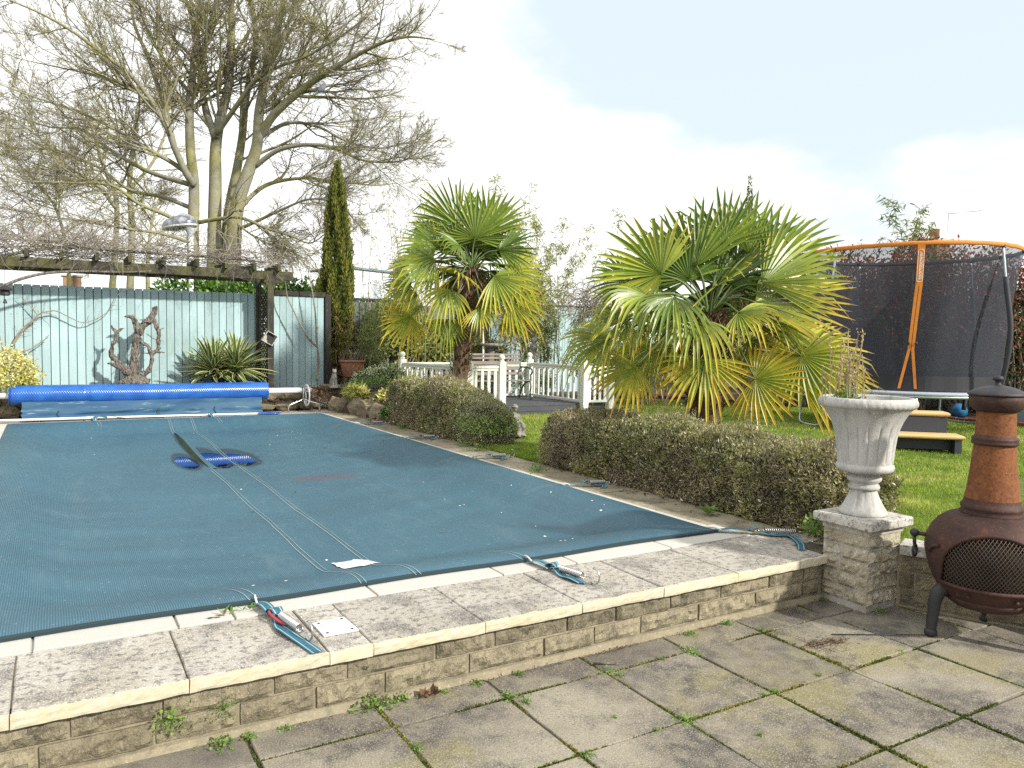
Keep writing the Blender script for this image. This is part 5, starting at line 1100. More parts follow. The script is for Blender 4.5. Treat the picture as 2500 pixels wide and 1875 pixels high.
# hub x, hub y, hub depth, tip x, tip y, tip depth, yellow, droop, facing, browning, half-spread
F2 = [(1100,470,.05,1090,135,.15,.03,.0,'c',0,1.6),(950,590,-.1,800,230,.05,.05,.05,'c',0,1.5),(745,640,-.2,400,420,-.35,.22,.12,.75,0,1.9),(1250,520,.15,1480,240,.3,.05,.05,'c',0,1.5),(1370,560,.1,1720,350,.2,.06,.08,.8,0,1.3),
 (1070,700,-.55,1250,545,-.95,.30,.05,.35,0,2.1),(1330,690,-.3,1800,500,-.35,.30,.08,.55,0,1.2),(1290,800,-.35,1840,690,-.35,.62,.12,.45,0,1.15),(660,760,-.35,330,700,-.55,.20,.75,.4,0,2.2),(820,770,-.5,690,900,-1.0,.18,.85,.5,0,2.3),
 (450,1010,-.1,130,1010,-.1,.28,.45,.55,.03,1.8),(1000,1130,-.55,960,1440,-.75,.62,.15,.7,.16,1.7),(1290,1245,-.45,1590,1300,-.75,.72,.05,.8,.10,2.1),(1555,1110,-.15,1640,1440,-.35,.30,.05,.8,.03,2.3),(600,1170,-.2,380,1330,-.35,.55,.25,.65,.22,1.6),
 (1190,860,-.6,1420,900,-1.0,.45,.45,.5,.05,1.9),(950,900,-.65,900,1080,-1.1,.25,.8,.5,0,2.2),(560,900,-.3,300,900,-.5,.30,.5,.5,.02,1.7),(1420,930,.1,1690,1010,.1,.30,.3,.6,.05,1.9),(1500,1050,.2,1990,1150,.15,.45,.2,.5,.08,1.2),(1480,1150,.25,2020,1290,.2,.55,.2,.6,.08,1.0),
 (700,1050,.25,420,1230,.4,.45,.5,.6,.15,1.9),(870,620,.35,640,330,.5,.05,.1,.9,0,1.5),(1180,560,.45,1320,250,.6,.05,.1,'c',0,1.5),(560,680,.3,330,560,.4,.15,.3,.6,0,1.6),(1250,1020,.3,1400,1250,.4,.5,.4,.6,.1,2.0),(850,1060,.3,780,1290,.4,.5,.4,.6,.15,2.0)]
pb = at(1722, 900, D2); palm('fan_palm', 'large near fan palm with stout trunk behind the box hedge', (pb[0], pb[1], -.02), at(1730, 765, D2), F2, D2, .165, 12, r4, 1.0)
D1 = 13.9
F1 = [(1090,430,-.1,1110,170,-.1,.06,.0,'c',0,1.9),(990,360,.1,820,160,.2,.08,.05,'c',0,1.3),(1160,400,.2,1240,170,.3,.08,.05,'c',0,1.4),(870,470,-.1,660,420,-.2,.12,.15,.6,0,1.6),(860,560,-.3,620,600,-.5,.35,.3,.6,0,1.9),(1010,650,-.6,960,590,-1.1,.55,.35,.5,.02,2.2),
 (1230,500,-.1,1420,420,-.2,.25,.15,.6,0,1.7),(1200,650,-.35,1400,760,-.6,.62,.25,.6,.02,1.9),(950,730,-.5,880,860,-.8,.4,.55,.6,.03,2.2),(1120,830,-.5,1170,930,-.75,.7,.2,.8,.05,2.0),(720,690,-.1,550,720,-.1,.45,.25,.6,.02,1.7),(720,880,-.1,600,1010,-.2,.75,.15,.75,.12,1.6),(940,900,-.4,920,1040,-.5,.5,.15,.8,.06,2.0),
 (1290,610,0,1500,660,.1,.5,.3,.6,.02,1.8),(1290,790,-.1,1490,880,-.1,.75,.3,.6,.1,1.8),(1280,880,.1,1380,990,.1,.8,.3,.6,.3,2.0),(760,760,.3,640,850,.4,.5,.3,.6,.05,2.0),(1080,560,.3,1060,330,.5,.1,.1,'c',0,1.8),(830,400,.35,760,320,.5,.1,.1,.7,0,1.6),(1330,500,.4,1430,520,.6,.3,.3,.5,0,2.0),(700,600,.3,600,560,.4,.35,.3,.6,0,1.8),(1000,470,-.35,900,420,-.7,.15,.3,.5,0,2.2),(1120,700,.4,1250,900,.5,.6,.3,.7,.1,2.0)]
pb = at(1115, 900, D1); palm('fan_palm', 'taller far fan palm standing in front of the white balustrade', (pb[0]-.02, pb[1], -.02), at(1150, 655, D1), [(*f[:6], f[6]*.72, *f[7:]) for f in F1], D1, .148, 20, r3, 1.15)
# ------------------------------------------------------------------ hedges
def hedge(label, x0, x1, y0, y1, h, n, base_tint, zf=None, greenend=None, name='box_hedge', sz=.022, dens_twig=1800, hfun=None):
    t = thing(name, ((x0+x1)/2, (y0+y1)/2, 0), label, 'hedge')
    hh = hfun or (lambda x, y: h*(1+.05*math.sin(3.1*y+1)+.04*math.sin(7.7*y)))
    nx, ny, nz = 8, int((y1-y0)/.12), 6; g = G()
    # core: lumpy closed block
    def P(u, v, w):                                    # unit cube surface -> lumpy block
        x = x0+.05+(x1-x0-.10)*u; y = y0+.05+(y1-y0-.10)*v; H = hh(x, y)-.06; z = -.02+H*w
        q = .05*n3((x, y, z), 4.0, 2); return (x+q*(1 if u > .5 else -1), y+q, z+q*.8*w)
    def face(f, a, b):
        V = [f(i/a, j/b) for j in range(b+1) for i in range(a+1)]; i_ = np.arange(b)[:, None]*(a+1); j = np.arange(a)[None]; g.add(V, np.stack([i_+j, i_+j+1, i_+a+2+j, i_+a+1+j], -1).reshape(-1, 4))
    face(lambda a, b: P(a, b, 1), nx, ny); face(lambda a, b: P(0, a, b), ny, nz); face(lambda a, b: P(1, a, b), ny, nz); face(lambda a, b: P(a, 0, b), nx, nz); face(lambda a, b: P(a, 1, b), nx, nz)
    g.obj('inner_mass', m_hedgecore, t)
    # leaves in the outer shell
    A = [(x1-x0)*(y1-y0)*1.3, (y1-y0)*h*1.2, (y1-y0)*h*.35, (x1-x0)*h*1.1, (x1-x0)*h*.5]; A = np.array(A)/sum(A); k = rng.choice(5, n, p=A)
    u, v, w = rng.uniform(0, 1, n), rng.uniform(0, 1, n), rng.uniform(0.0, 1, n); dep = rng.uniform(-.05, .035, n)**1
    u = np.where(k == 1, 0, np.where(k == 2, 1, u)); v = np.where(k == 3, 0, np.where(k == 4, 1, v)); w = np.where(k == 0, 1, w)
    X = x0+(x1-x0)*u; Y = y0+(y1-y0)*v; Hh = np.array([hh(a, b) for a, b in zip(X, Y)])
    # rounded shoulders
    ex = np.minimum(u, 1-u)*(x1-x0); ey = np.minimum(v, 1-v)*(y1-y0); Z = Hh*w - .10*np.exp(-ex/.06)*(w > .7) - .10*np.exp(-ey/.06)*(w > .7)
    Nn = np.stack([np.where(k == 1, -1., np.where(k == 2, 1., 0)), np.where(k == 3, -1., np.where(k == 4, 1., 0)), np.where(k == 0, 1., .15)], -1)
    lump = np.array([n3((a, b, c), 3.2, 5)*.06+n3((a, b, c), 9, 1)*.05 for a, b, c in zip(X, Y, Z)])
    C_ = np.stack([X, Y, Z], -1)+Nn*(lump+dep)[:, None]; C_[:, 2] = np.maximum(C_[:, 2], .005)
    pat = np.array([n3((a, b, c), 1.7, 9) for a, b, c in C_]); pat2 = np.array([n3((a, b, c), 6, 4) for a, b, c in C_])
    tint = base_tint+.42*pat+.20*pat2+rng.normal(0, .13, n)+.10*(w-.5)
    tint = np.where(tint < .18, .18+(.18-tint)*.4, tint)
    if greenend is not None: tint = tint+greenend(X, Y, Z)
    tint = np.clip(tint, .02, .90); tint = np.where(rng.uniform(size=n) < .045, 1.0, tint); tint = np.where(rng.uniform(size=n) < .10, .08, tint)
    V, F = leaves(C_, Nn*.7+rdir(n)+[0, 0, .5], rdir(n)+Nn, rng.uniform(.5, 1.7, n)*sz, rng.uniform(.3, .75, n)*sz, .12)
    tag(G().add(V, F, tint).obj('leaves', m_hedge, t), kind='stuff')
    m_ = dens_twig; q = rng.integers(0, n, m_); D = nrm(Nn[q]*.9+rdir(m_)*.7+[0, 0, .45]); L = rng.uniform(.05, .14, m_)
    P_ = np.stack([C_[q]-D*L[:, None]*.6, C_[q]+D*L[:, None]*.1+rng.normal(size=(m_, 3))*.008, C_[q]+D*L[:, None]*.55+rng.normal(size=(m_, 3))*.012], 1)
    V, F = tubes(P_, np.repeat(np.array([[.0022, .0017, .0010]]), m_, 0), 3); tag(G().add(V, F).obj('twigs', m_vine, t), kind='stuff')
    # stray shoots above the clipped face, with tiny leaves
    m_ = int(420*(y1-y0)/4); kk = np.where((k == 0) | (w > .75))[0]; q = kk[rng.integers(0, len(kk), m_)]; D = nrm(Nn[q]*.3+rdir(m_)*.35+[0, 0, 1.]); L = rng.uniform(.06, .17, m_)[:, None]; P_ = np.stack([C_[q]-D*.04, C_[q]+D*L*.5+rng.normal(size=(m_, 3))*.006, C_[q]+D*L], 1)
    V, F = tubes(P_, np.repeat(np.array([[.0018, .0014, .0008]]), m_, 0), 3); g = G().add(V, F, .4); tt = rng.uniform(.3, 1, m_*7); ii = np.repeat(np.arange(m_), 7); C2 = P_[ii, 0]*(1-tt[:, None])+P_[ii, 2]*tt[:, None]; V, F = leaves(C2, rdir(m_*7)+[0, 0, .5], rdir(m_*7), sz*.7, sz*.4, .1); g.add(V, F, np.clip(tint[q][ii]+.08, 0, .9)); tag(g.obj('stray_shoots', m_hedge, t), kind='stuff')
    return t
hedge('long clipped brown and green box hedge beside the pillar and urn', 4.96, 5.60, 3.62, 7.62, .63, 62000, .54, dens_twig=6200, sz=.026, hfun=lambda x, y: .62*(1+.05*math.sin(2.3*y+1)+.035*math.sin(6.7*y)+.04*math.sin(5*x))*(1-.12*max(0, (4.0-y))))
hedge('clipped box hedge in front of the far palm, greener at its near end', 4.95, 5.50, 9.15, 12.45, .76, 46000, .52, dens_twig=4200, sz=.029, greenend=lambda X, Y, Z: .42*np.clip(1-(Y-9.15)/.9, 0, 1)+.05, hfun=lambda x, y: (.50+.26*min(1, max(0, (y-9.1)/1.1)))*(1+.05*math.sin(3.1*y)+.04*math.sin(7*y+5*x)))
# long dry grass stalks poking from the hedge ends
g = G()
for k in range(26):
    b = np.array([5.0+rng.uniform(-.05, .5), 7.62+rng.uniform(-.12, .06), rng.uniform(.02, .3)]); d = np.array([rng.uniform(-.4, .1), rng.uniform(.0, .35), rng.uniform(.2, .6)]); L = rng.uniform(.3, .6)
    g.tube(smooth_path([b, b+d*L*.6, b+d*L+np.array([-.05, .06, -.12])*rng.uniform(0, 1.5)], 3), .0016, 3)
tag(g.obj('dry_stalks', m_vine), 'thin dry stalks sticking out of the near hedge end', 'stalks', kind='stuff')
# ------------------------------------------------------------------ lawn
g = sheet(4.97, 3.25, 18.3, 18.2, -.012); g2 = sheet(5.32, -6, 18.3, 3.25, -.012); g.add(g2.verts(), g2.F[0]-0)
structure('lawn', g, m_lawn)
def clump_grass(n, xr, yr, mask, hh, wd, seed=0):
    X = rng.uniform(*xr, n); Y = rng.uniform(*yr, n); k = mask(X, Y); X, Y = X[k], Y[k]; n = len(X)
    C_ = np.stack([X, Y, np.full(n, -.014)], -1); D = np.stack([rng.normal(0, .42, n), rng.normal(0, .42, n), np.ones(n)], -1)
    lum = np.array([n3((a, b, 0), 1.1, 3) for a, b in zip(X, Y)]); L = hh*rng.uniform(.5, 1.3, n)*(1+.5*lum)
    S = nrm(np.cross(D, rdir(n)))*wd/2; D = nrm(D)
    V = np.stack([C_-S, C_+S, C_+D*L[:, None]], 1).reshape(-1, 3); F = np.arange(n*3).reshape(-1, 3)
    tint = np.clip(.42+.55*lum+rng.normal(0, .2, n), 0, 1); return V, F, tint
def lawn_mask(X, Y):
    d = X*_s+Y*_c; px = 1250+FPX*(X*_c-Y*_s)/np.maximum(d, .1)
    ok = (px > 900) & (px < 2620) & (d > 4)
    ok &= ~((X < 5.55) & (Y > 3.6) & (Y < 7.6)) & ~((X < 5.7) & (Y > 9.3) & (Y < 12.4)) & ~((X > 6.4) & (X < 10.2) & (Y > 12.9)) & (X < 15.9-.09*(Y-6)) & (Y < 13.6+.35*(X-10)*(X > 10))
    return ok & ((X > 5.0) | (Y > 7.5))
for n, xr, yr, h_, w_ in ((120000, (4.98, 8), (1.5, 8), .042, .006), (60000, (4.97, 6.2), (7.4, 9.3), .055, .006), (170000, (6, 15.8), (4.5, 13.5), .045, .010), (45000, (9, 15.8), (11, 17), .05, .014)):
    V, F, ti = clump_grass(n, xr, yr, lawn_mask, h_, w_); G_ = G().add(V, F, ti) if n == 120000 else G_.add(V, F, ti)
tag(G_.obj('lawn_grass', m_grass), 'short bright green lawn grass', 'grass', kind='stuff')
# border soil at the back of the lawn with brick edging
structure('border_soil', G().prism([(10.4, 15.6), (13.4, 15.9), (15.05, 12), (15.5, 8), (15.9, 3), (19, 3), (19, 18.1), (10.4, 18.1)], -.04, .02), m_soil)
pth = smooth_path([(10.4, 15.5), (13.3, 15.75), (14.95, 12), (15.4, 8), (15.8, 3.5)], 24)
edg = thing('brick_edging', (13.4, 11, 0), 'red brick edging along the back border of the lawn', 'edging'); s_ = np.r_[0, np.cumsum(np.linalg.norm(np.diff(pth[:, :2], axis=0), axis=1))] if pth.shape[1] > 1 else None
bmk = bevel_box(-.10, -.05, .10, .05, -.03, .07, .006).mesh('brick', m_brickedge)
for q in np.arange(.1, s_[-1], .215):
    x, y = np.interp(q, s_, pth[:, 0]), np.interp(q, s_, pth[:, 1]); x2, y2 = np.interp(q+.1, s_, pth[:, 0]), np.interp(q+.1, s_, pth[:, 1]); link('brick', bmk, edg, (x, y, rng.uniform(-.01, .01)), math.atan2(y2-y, x2-x))
# ------------------------------------------------------------------ leafy shrubs
def shrub(name, label, cat, base, r, n, mt, size, tfun=None, stems=8, core=None, up=.3, wid=.45, smt=None, group=None, lumps=1.0, droop=0.):
    t = thing(name, base, label, cat, group); b = np.array(base, float); r = np.array(r, float)
    d = rdir(n); d[:, 2] = np.abs(d[:, 2])*1.0-.25; d = nrm(d); f = rng.uniform(.45, 1.0, n)**.6
    lm = np.array([1+.28*lumps*n3(v*1.0, 2.2, b[0])+.16*lumps*n3(v, 5, b[1]) for v in d]); C_ = b+[0, 0, r[2]*.5]+d*r*np.array([1, 1, .55])*(f*lm)[:, None]
    C_[:, 2] = np.maximum(C_[:, 2], b[2]+.01)
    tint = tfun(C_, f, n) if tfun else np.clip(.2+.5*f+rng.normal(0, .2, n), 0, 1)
    V, F = leaves(C_, d*.7+rdir(n)*.9+[0, 0, up-droop], rdir(n)+d, rng.uniform(.6, 1.3, n)*size, rng.uniform(.8, 1.2, n)*size*wid, .12)
    tag(G().add(V, F, tint).obj('foliage', mt, t), kind='stuff')
    k = stems
    if k:
        q = rng.integers(0, n, k); st0 = b+rng.normal(size=(k, 3))*r*[.12, .12, 0]; P_ = np.stack([st0, st0*.5+C_[q]*.5+rng.normal(size=(k, 3))*.03, C_[q]], 1)
        V, F = tubes(P_, np.repeat(np.array([[.012, .009, .005]])*max(.4, r[2]), k, 0), 4); tag(G().add(V, F, smooth=True).obj('stems', smt or m_vine, t), kind='stuff')
    return t
for k, (px, py, d, rx, rz_) in enumerate(((470, 700, 18.6, 1.0, 1.5), (560, 700, 18.8, 1.0, 1.5), (660, 695, 18.2, 1.0, 1.5), (745, 700, 18.4, .95, 1.35))):
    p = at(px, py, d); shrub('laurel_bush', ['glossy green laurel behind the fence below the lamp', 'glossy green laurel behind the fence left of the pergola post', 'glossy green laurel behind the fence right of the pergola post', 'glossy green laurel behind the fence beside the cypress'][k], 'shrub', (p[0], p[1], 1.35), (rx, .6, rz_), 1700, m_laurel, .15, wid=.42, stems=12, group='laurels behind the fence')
# photinia mass behind the trampoline
for k, (px, d, rx, H) in enumerate(((1960, 18.2, 1.3, 2.3), (2090, 18.0, 1.5, 3.5), (2220, 17.6, 1.5, 3.6), (2350, 17.4, 1.5, 3.5), (2480, 17.2, 1.5, 3.3), (2600, 16.6, 1.4, 3.1))):
    p = at(px, 850, d); shrub('photinia_bush', 'dark red-tipped photinia, number %s from the left behind the trampoline' % ['first', 'second', 'third', 'fourth', 'fifth', 'sixth'][k], 'shrub', (p[0], p[1], 0), (rx*1.0, 1.0, H), 8000, m_phot, .105, lambda C_, f, n: np.clip(.12+.30*f+.42*(C_[:, 2]/3.2)*(rng.uniform(size=n) < .55)+rng.normal(0, .12, n), 0, .95)+.0*f, stems=40, group='photinia hedge behind the trampoline')
p = at(2490, 900, 15.9); shrub('photinia_bush', 'green and bronze shrub at the right edge beside the trampoline pole', 'shrub', (p[0], p[1], 0), (.7, .8, 2.1), 3600, m_phot, .085, lambda C_, f, n: np.clip(rng.choice([.2, .4, .5, .68, .95], n)+rng.normal(0, .05, n), 0, 1), stems=30)
shrub('hedge_end_shrub', 'loose bright green shrub sprawling at the near end of the far hedge', 'shrub', (5.16, 9.30, 0), (.36, .36, .50), 3000, m_green, .036, lambda C_, f, n: np.clip(.35+.55*f+rng.normal(0, .2, n), 0, 1), stems=30, wid=.5, lumps=2.0)
# dark shrubs in the border behind the near palm, decking and far palm
for k, (px, py, d, z, r, n, mt_, sz, lab) in enumerate((
  (1010, 850, 18.8, 0, (1.5, .8, 1.9), 5200, m_bamboo, .13, 'dark bushy bamboo clump behind the far palm and balustrade'),
  (1175, 850, 18.9, 0, (.75, .5, 1.5), 4200, m_con, .07, 'yellow-green conifer behind the bench'),
  (960, 800, 17.6, .3, (.8, .5, 2.0), 3000, m_bamboo, .12, 'leafy green bamboo to the left of the far palm'),
  (1560, 850, 18.5, 0, (1.6, 1.0, 1.9), 4500, m_green, .07, 'dense green shrub behind the near palm'),
  (1700, 850, 18.5, 0, (1.5, 1.0, 2.0), 4500, m_laurel, .08, 'dark evergreen shrub behind the near palm trunk'),
  (1850, 850, 17.5, 0, (1.3, 1.0, 1.9), 4200, m_euon, .07, 'yellow-green shrub behind the near palm, left of the trampoline'),
  (1480, 820, 19.0, 0, (.9, .7, 1.7), 2500, m_green, .07, 'green shrub against the pale blue fence behind the decking'),
  (1260, 900, 18.6, 0, (1.2, .3, .8), 3000, m_green, .06, 'low green plants behind the decking balustrade'))):
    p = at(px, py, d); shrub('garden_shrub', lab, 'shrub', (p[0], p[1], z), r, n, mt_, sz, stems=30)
# tangle of dry climber on the far fence
p = at(1455, 735, 18); t = thing('dry_climber', (p[0], p[1], 0), 'tangled bare grey climber over the fence behind the near palm', 'climber'); n = 420
a = rng.uniform(0, 2*PI, n); C0 = p+np.stack([rng.normal(0, .45, n), rng.normal(0, .15, n), rng.normal(-.05, .20, n)], -1); d = rdir(n); P_ = [C0]
for q in range(6): P_.append(P_[-1]+d*.11); d = nrm(d+rng.normal(size=(n, 3))*.5+[0, 0, -.18])
V, F = tubes(np.stack(P_, 1), np.full((n, 7), .006), 3); tag(G().add(V, F).obj('stems', m_vine, t), kind='stuff')
G().tube([(p[0], p[1], 0), (p[0]+.1, p[1], 1.2), (p[0], p[1], p[2])], .03, 6).obj('trunk', m_vine, t)
# ------------------------------------------------------------------ bamboos and thin canes
def bamboo(label, base, n, H, spread, lean, nleaf, mt, tintr, lsize=.16, canes=m_cane, name='bamboo', hr=(.6, 1.0), bush=1.):
    t = thing(name, base, label, 'bamboo'); b = np.array(base, float); P_ = []
    for k in range(n):
        s = b+np.array([rng.normal(0, spread), rng.normal(0, spread*.6), 0]); h = H*rng.uniform(*hr); o = np.array([rng.normal(lean[0], .10), rng.normal(lean[1], .10), 0])*h
        q = np.linspace(0, 1, 9)[:, None]; P_.append(s+o*q**2+np.array([0, 0, 1.])*h*(q-.06*q**4*np.linalg.norm(o)))
    P_ = np.array(P_); V, F = tubes(P_, np.repeat(np.linspace(.012, .0025, 9)[None], n, 0), 5); tag(G().add(V, F, smooth=True).obj('canes', canes, t), kind='stuff')
    P1, R1 = grow(P_, np.full((n, 9), .012), 9, .35, 1., .8, .16, 4, .15, .0, .4, .4); V, F = tubes(P1, np.maximum(R1, .003), 3); tag(G().add(V, F).obj('shoots', canes, t), kind='stuff')
    if nleaf:
        allp = P1.reshape(-1, 3) if bush else P_[:, 4:].reshape(-1, 3); q = rng.integers(0, len(allp), nleaf); C_ = allp[q]+rng.normal(size=(nleaf, 3))*.05*bush
        D = rdir(nleaf)*[1, 1, .5]+[0, 0, -.45]; V, F = leaves(C_, D, rdir(nleaf)+[0, 0, 1], rng.uniform(.6, 1.2, nleaf)*lsize, lsize*.15, .1, .35)
        tag(G().add(V, F, np.clip(rng.uniform(*tintr, nleaf), 0, 1)).obj('leaves', mt, t), kind='stuff')
    return t
p = at(1310, 800, 18.9); bamboo('airy pale green bamboo to the right of the far palm', (p[0], p[1], 0), 36, 5.0, .48, (.05, .0), 10500, m_bamboo, (.55, 1), .16, hr=(.35, 1.05))
p = at(1370, 800, 19.0); bamboo('single thin leaning bare sapling right of the bamboo', (p[0], p[1], 0), 2, 5.2, .03, (-.06, 0), 60, m_bamboo, (.3, 1), .12, name='sapling', hr=(.95, 1.0), canes=m_vine)
p = at(1010, 800, 18.5); bamboo('tall thin yellowish bamboo canes to the left of the far palm', (p[0], p[1], 0), 34, 5.6, .55, (.03, 0), 1500, m_bamboo, (.55, 1), .14, hr=(.55, 1.0), bush=.7)
p = at(905, 850, 16.6); bamboo('dark green fine-caned bamboo beside the cypress', (p[0], p[1], .38), 30, 2.3, .16, (.05, 0), 2200, m_bamboo, (.05, .5), .09, canes=m_canedark, hr=(.5, 1.))
p = at(2205, 800, 18.8); bamboo('feathery bamboo rising above the trampoline net', (p[0], p[1], 0), 14, 5.9, .24, (.03, 0), 3600, m_bamboo, (.15, .9), .22, canes=m_canedark, hr=(.6, 1.0), bush=1.2)
p = at(2110, 800, 18.8); bamboo('sparser bamboo shoots left of the tall bamboo by the trampoline', (p[0], p[1], 0), 6, 3.9, .30, (-.02, 0), 420, m_bamboo, (.05, .6), .17, canes=m_canedark)
# ------------------------------------------------------------------ yucca: each sword leaf on its own
def sword(L, W, arch, seed):
    k = 7; ts = np.linspace(0, 1, k); g = G(); V = []
    for t in ts:
        w = W*(.55+1.0*t*(1-t)*1.8)*(1-t**6); c = np.array([L*t*math.cos(arch*t*.8), 0, L*t*math.sin(-arch*t*.5)]); 
        for o, z in ((-.5, .12), (-.33, .03), (.33, .03), (.5, .12)): V.append(c+np.array([0, w*o, z*w]))
    i = np.arange(k-1)[:, None]*4; j = np.arange(3)[None]; F = np.stack([i+j, i+j+1, i+4+j+1, i+4+j], -1); 
    for q, ti in ((0, .92), (1, .30), (2, .95)): g.add(V if q == 0 else np.zeros((0, 3)), F[:, q]-(0 if q == 0 else g.n), ti+rng.normal(0, .05))
    return g.mesh('leaf', m_yucca)
yc = np.array([2.86, 15.72, .42]); yuc = thing('yucca', tuple(yc), 'spiky variegated yucca with yellow-edged sword leaves by the fence', 'yucca')
sm = [sword(rng.uniform(.70, .90), .075, rng.uniform(.1, .7), k) for k in range(9)]
for h in range(3):
    hc = np.array([(-.18, 0, .30), (.22, -.05, .36), (.30, .05, .10)][h])
    for i in range((125, 125, 70)[h]):
        a = i*2.39996+h; el = math.asin(min(1, max(-.25, 1-1.12*(i+.5)/(125, 125, 70)[h]))); ob = bpy.data.objects.new('leaf', sm[rng.integers(9)]); COL.objects.link(ob); ob.parent = yuc; ob.location = hc+[0, 0, .05*math.sin(el)]
        ob.rotation_euler = (rng.normal(0, .2), -el+rng.normal(0, .08), a); s = rng.uniform(.82, 1.08)*(1 if h < 2 else .75); ob.scale = (s, s*1.1, s)
G().tube([yc, yc+[.05, 0, .40]], [.10, .07], 8).obj('stem', m_fiber, yuc)
# euonymus at the left edge
p = atY(5, 960, 15.15); e_ = shrub('euonymus_bush', 'golden yellow variegated shrub at the left end of the reel', 'shrub', (p[0]-.15, 15.3, .1), (.72, .45, 1.05), 5200, m_euon, .055, lambda C_, f, n: np.clip(.2+.35*f+.35*(C_[:, 2]-.2)+rng.normal(0, .22, n), 0, 1), wid=.6)
# ------------------------------------------------------------------ driftwood
dw = lambda x, y, o=0: atY(x*.3316, 550+y*.3316, 15.78+o)
branches = [([(980, 1180), (985, 1080), (990, 980), (1000, 880), (1020, 800), (1050, 745), (1095, 700), (1135, 650), (1135, 600)], [.16, .15, .11, .10, .10, .09, .09, .075, .06], [0, 0, 0, .02, .02, 0, 0, 0, 0]),
 ([(1020, 780), (1000, 730), (985, 690), (950, 672), (915, 672)], [.09, .07, .06, .045, .02], [0, .0, -.05, -.06, -.08]),
 ([(985, 690), (975, 655)], [.04, .01], [-.05, -.06]),
 ([(1130, 690), (1155, 750), (1170, 810), (1165, 870), (1160, 920)], [.05, .05, .045, .04, .03], [0, -.03, -.05, -.05, -.04]),
 ([(1170, 780), (1190, 765), (1215, 745)], [.04, .02, .006], [-.04, -.05, -.06]), ([(1165, 850), (1205, 855)], [.03, .006], [-.05, -.08]),
 ([(960, 1110), (900, 1040), (850, 990), (815, 940), (840, 860), (852, 800), (835, 760), (820, 732)], [.10, .09, .075, .055, .05, .045, .035, .02], [0, -.02, -.04, -.06, -.08, -.08, -.08, -.08]),
 ([(852, 800), (885, 770), (912, 755)], [.04, .035, .015], [-.08, -.09, -.1]),
 ([(1000, 1150), (930, 1080), (850, 1030), (795, 1015)], [.09, .08, .055, .035], [-.06, -.08, -.1, -.1]),
 ([(1010, 1150), (1070, 1090), (1110, 1030), (1115, 960), (1095, 900), (1050, 870), (1020, 850)], [.09, .07, .055, .05, .045, .04, .04], [-.04, -.06, -.08, -.08, -.06, -.04, 0]),
 ([(1115, 950), (1160, 910), (1180, 900)], [.045, .05, .03], [-.08, -.06, -.05]), ([(1130, 935), (1190, 935), (1230, 932)], [.035, .02, .006], [-.07, -.1, -.12]),
 ([(960, 1120), (900, 1150), (870, 1180)], [.09, .06, .04], [-.05, -.05, -.04]), ([(1010, 1130), (1080, 1150), (1105, 1130), (1100, 1170)], [.1, .05, .025, .015], [-.08, -.1, -.1, -.1]),
 ([(1070, 690), (1035, 700), (1130, 715)], [.02, .015, .015], [-.08, -.09, -.09]), ([(1010, 935), (1100, 945)], [.02, .015], [-.04, -.06]), ([(920, 1000), (965, 935)], [.012, .012], [-.08, -.06]), ([(1000, 940), (955, 885)], [.05, .01], [0, -.04]), ([(1075, 800), (1170, 855)], [.015, .015], [-.03, -.06])]
g = G()
for pts, rr, oo in branches:
    P_ = smooth_path([dw(x, y, o) for (x, y), o in zip(pts, oo)], 6); R_ = np.interp(np.linspace(0, len(rr)-1, len(P_)), np.arange(len(rr)), rr)*.70
    for i in range(1, len(P_)-1): P_[i] += .018*np.array([n3(P_[i], 9, 1), n3(P_[i], 9, 5), n3(P_[i], 9, 8)]); R_[i] *= 1+.28*n3(P_[i], 14, 3)
    g.tube(P_, R_, 9)
P0 = dw(1000, 1165); g.ball(P0+[0, -.05, .02], (.24, .16, .13), 14); me = remeshed(g, 'driftwood', m_drift, .013, (P0[0], P0[1], .42), 0)
V = np.zeros(len(me.vertices)*3, np.float32); me.vertices.foreach_get('co', V); V = V.reshape(-1, 3)
for i, v in enumerate(V): V[i] = v+.022*np.array([n3(v*[3, 3, 1], 12, 2), n3(v*[3, 3, 1], 12, 6), .5*n3(v, 20, 4)])
me.vertices.foreach_set('co', V.ravel()); me.polygons.foreach_set('use_smooth', np.full(len(me.polygons), False)); ob = link('driftwood', me, None, (P0[0], P0[1], .42)); tag(ob, 'gnarled forked driftwood stump standing against the turquoise fence', 'driftwood')
# ------------------------------------------------------------------ wall shrubs on the fence
def espalier(label, stems, Y, n2, name='wall_shrub', rad=.014, sc=.3617, oy=500, spur=.05):
    t = thing(name, (*atY(stems[0][0][0]*sc, oy+stems[0][0][1]*sc, Y)[:2], .4), label, 'shrub'); PP = []
    for pts in stems:
        P_ = smooth_path([atY(x*sc, oy+y*sc, Y) for x, y in pts], 6); G().tube(P_, np.linspace(rad, rad*.25, len(P_)), 6).obj('stem', m_vine, t); q = np.linspace(0, len(P_)-1, 12).astype(int); PP.append(P_[q])
    PP = np.array(PP); C1, R1 = grow(PP, np.full(PP.shape[:2], .01), n2, .1, .98, .8, spur, 4, .2, .05, .4, .5); V, F = tubes(C1, np.maximum(R1, .003), 3); tag(G().add(V, F).obj('spurs', m_vine, t), kind='stuff')
espalier('bare spurred fruit bush trained on the turquoise panel beside the pergola', [[(2140, 1190), (2150, 1050), (2135, 900), (2130, 750), (2110, 600), (2090, 500), (2070, 380)], [(2140, 960), (2080, 900), (2040, 830), (1990, 730), (1940, 620), (1925, 500)]], 15.9, 34, rad=.024)
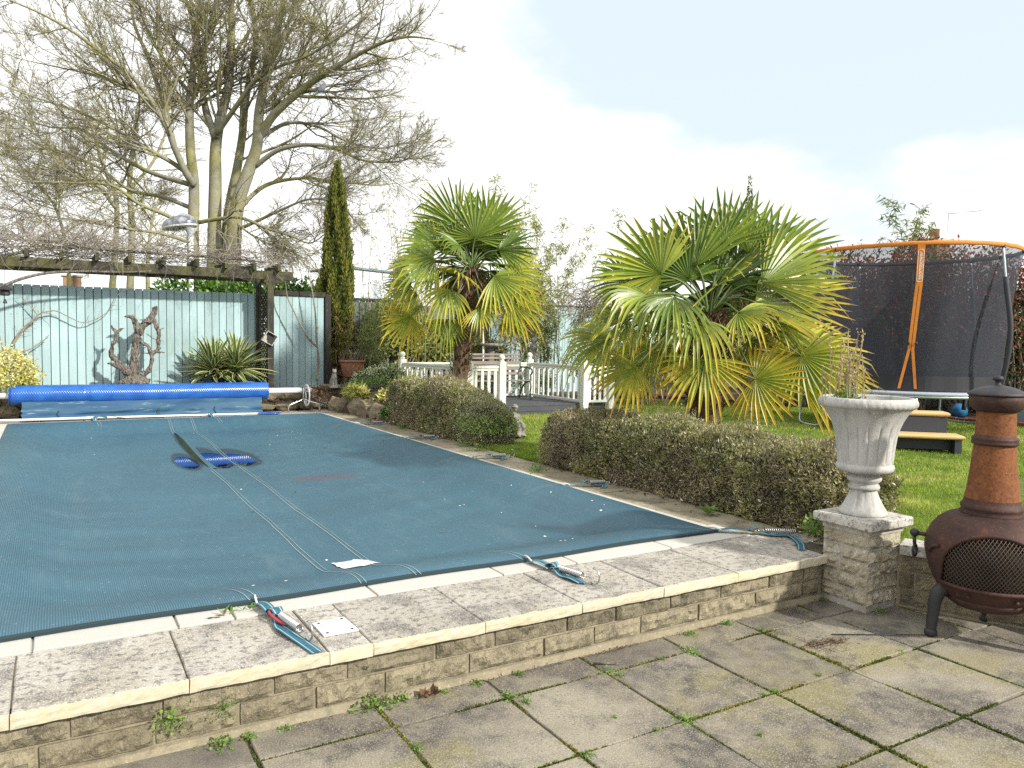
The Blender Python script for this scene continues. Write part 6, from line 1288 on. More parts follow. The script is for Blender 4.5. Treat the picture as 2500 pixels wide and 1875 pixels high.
espalier('bare twining climber on the turquoise fence at the left', [[(0, 1050), (70, 980), (130, 860), (230, 770), (270, 735), (370, 715), (470, 760), (560, 795), (650, 770), (740, 710), (790, 620), (820, 570)], [(80, 960), (170, 830), (250, 760), (210, 690), (130, 610)], [(60, 1000), (190, 980), (300, 910), (330, 880)], [(30, 1020), (0, 900), (-20, 850)]], 16.1, 16, rad=.016, name='climber', spur=.12)
p = atY(300, 930, 15.9)
# ------------------------------------------------------------------ vine over the pergola
vine = thing('pergola_vine', (0, 15.7, .4), 'tangled bare brown vine covering the top of the pergola', 'climber')
for pts in ([(-1.6, 15.5, .4), (-1.3, 15.5, 1.6), (-.75, 15.5, 2.15), (-.2, 15.5, 2.42), (.4, 15.55, 2.52), (1.1, 15.6, 2.55), (1.6, 15.6, 2.6)], [(-1.4, 15.9, 1.0), (-1.2, 15.9, 2.4), (.0, 15.9, 2.92), (1.2, 15.9, 2.95), (2.6, 15.9, 2.95), (3.7, 15.9, 2.92)]): G().tube(smooth_path(pts, 8), np.linspace(.034, .016, 8*(len(pts)-1)+1), 7).obj('stem', m_drift, vine)
n = 850; C0 = np.stack([rng.uniform(-2.6, 4.0, n), rng.uniform(15.5, 16.6, n), rng.uniform(2.84, 3.1, n)], -1); d = nrm(np.stack([rng.normal(0, 1, n), rng.normal(0, .5, n), rng.normal(.10, .4, n)], -1)); P_ = [C0]; st_ = rng.uniform(.08, .17, n)[:, None]
for q in range(7): P_.append(P_[-1]+d*st_); d = nrm(d+rng.normal(size=(n, 3))*.32+np.array([0, 0, -.06])); P_[-1][:, 2] = np.maximum(P_[-1][:, 2], 2.80)
P_ = np.stack(P_, 1)
V, F = tubes(P_, np.repeat(np.linspace(.0065, .003, 8)[None], n, 0), 3); tag(G().add(V, F).obj('twig_tangle', m_vine, vine), kind='stuff')
n = 300; C0 = np.stack([rng.uniform(-2.8, 1.0, n)**1, rng.uniform(15.4, 16.4, n), rng.uniform(2.85, 3.1, n)], -1); d = nrm(np.stack([rng.normal(.1, .7, n), rng.normal(0, .4, n), rng.uniform(.25, 1., n)], -1)); P_ = [C0]; st_ = rng.uniform(.08, .16, n)[:, None]
for q in range(7): P_.append(P_[-1]+d*st_); d = nrm(d+rng.normal(size=(n, 3))*.30+np.array([.02, 0, -.14]))
V, F = tubes(np.stack(P_, 1), np.repeat(np.linspace(.006, .0025, 8)[None], n, 0), 3); tag(G().add(V, F).obj('rising_shoots', m_vine, vine), kind='stuff')
n = 60; C0 = np.stack([rng.uniform(-1.5, 3.8, n), rng.uniform(15.45, 15.6, n), np.full(n, 2.75)], -1); d = nrm(np.stack([rng.normal(0, .5, n), rng.normal(0, .2, n), -rng.uniform(.3, 1, n)], -1)); P_ = [C0]
for q in range(5): P_.append(P_[-1]+d*.07); d = nrm(d+rng.normal(size=(n, 3))*.3)
V, F = tubes(np.stack(P_, 1), np.full((n, 6), .003), 3); tag(G().add(V, F).obj('hanging_twigs', m_vine, vine), kind='stuff')
# ------------------------------------------------------------------ urn on the pillar
UC = (4.775, 3.305); UZ = .302
urn = thing('garden_urn', (*UC, UZ), 'tall fluted pale stone urn planter on the pillar', 'urn')
def z_(z): return z
foot = [(.0, .303), (.152, .303), (.156, .315), (.15, .33), (.125, .37), (.10, .42), (.085, .46), (.083, .475)]
def fl(A_, R_, Z_, n=14, d=.035):
    q = np.abs(((A_*n/(2*PI)) % 1)-.5)*2; return R_*(1-d*(1-q)**3*np.clip((Z_-.33)/.03, 0, 1))
G().lathe(foot, (*UC, 0), 112, mod=lambda A_, R_, Z_: fl(A_, R_, Z_)).obj('foot', m_urn, urn)
G().lathe([(.083, .472), (.098, .477), (.102, .49), (.095, .502), (.085, .505), (.09, .52), (.108, .535), (.112, .55), (.104, .565), (.085, .575), (.082, .59), (.10, .598)], (*UC, 0), 64).obj('stem', m_urn, urn)
bowl = [(.10, .594), (.165, .597), (.182, .61), (.187, .628), (.182, .645), (.174, .652), (.176, .665), (.180, .72), (.186, .78), (.194, .84), (.207, .89), (.226, .94), (.250, .985), (.276, 1.02), (.292, 1.036)]
def bf(A_, R_, Z_):
    n = 18; q = (A_*n/(2*PI)) % 1; e = np.abs(q-.5)*2; k = np.clip((Z_-.66)/.01, 0, 1)*np.clip((1.0-.03*e*3-Z_)/.03+.5, 0, 1)
    pt = np.clip((.995-.05*(1-e)-Z_)/.02, 0, 1)
    return R_*(1-k*pt*.05*np.clip((e-.78)/.22, 0, 1)+k*.008*(1-e))
zz = np.array(bowl); zi = np.interp(np.linspace(0, 1, 46), np.linspace(0, 1, len(zz)), zz[:, 1]); ri = np.interp(zi, zz[:, 1], zz[:, 0])
G().lathe(np.c_[np.r_[zz[:6, 0], ri[zi > .652]], np.r_[zz[:6, 1], zi[zi > .652]]], (*UC, 0), 216, mod=bf).obj('bowl', m_urn, urn)
rim = [(.285, 1.034), (.300, 1.038), (.310, 1.055), (.310, 1.075), (.302, 1.094), (.290, 1.102), (.268, 1.102), (.262, 1.092), (.255, 1.03), (.0, 1.02)]
G().lathe(rim, (*UC, 0), 160, mod=lambda A_, R_, Z_: R_*(1+.010*np.sin(A_*44+(Z_-1.03)*70)*((Z_ > 1.036) & (Z_ < 1.10) & (R_ > .28)))).obj('rim', m_urn, urn)
G().lathe([(.258, 1.045), (.15, 1.06), (.01, 1.065)], (*UC, 0), 24).obj('compost', m_soil, urn)
# plant in it
pc = at(2066, 960, 5.25); pl = thing('potted_herb', (pc[0], pc[1], 1.05), 'dried seed-head stems over a small green tuft growing in the urn', 'plant'); b = ORG[pl.name]
n = 430; C_ = b+np.stack([rng.normal(0, .045, n), rng.normal(0, .05, n), np.abs(rng.normal(.03, .045, n))], -1); V, F = leaves(C_, rdir(n)+[0, 0, .7], rdir(n)+[0, 0, 1], rng.uniform(.02, .05, n), .011, .1, .4); tag(G().add(V, F, rng.uniform(.1, .8, n)).obj('leaves', m_green, pl), kind='stuff')
sm = []; 
for k in range(32):
    s = b+np.array([rng.normal(0, .05), rng.normal(0, .05), 0]); h = rng.uniform(.20, .52); o = np.array([rng.normal(-.02, .08), rng.normal(0, .08), 0])*h; sm.append(smooth_path([s, s+o*.4+[0, 0, h*.5], s+o+[0, 0, h]], 3))
sm = np.array(sm); V, F = tubes(sm, np.full(sm.shape[:2], .0024), 4); tag(G().add(V, F, .7).obj('dry_stems', m_seed, pl), kind='stuff')
n = 620; q = rng.integers(0, len(sm), n); tq = rng.uniform(.45, 1, n)*6; i0 = np.minimum(tq.astype(int), 5); f = (tq-i0)[:, None]; C_ = sm[q, i0]*(1-f)+sm[q, i0+1]*f+rng.normal(size=(n, 3))*.007; V, F = leaves(C_, rdir(n)*.6+[0, 0, 1], rdir(n), rng.uniform(.010, .024, n), .011, .1); tag(G().add(V, F, rng.uniform(.0, 1, n)).obj('seed_heads', m_seed, pl), kind='stuff')
# ------------------------------------------------------------------ chiminea
CC = np.array([4.865, 2.51]); fa = math.atan2(-CC[1], -CC[0])+RAD(6)
chi = thing('chiminea', (*CC, ZP), 'rusty cast iron chiminea with tall chimney, lid and mesh fire door', 'chiminea')
def L_(prof, name, mt, par=None, n=56): return G().lathe(prof, (*CC, 0), n).obj(name, mt, par or chi)
body = [(.10, -.105), (.17, -.095), (.225, -.065), (.27, -.015), (.305, .05), (.330, .12), (.345, .185), (.350, .215), (.349, .25), (.340, .30), (.318, .35), (.285, .395), (.24, .43), (.185, .452), (.16, .456)]
zz = np.array(body); t_ = np.linspace(0, 1, 72); Zb = np.interp(t_, np.linspace(0, 1, len(zz)), zz[:, 1]); Rb = np.interp(t_, np.linspace(0, 1, len(zz)), zz[:, 0])
AW, ZB, ZM, ZTOP = .265, .045, .17, .375                # arch half width, sill, springing, crown
def arch_in(u, z): return (np.abs(u) < AW) & (z > ZB) & ((z < ZM) | ((u/AW)**2+((z-ZM)/(ZTOP-ZM))**2 < 1))
n = 180; A_ = np.arange(n)*2*PI/n; V = np.stack([CC[0]+Rb[:, None]*np.cos(A_), CC[1]+Rb[:, None]*np.sin(A_), np.repeat(Zb[:, None], n, 1)], -1)
i_ = np.arange(len(Zb)-1)[:, None]*n; j = np.arange(n)[None]; F = np.stack([i_+j, i_+(j+1) % n, i_+n+(j+1) % n, i_+n+j], -1)
rel = (A_+PI/n-fa+PI) % (2*PI)-PI; um = np.sin(rel)[None]*((Rb[1:]+Rb[:-1])/2)[:, None]; zm = np.repeat(((Zb[1:]+Zb[:-1])/2)[:, None], n, 1); hole = arch_in(um, zm) & (np.cos(rel)[None] > 0)
G().add(V, F[~hole].reshape(-1, 4), smooth=True).obj('firebowl', m_rustdark, chi)
G().lathe([(r*.93, z) for r, z in body if z < .44], (*CC, 0), 40).obj('soot_lining', m_soot, chi)
ri_ = lambda z: float(np.interp(z, Zb, Rb))
def front(u, z, o=0.):
    r = ri_(z); u = max(-r*.95, min(r*.95, u)); x = math.sqrt(max(r*r-u*u, 0))+o; e1 = np.array([math.cos(fa), math.sin(fa)]); e2 = np.array([-math.sin(fa), math.cos(fa)])
    q = CC+e1*x+e2*u; return np.array([q[0], q[1], z])
arch = [(s*AW, ZB) for s in ()]+[(-AW, ZB), (-AW, .09), (-AW, .13), (-AW, ZM)]+[(-AW*math.cos(a), ZM+(ZTOP-ZM)*math.sin(a)) for a in np.linspace(.12, PI-.12, 22)]+[(AW, ZM), (AW, .13), (AW, .09), (AW, ZB)]
lo = [(AW*q, ZB) for q in np.linspace(.8, -.8, 9)]
G().tube([front(u, z, .008) for u, z in arch+lo+[arch[0]]], .014, 7, caps=False).obj('door_frame', m_rustdark, chi)
door = G(); wires = 0
for s in (1, -1):
    for k in range(-34, 35):
        seg = []; c0 = k*.021
        for q in np.linspace(-AW, AW, 46):
            z = .20+s*(q*1.45)+c0*1.45
            if arch_in(np.array(q), np.array(z)) : seg.append(front(q*.985, z, .004+.003*s))
            elif len(seg) > 1: door.tube(seg, .0017, 4, caps=False, smooth=False); seg = []
            else: seg = []
        if len(seg) > 1: door.tube(seg, .0017, 4, caps=False, smooth=False)
dob = door.obj('door_mesh', m_mesh, chi); dob['kind'] = 'stuff'
L_([(.0, .440), (.150, .440), (.168, .447), (.170, .462), (.160, .474), (.166, .484), (.168, .50), (.156, .515), (.150, .53), (.148, .545)], 'collar', m_rustdark)
L_([(.148, .54), (.138, .60), (.124, .72), (.114, .84), (.110, .875)], 'lower_chimney', m_rust)
L_([(.110, .868), (.123, .873), (.126, .885), (.119, .894), (.124, .902), (.122, .913), (.112, .918), (.108, .93)], 'chimney_ring', m_rustdark)
L_([(.108, .922), (.106, 1.0), (.103, 1.075)], 'upper_chimney', m_rust)
L_([(.103, 1.068), (.118, 1.074), (.138, 1.095), (.147, 1.125), (.150, 1.158), (.143, 1.165), (.0, 1.165)], 'top_bowl', m_rustdark)
lid = L_([(.0, 1.158), (.150, 1.163), (.158, 1.170), (.156, 1.177), (.13, 1.195), (.09, 1.213), (.05, 1.223), (.024, 1.226), (.016, 1.235), (.015, 1.25), (.026, 1.256), (.029, 1.268), (.022, 1.28), (.0, 1.285)], 'lid', m_black)
L_([(.19, -.105), (.235, -.072), (.242, -.05), (.236, -.045)], 'base_band', m_rustdark)
for k, a in enumerate((fa-RAD(62)-RAD(4), fa+RAD(56), fa+RAD(176))):
    d = np.array([math.cos(a), math.sin(a)]); P = lambda r, z: (CC[0]+d[0]*r, CC[1]+d[1]*r, z)
    lg = G().tube(smooth_path([P(.20, .0), P(.275, -.02), P(.305, -.075), P(.315, -.15), P(.325, -.26), P(.327, -.285)], 5), np.interp(np.linspace(0, 1, 26), [0, .3, .6, 1], [.042, .042, .034, .026]), 10).obj('leg', m_black, chi)
    G().lathe([(.0, ZP+.002), (.026, ZP+.002), (.036, ZP+.015), (.036, ZP+.034), (.026, ZP+.05), (.0, ZP+.055)], (CC[0]+d[0]*.327, CC[1]+d[1]*.327, 0), 14).obj('foot', m_black, lg)
sd = fa-PI/2; e = np.array([math.cos(sd), math.sin(sd)])
if np.dot(e, RT[:2]) > 0: e = -e
Q = lambda r, z: np.array([CC[0]+e[0]*r, CC[1]+e[1]*r, z]); rot = Q(.36, .285)
G().tube([Q(.31, .28), Q(.40, .285)], .013, 8).obj('hinge_pin', m_black, chi); G().ball(Q(.405, .287), (.028, .028, .026), 12).obj('hinge_knob', m_black, chi)
fe = np.array([math.cos(fa), math.sin(fa), 0]); G().tube([Q(.405, .262), Q(.402, .215)], .011, 7).obj('handle_rod', m_black, chi)
G().tube([Q(.400, .175)+fe*.020*math.cos(a)+np.array([0, 0, .036*math.sin(a)])+np.array([*e, 0])*.010*math.cos(a) for a in np.linspace(0, 2*PI, 20)], .009, 6, caps=False).obj('handle_ring', m_black, chi)
for s in (-1, 1):
    G().tube([front(s*(AW+.015), .27, .01), front(s*(AW+.045), .255, .014), front(s*(AW+.06), .215, .012)], .012, 6).obj('hinge', m_rustdark, chi)
    G().ball(front(s*.12, -.005, .012), .014, 8).obj('vent_bolt', m_rustdark, chi)
G().bar(front(-.18, -.005, .006), front(.18, -.005, .006), .012, .03).obj('vent_slide', m_rustdark, chi)
logs = thing('charred_log', (*CC, .03), 'charred log lying inside the chiminea firebowl', 'log'); G().bar(front(-.12, .12, -.13), front(.06, .155, -.10), .035).obj('log_piece', m_log, logs); G().bar(front(-.10, .08, -.12), front(.0, .09, -.15), .03).obj('log_piece', m_log, logs)
# ------------------------------------------------------------------ seated stone figure on the lawn
sb = np.array([5.98, 9.98, 0.]); fdir = nrm(np.array([.30, -.95, 0])); sdir = np.array([-fdir[1], fdir[0], 0])
g = G(); Pp = lambda f, s, z: sb+fdir*f+sdir*s+np.array([0, 0, z])
g.ball(Pp(-.02, 0, .10), (.16, .14, .10), 14); g.ball(Pp(.05, 0, .05), (.12, .11, .06), 12)      # rock seat
g.tube([Pp(-.03, 0, .17), Pp(-.04, 0, .25), Pp(-.03, 0, .33), Pp(-.02, 0, .365)], [.10, .105, .098, .045], 12); g.tube([Pp(-.02, 0, .36), Pp(-.01, 0, .40)], .028, 8)
g.ball(Pp(.0, 0, .425), (.040, .042, .050), 12); g.ball(Pp(.042, 0, .42), .011, 6)                # head and nose
g.lathe([(.0, .495), (.034, .488), (.043, .462), (.046, .455), (.064, .450), (.062, .444), (0, .444)], (Pp(-.002, 0, 0)[0], Pp(-.002, 0, 0)[1], 0), 14)
for s in (-1, 1):
    g.tube(smooth_path([Pp(-.03, s*.045, .17), Pp(.09, s*.055, .185), Pp(.12, s*.06, .15), Pp(.115, s*.06, .06), Pp(.12, s*.06, .03)], 3), [.045]*4+[.042]*3+[.034]*6, 8); g.ball(Pp(.145, s*.062, .025), (.028, .05, .022) if abs(fdir[1]) > .5 else (.05, .028, .022), 8)
    g.tube(smooth_path([Pp(-.03, s*.095, .335), Pp(-.02, s*.13, .27), Pp(.02, s*.12, .215), Pp(.085, s*.06, .215)], 3), [.030]*4+[.026]*6, 8)
me = remeshed(g, 'stone_figure', m_statue, .011, sb, 1); ob = link('stone_figure', me, None, sb); tag(ob, 'small weathered stone statue of a seated figure in a hat by the hedge', 'statue')
# cat statue by the pot
cb_ = atY(815, 945, 15.25); g = G(); cP = lambda x, y, z: cb_+np.array([x, y, z])
g.tube([cP(0, .03, .02), cP(0, .02, .12), cP(0, -.01, .22), cP(0, -.02, .27)], [.085, .08, .055, .04], 10); g.ball(cP(0, -.035, .315), (.048, .05, .045), 10)
for s in (-1, 1): g.tube([cP(s*.028, -.03, .345), cP(s*.034, -.03, .392)], [.018, .003], 6); g.tube([cP(s*.03, -.05, .2), cP(s*.032, -.07, .02)], .022, 7)
g.tube(smooth_path([cP(.05, .08, .02), cP(.11, .03, .02), cP(.09, -.05, .02)], 4), .018, 6); g.box(cP(0, 0, .0), (.2, .2, .04))
me = remeshed(g, 'cat_statue', m_statue, .012, cb_, 1); ob = link('cat_statue', me, None, cb_); tag(ob, 'grey stone cat statue sitting on the rockery below the terracotta pot', 'statue')
# terracotta pot
pt = np.array([5.44, 15.75, .62]); pot = thing('terracotta_pot', tuple(pt), 'wide glazed terracotta pot with swirl pattern on the raised bed', 'pot')
G().lathe([(.0, 0), (.17, 0), (.185, .02), (.22, .16), (.25, .30), (.252, .315), (.275, .32), (.28, .345), (.268, .355), (.245, .35), (.235, .30), (0, .29)], tuple(pt), 36).obj('body', m_terra, pot)
for k in range(6):
    a = -PI/2-.6+k*.42; r = lambda z: .186+.2*z; g = G(); g.tube([pt+np.array([(r(z)+.005)*math.cos(a+.16*math.sin(z*26)), (r(z)+.005)*math.sin(a+.16*math.sin(z*26)), z]) for z in np.linspace(.07, .25, 12)], .006, 5); g.obj('swirl', m_swirl, pot)
n = 60; P_ = []; 
g = thing('dry_pot_grass', (pt[0], pt[1], .9), 'dry straw-coloured grass stems growing behind and in the terracotta pot', 'plant'); C0 = pt+np.stack([rng.normal(.12, .16, n), rng.normal(.1, .12, n), np.full(n, .28)], -1); d = nrm(np.stack([rng.normal(.1, .3, n), rng.normal(0, .3, n), np.ones(n)], -1)); P_ = [C0]
for q in range(4): P_.append(P_[-1]+d*rng.uniform(.05, .11, n)[:, None]); d = nrm(d+rng.normal(size=(n, 3))*.12)
V, F = tubes(np.stack(P_, 1), np.full((n, 5), .003), 3); tag(G().add(V, F).obj('stems', m_vine, g), kind='stuff')
# rockery plants
for k, (x, y, z, r, n, mt_, sz, wd, lab, cat) in enumerate((
  (6.05, 15.3, .40, (.75, .35, .45), 2600, m_ivy, .06, .6, 'cream and green variegated ivy spilling beside the terracotta pot', 'ivy'),
  (5.55, 14.7, .30, (.55, .35, .35), 2600, m_green, .035, .5, 'low green aubretia mound with small violet flowers in the rockery', 'plant'),
  (5.35, 13.4, .18, (.24, .24, .30), 420, m_euon, .10, .35, 'yellow-green leafy plant between the rockery stones', 'plant'),
  (5.05, 14.35, .22, (.22, .2, .28), 380, m_euon, .12, .30, 'small yellow-edged plant nearest the pool reel', 'plant'),
  (5.55, 12.75, .0, (.30, .30, .42), 1100, m_ivy, .06, .6, 'dark ivy at the far end of the box hedge', 'ivy'),
  (5.05, 12.55, .0, (.18, .22, .28), 700, m_laurel, .06, .6, 'dark glossy ivy trailing onto the paving by the rockery', 'ivy'),
  (5.85, 13.6, .2, (.4, .3, .3), 1400, m_green, .045, .5, 'low green ground cover behind the rockery stones', 'plant'),
  (4.75, 15.35, .05, (.55, .18, .42), 1500, m_dry, .06, .3, 'brown dead bracken hanging over the bed wall behind the reel', 'plant'),
  (6.45, 15.6, .4, (.3, .3, .5), 700, m_green, .10, .4, 'bright green leafy plant at the left balustrade post', 'plant'))):
    shrub('rockery_plant', lab, cat, (x, y, z), r, n, mt_, sz, stems=0 if mt_ is not m_dry else 40, wid=wd, tfun=(lambda C_, f, n: np.clip(rng.uniform(0, 1, n)*(.35+.75*f), 0, 1)))
n = 90; C_ = np.array([5.5, 14.62, .42])+rng.normal(size=(n, 3))*[.28, .16, .07]; C_[:, 2] = np.abs(C_[:, 2]-.42)+.46; V, F = leaves(C_, rdir(n), rdir(n)+[0, 0, 1], .03, .025); tag(G().add(V, F, rng.uniform(0, 1, n)).obj('violet_flowers', m_blue), 'tiny violet flowers over the rockery mound', 'flowers', kind='stuff')
bx = thing('planter_box', (5.42, 13.05, .1), 'small dark teal plastic box among the rockery plants', 'box'); bevel_box(5.28, 12.95, 5.60, 13.2, .08, .42, .01).obj('body', m_teal, bx); bevel_box(5.26, 12.93, 5.62, 13.22, .421, .45, .008).obj('lid', m_teal, bx)
# birdbath, white post and cherub behind the decking
q = at(1198, 850, 18.4); bb = thing('bird_bath', (q[0], q[1], 0), 'grey stone bird bath behind the garden bench', 'bird bath'); zt = at(1200, 838, 18.4)[2]
G().lathe([(0, 0), (.18, 0), (.17, .06), (.09, .12), (.08, zt-.25), (.12, zt-.12), (.2, zt-.10), (.3, zt-.06), (.31, zt), (.28, zt), (.2, zt-.03), (0, zt-.04)], (q[0], q[1], 0), 24).obj('stone', m_statue, bb)
q = at(1180, 850, 18.2); wp = thing('white_post', (q[0], q[1], 0), 'thin white plastic post behind the bench', 'post'); z = at(1180, 797, 18.2)[2]; G().tube([(q[0], q[1], 0), (q[0], q[1], z-.08)], .022, 8).obj('tube', m_pvc, wp); G().lathe([(.022, z-.08), (.035, z-.075), (.035, z-.01), (0, z)], (q[0], q[1], 0), 10).obj('cap', m_pvc, wp)
q = at(1303, 850, 18.35); g = G(); h = lambda z: np.array([q[0], q[1], z]); g.tube([h(0), h(.5), h(.9), h(1.12)], [.13, .10, .10, .08], 10); g.ball(h(1.30), (.10, .1, .12), 10); g.ball(h(1.08)+[-.06, 0, 0], (.09, .07, .12), 10); g.ball(h(1.08)+[.07, 0, .02], (.08, .07, .10), 10); g.ball(h(1.46), (.075, .07, .08), 10)
me = remeshed(g, 'cherub_statue', m_statue, .025, h(0), 2); ob = link('cherub_statue', me, None, h(0)); tag(ob, 'pale stone cherub statue behind the decking corner post', 'statue')
# ball and bin under and beside the trampoline
q = at(2340, 1018, 15.6); g = G(); g.ball((q[0], q[1], .17), .16, 18); ob = g.obj('play_ball', m_ballblue, None, (q[0], q[1], 0)); tag(ob, 'blue plastic ball under the trampoline', 'ball')
q = at(2500, 1010, 14.9); bn = thing('storage_bin', (q[0], q[1], 0), 'grey-green plastic storage bin at the right edge behind the chiminea', 'bin'); bevel_box(q[0]-.3, q[1]-.3, q[0]+.4, q[1]+.3, 0, .42, .03).obj('body', m_bin, bn); bevel_box(q[0]-.33, q[1]-.33, q[0]+.43, q[1]+.33, .422, .5, .02).obj('lid', m_bin, bn)
# ------------------------------------------------------------------ plate, weeds, moss, litter
pl_ = G(); P4 = [(1.112, 3.812), (1.282, 3.826), (1.290, 3.62), (1.115, 3.622)]; pl_.prism(P4[::-1], .002, .010); po = thing('drain_cover', (1.2, 3.72, 0), 'square white plastic plate screwed on the pool paving', 'cover plate'); pl_.obj('plate', m_patch, po)
G().lathe([(.055, .0102), (.058, .0135), (.064, .0135), (.067, .0102)], (1.2, 3.72, 0), 28).obj('lid_ring', m_patch, po)
for x, y in ((1.14, 3.79), (1.262, 3.80), (1.265, 3.645), (1.14, 3.645)): G().lathe([(.007, .0102), (.007, .0125), (0, .0125)], (x, y, 0), 10).obj('screw', m_black, po)
def moss_strip(a, b, n, w, h=.007, tb=.4):
    a, b = np.array(a), np.array(b); t = rng.uniform(0, 1, n); k = np.array([n3((*(a+(b-a)*q), 0), 3.0, 7) for q in t]) > rng.uniform(-.18, .42, n); t = t[k]; n = len(t)
    C_ = np.c_[a+(b-a)*t[:, None]+rng.normal(size=(n, 2))*w, np.full(n, ZP-.008)]; V, F = leaves(C_, rdir(n)*.8+[0, 0, .8], rdir(n), rng.uniform(.5, 1.2, n)*h*2.2, h*1.2); ti = np.clip(tb+np.array([n3(c, 2.2, 3) for c in C_])*.9+rng.normal(0, .15, n), 0, 1); return V, F, ti
g = G()
for x in XJ[4:]:
    for r in range(1, len(YJ)-1): 
        if YJ[r] < x*.2: continue
        V, F, ti = moss_strip((x, YJ[r]), (x, YJ[r+1]), 900, .005); g.add(V, F, ti)
    V, F, ti = moss_strip((x, YJ[0]), (x, YJ[1]), 300, .005); g.add(V, F, ti)
for y in YJ[1:5]:
    for k in range(4, len(XJ)-1):
        V, F, ti = moss_strip((XJ[k], y), (XJ[k+1], y), 800, .005); g.add(V, F, ti)
V, F, ti = moss_strip((3.72, 3.2), (3.72, 1.7), 3000, .007, .009, .35); g.add(V, F, ti); V, F, ti = moss_strip((3.12, 2.6), (3.12, 1.5), 2600, .007, .009, .6); g.add(V, F, ti)
tag(g.obj('joint_moss', m_moss), 'green and ochre moss in the patio joints', 'moss', kind='stuff')
def weed_geo(g, n, r, h, sz, c, sc, wall=False):
    C_ = np.stack([rng.normal(0, r, n), rng.normal(0, r, n), rng.uniform(.2, 1, n)*h], -1)*sc; C_[:, 2] *= np.exp(-(C_[:, 0]**2+C_[:, 1]**2)/(2*(r*sc)**2)*.6)
    if wall: C_ = C_[:, [0, 2, 1]]*[1, -1, 1]
    V, F = leaves(C_+c, rdir(n)+[0, -.4 if wall else 0, .3], np.tile([0, 0, 1.], (n, 1))+rdir(n)*.5, rng.uniform(.6, 1.2, n)*sz*sc, sz*.75*sc, .05, .55); g.add(V, F, rng.uniform(0, 1, n))
    k = 14; q = rng.integers(0, n, k); P_ = np.stack([np.c_[rng.normal(size=(k, 2))*.004, np.zeros(k)], C_[q]*[.6, .6, .7], C_[q]], 1)+c; V, F = tubes(P_, np.full((k, 3), .0012), 3); g.add(V, F, .3); return g
WK = [(60, .028, .045, .018), (90, .040, .06, .020), (40, .018, .03, .014), (70, .05, .03, .016)]
for x, y, z, k, s_, wl, lab in ((1.27, 3.44, ZP-.004, 1, 1.1, 0, 'round-leaved green weed at the wall foot below the white plate'), (1.36, 3.43, ZP-.004, 1, .8, 0, 'smaller green weed next right at the wall foot below the plate'), (1.45, 3.44, ZP-.004, 0, 1.05, 0, 'green weed at the wall foot beside the curled dead leaf'), (.60, 3.42, ZP-.004, 1, .85, 0, 'spreading green weed at the wall foot near the bottom left'), (.42, 3.462, -.165, 1, .9, 1, 'green weed hanging from the wall face under the coping'), (.62, 3.462, -.165, 3, .7, 1, 'sparse green weed in the wall joint below the near strap'), (3.62, 3.42, ZP-.004, 0, .8, 0, 'green tuft at the wall foot towards the pillar')):
    w_ = thing('weed_clump', (x, y, z), lab, 'weed'); tag(weed_geo(G(), *WK[k], np.array([x, y, z]), s_, wl).obj('leaves', m_weed, w_), kind='stuff')
g = G()
for x, y, k, s_ in ((.72, 3.43, 0, .7), (.88, 3.42, 2, .9), (1.85, 3.43, 0, .7), (2.10, 3.42, 2, .9), (1.66, 3.42, 2, .8), (3.30, 3.40, 1, .5), (2.53, 3.22, 3, .7), (2.56, 3.16, 2, .8), (1.93, 3.20, 3, .8), (1.96, 3.13, 0, .6), (3.12, 3.22, 3, .7), (3.10, 3.16, 0, .5), (3.74, 3.24, 2, .6), (2.53, 2.62, 3, .8), (2.50, 2.58, 0, .6), (2.35, 2.60, 2, .7), (1.93, 2.58, 1, .5), (3.14, 2.62, 3, .6), (3.05, 2.62, 2, .6), (2.72, 2.35, 2, .6), (2.25, 2.80, 2, .5), (4.32, 2.62, 2, .6), (4.20, 2.63, 3, .4), (3.5, 2.64, 2, .6), (2.05, 2.36, 3, .6), (4.56, 3.43, 0, .7), (4.70, 3.10, 3, .7), (3.95, 3.0, 2, .4), (2.9, 3.2, 2, .5), (1.33, 3.0, 3, .5), (1.62, 2.6, 3, .6)): weed_geo(g, *WK[k], np.array([x, y, ZP-.004]), s_)
for x, y in ((4.83, 9.35), (4.80, 8.9), (4.86, 11.6), (4.62, 7.2)): weed_geo(g, *WK[1], np.array([x, y, 0]), 1.4)
tag(g.obj('joint_weeds', m_weed), 'tiny green weeds scattered in the paving joints', 'weeds', kind='stuff')
# bigger seedling by the cover's edge
sd_ = thing('seedling', (.86, 4.16, .0), 'pointed-leaf green seedling beside the cover edge by the near strap', 'weed'); n = 14; C_ = np.array([.86, 4.16, .008])+np.c_[rng.uniform(-.13, .05, n), rng.normal(0, .012, n), np.zeros(n)]; C_[:5] = [.885, 4.17, .01]; V, F = leaves(C_, rdir(n)*[1, 1, .3]+[0, 0, .55], np.tile([0, 0, 1.], (n, 1)), rng.uniform(.035, .065, n), .020, .1, .4); G().add(V, F, rng.uniform(.2, .9, n)).obj('leaves', m_weed, sd_)
n = 7; C_ = np.array([.66, 4.13, .008])+np.c_[rng.uniform(-.02, .10, n), rng.normal(0, .012, n), np.zeros(n)]; V, F = leaves(C_, rdir(n)*[1, .5, .15], np.tile([0, 0, 1.], (n, 1)), .06, .016, .1); tag(G().add(V, F, rng.uniform(.2, .7, n)).obj('dead_leaf_litter', m_dry), 'few brown curled leaves on the coping beside the seedling', 'leaves', kind='stuff')
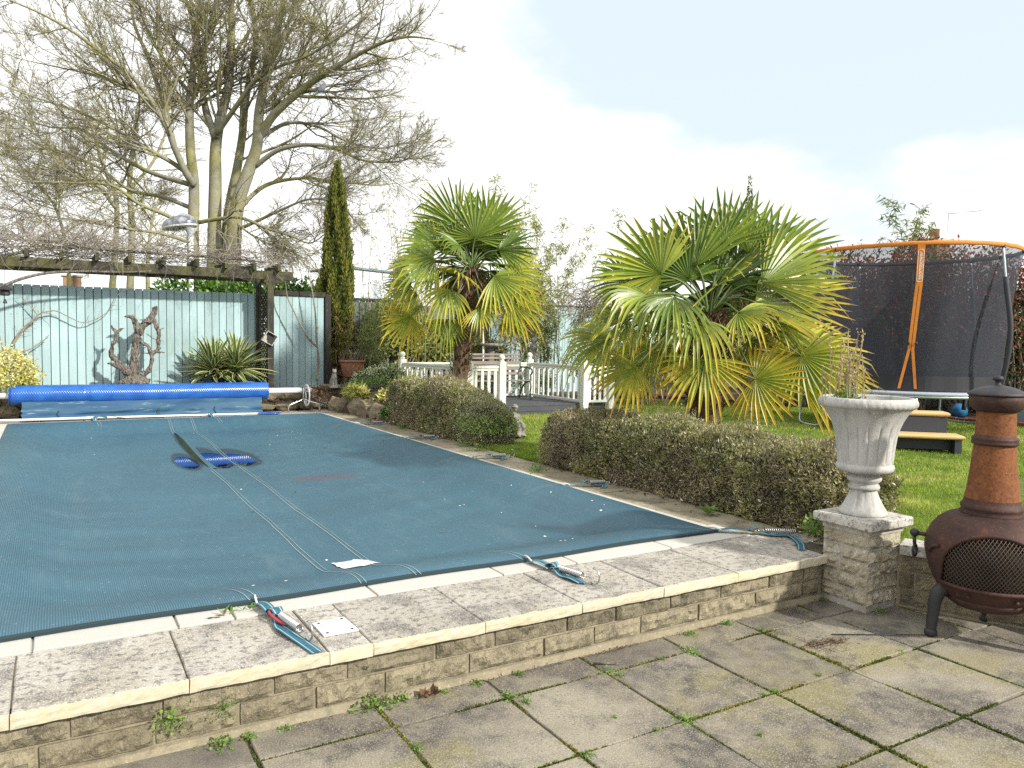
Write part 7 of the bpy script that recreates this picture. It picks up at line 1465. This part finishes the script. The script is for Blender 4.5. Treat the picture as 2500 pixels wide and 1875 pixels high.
cab = thing('foxglove_seedling', (4.76, 4.74, 0), 'broad grey-green leaf rosette growing from the paving at the hedge foot', 'weed'); n = 9; a = np.arange(n)*2.4; V, F = leaves(np.tile([4.76, 4.74, .01], (n, 1)), np.stack([np.cos(a), np.sin(a), rng.uniform(.35, 1.0, n)], -1), np.stack([-np.cos(a), -np.sin(a), np.ones(n)], -1), .11, .065, .10, .55); G().add(V, F, rng.uniform(.2, .7, n)).obj('leaves', m_green, cab)
p = at(1990, 1285, 5.75); shrub('herb_tuft', 'bright green leafy tuft between the hedge and pillar', 'weed', (4.80, 3.66, 0), (.12, .10, .2), 240, m_green, .04, stems=4, wid=.6)
# soil crumbs, twigs, dead leaves along the wall foot
g = G()
def crumbs(n, cx, cy, sx, sy, z, smin, smax, rot=0.):
    C_ = np.c_[cx+rng.normal(0, sx, n), cy+rng.normal(0, sy, n), np.full(n, z)]; V, F = leaves(C_, rdir(n)*[1, 1, .35]+[0, 0, .12], rdir(n)+[0, 0, 1], rng.uniform(smin, smax, n), rng.uniform(smin, smax, n)*.5, .25); g.add(V, F, np.clip(rng.normal(.3, .25, n), 0, 1))
for x, n in ((1.62, 20), (1.9, 35), (2.2, 30), (2.45, 50), (2.7, 80), (2.8, 50), (3.2, 30), (3.5, 60), (3.65, 40), (4.2, 40), (1.0, 16), (.6, 12)): crumbs(n, x, 3.432, .08, .010, ZP+.004, .005, .018)
crumbs(240, 3.86, 2.93, .055, .028, ZP+.004, .006, .020); crumbs(180, 3.98, 2.90, .05, .03, ZP+.004, .006, .018); crumbs(90, 3.85, 2.85, .07, .04, ZP+.004, .005, .014)
crumbs(160, 3.2, 2.6, .9, .5, ZP+.004, .005, .014); crumbs(60, 4.85, 5.6, .06, .8, .004, .02, .05); crumbs(110, 4.85, 13.2, .08, .7, .004, .02, .05); crumbs(70, 4.5, 3.4, .1, .03, ZP+.004, .006, .02)
tag(g.obj('leaf_litter', m_dry), 'brown crumbs of soil, twigs and dead leaves on the paving', 'litter', kind='stuff')
dl = G(); n = 6
C_ = np.tile([1.60, 3.41, ZP+.005], (9, 1))+rng.normal(size=(9, 3))*[.025, .01, .004]; V, F = leaves(C_, rdir(9)+[0, 0, .6], rdir(9), .06, .045, .3); dl.add(V, F, rng.uniform(.2, .5, 9)); tag(dl.obj('dead_leaf', m_dry, None, (1.60, 3.41, ZP)), 'curled dead brown leaf at the wall foot beside the weeds', 'leaf')
G().tube([(2.52, 3.33, ZP+.006), (2.64, 3.27, ZP+.006)], .0055, 6).obj('twig', m_drift, None, (2.58, 3.30, ZP)); tag(bpy.data.objects['twig'], 'short dark stick lying on the patio near the wall', 'stick')
ob = G().tube([(4.05, 2.98, ZP+.008), (4.62, 2.66, ZP+.008)], .0035, 5).obj('iron_rod', m_black, None, (4.33, 2.82, ZP)); tag(ob, 'thin black rod lying on the patio beside the chiminea leg', 'rod')
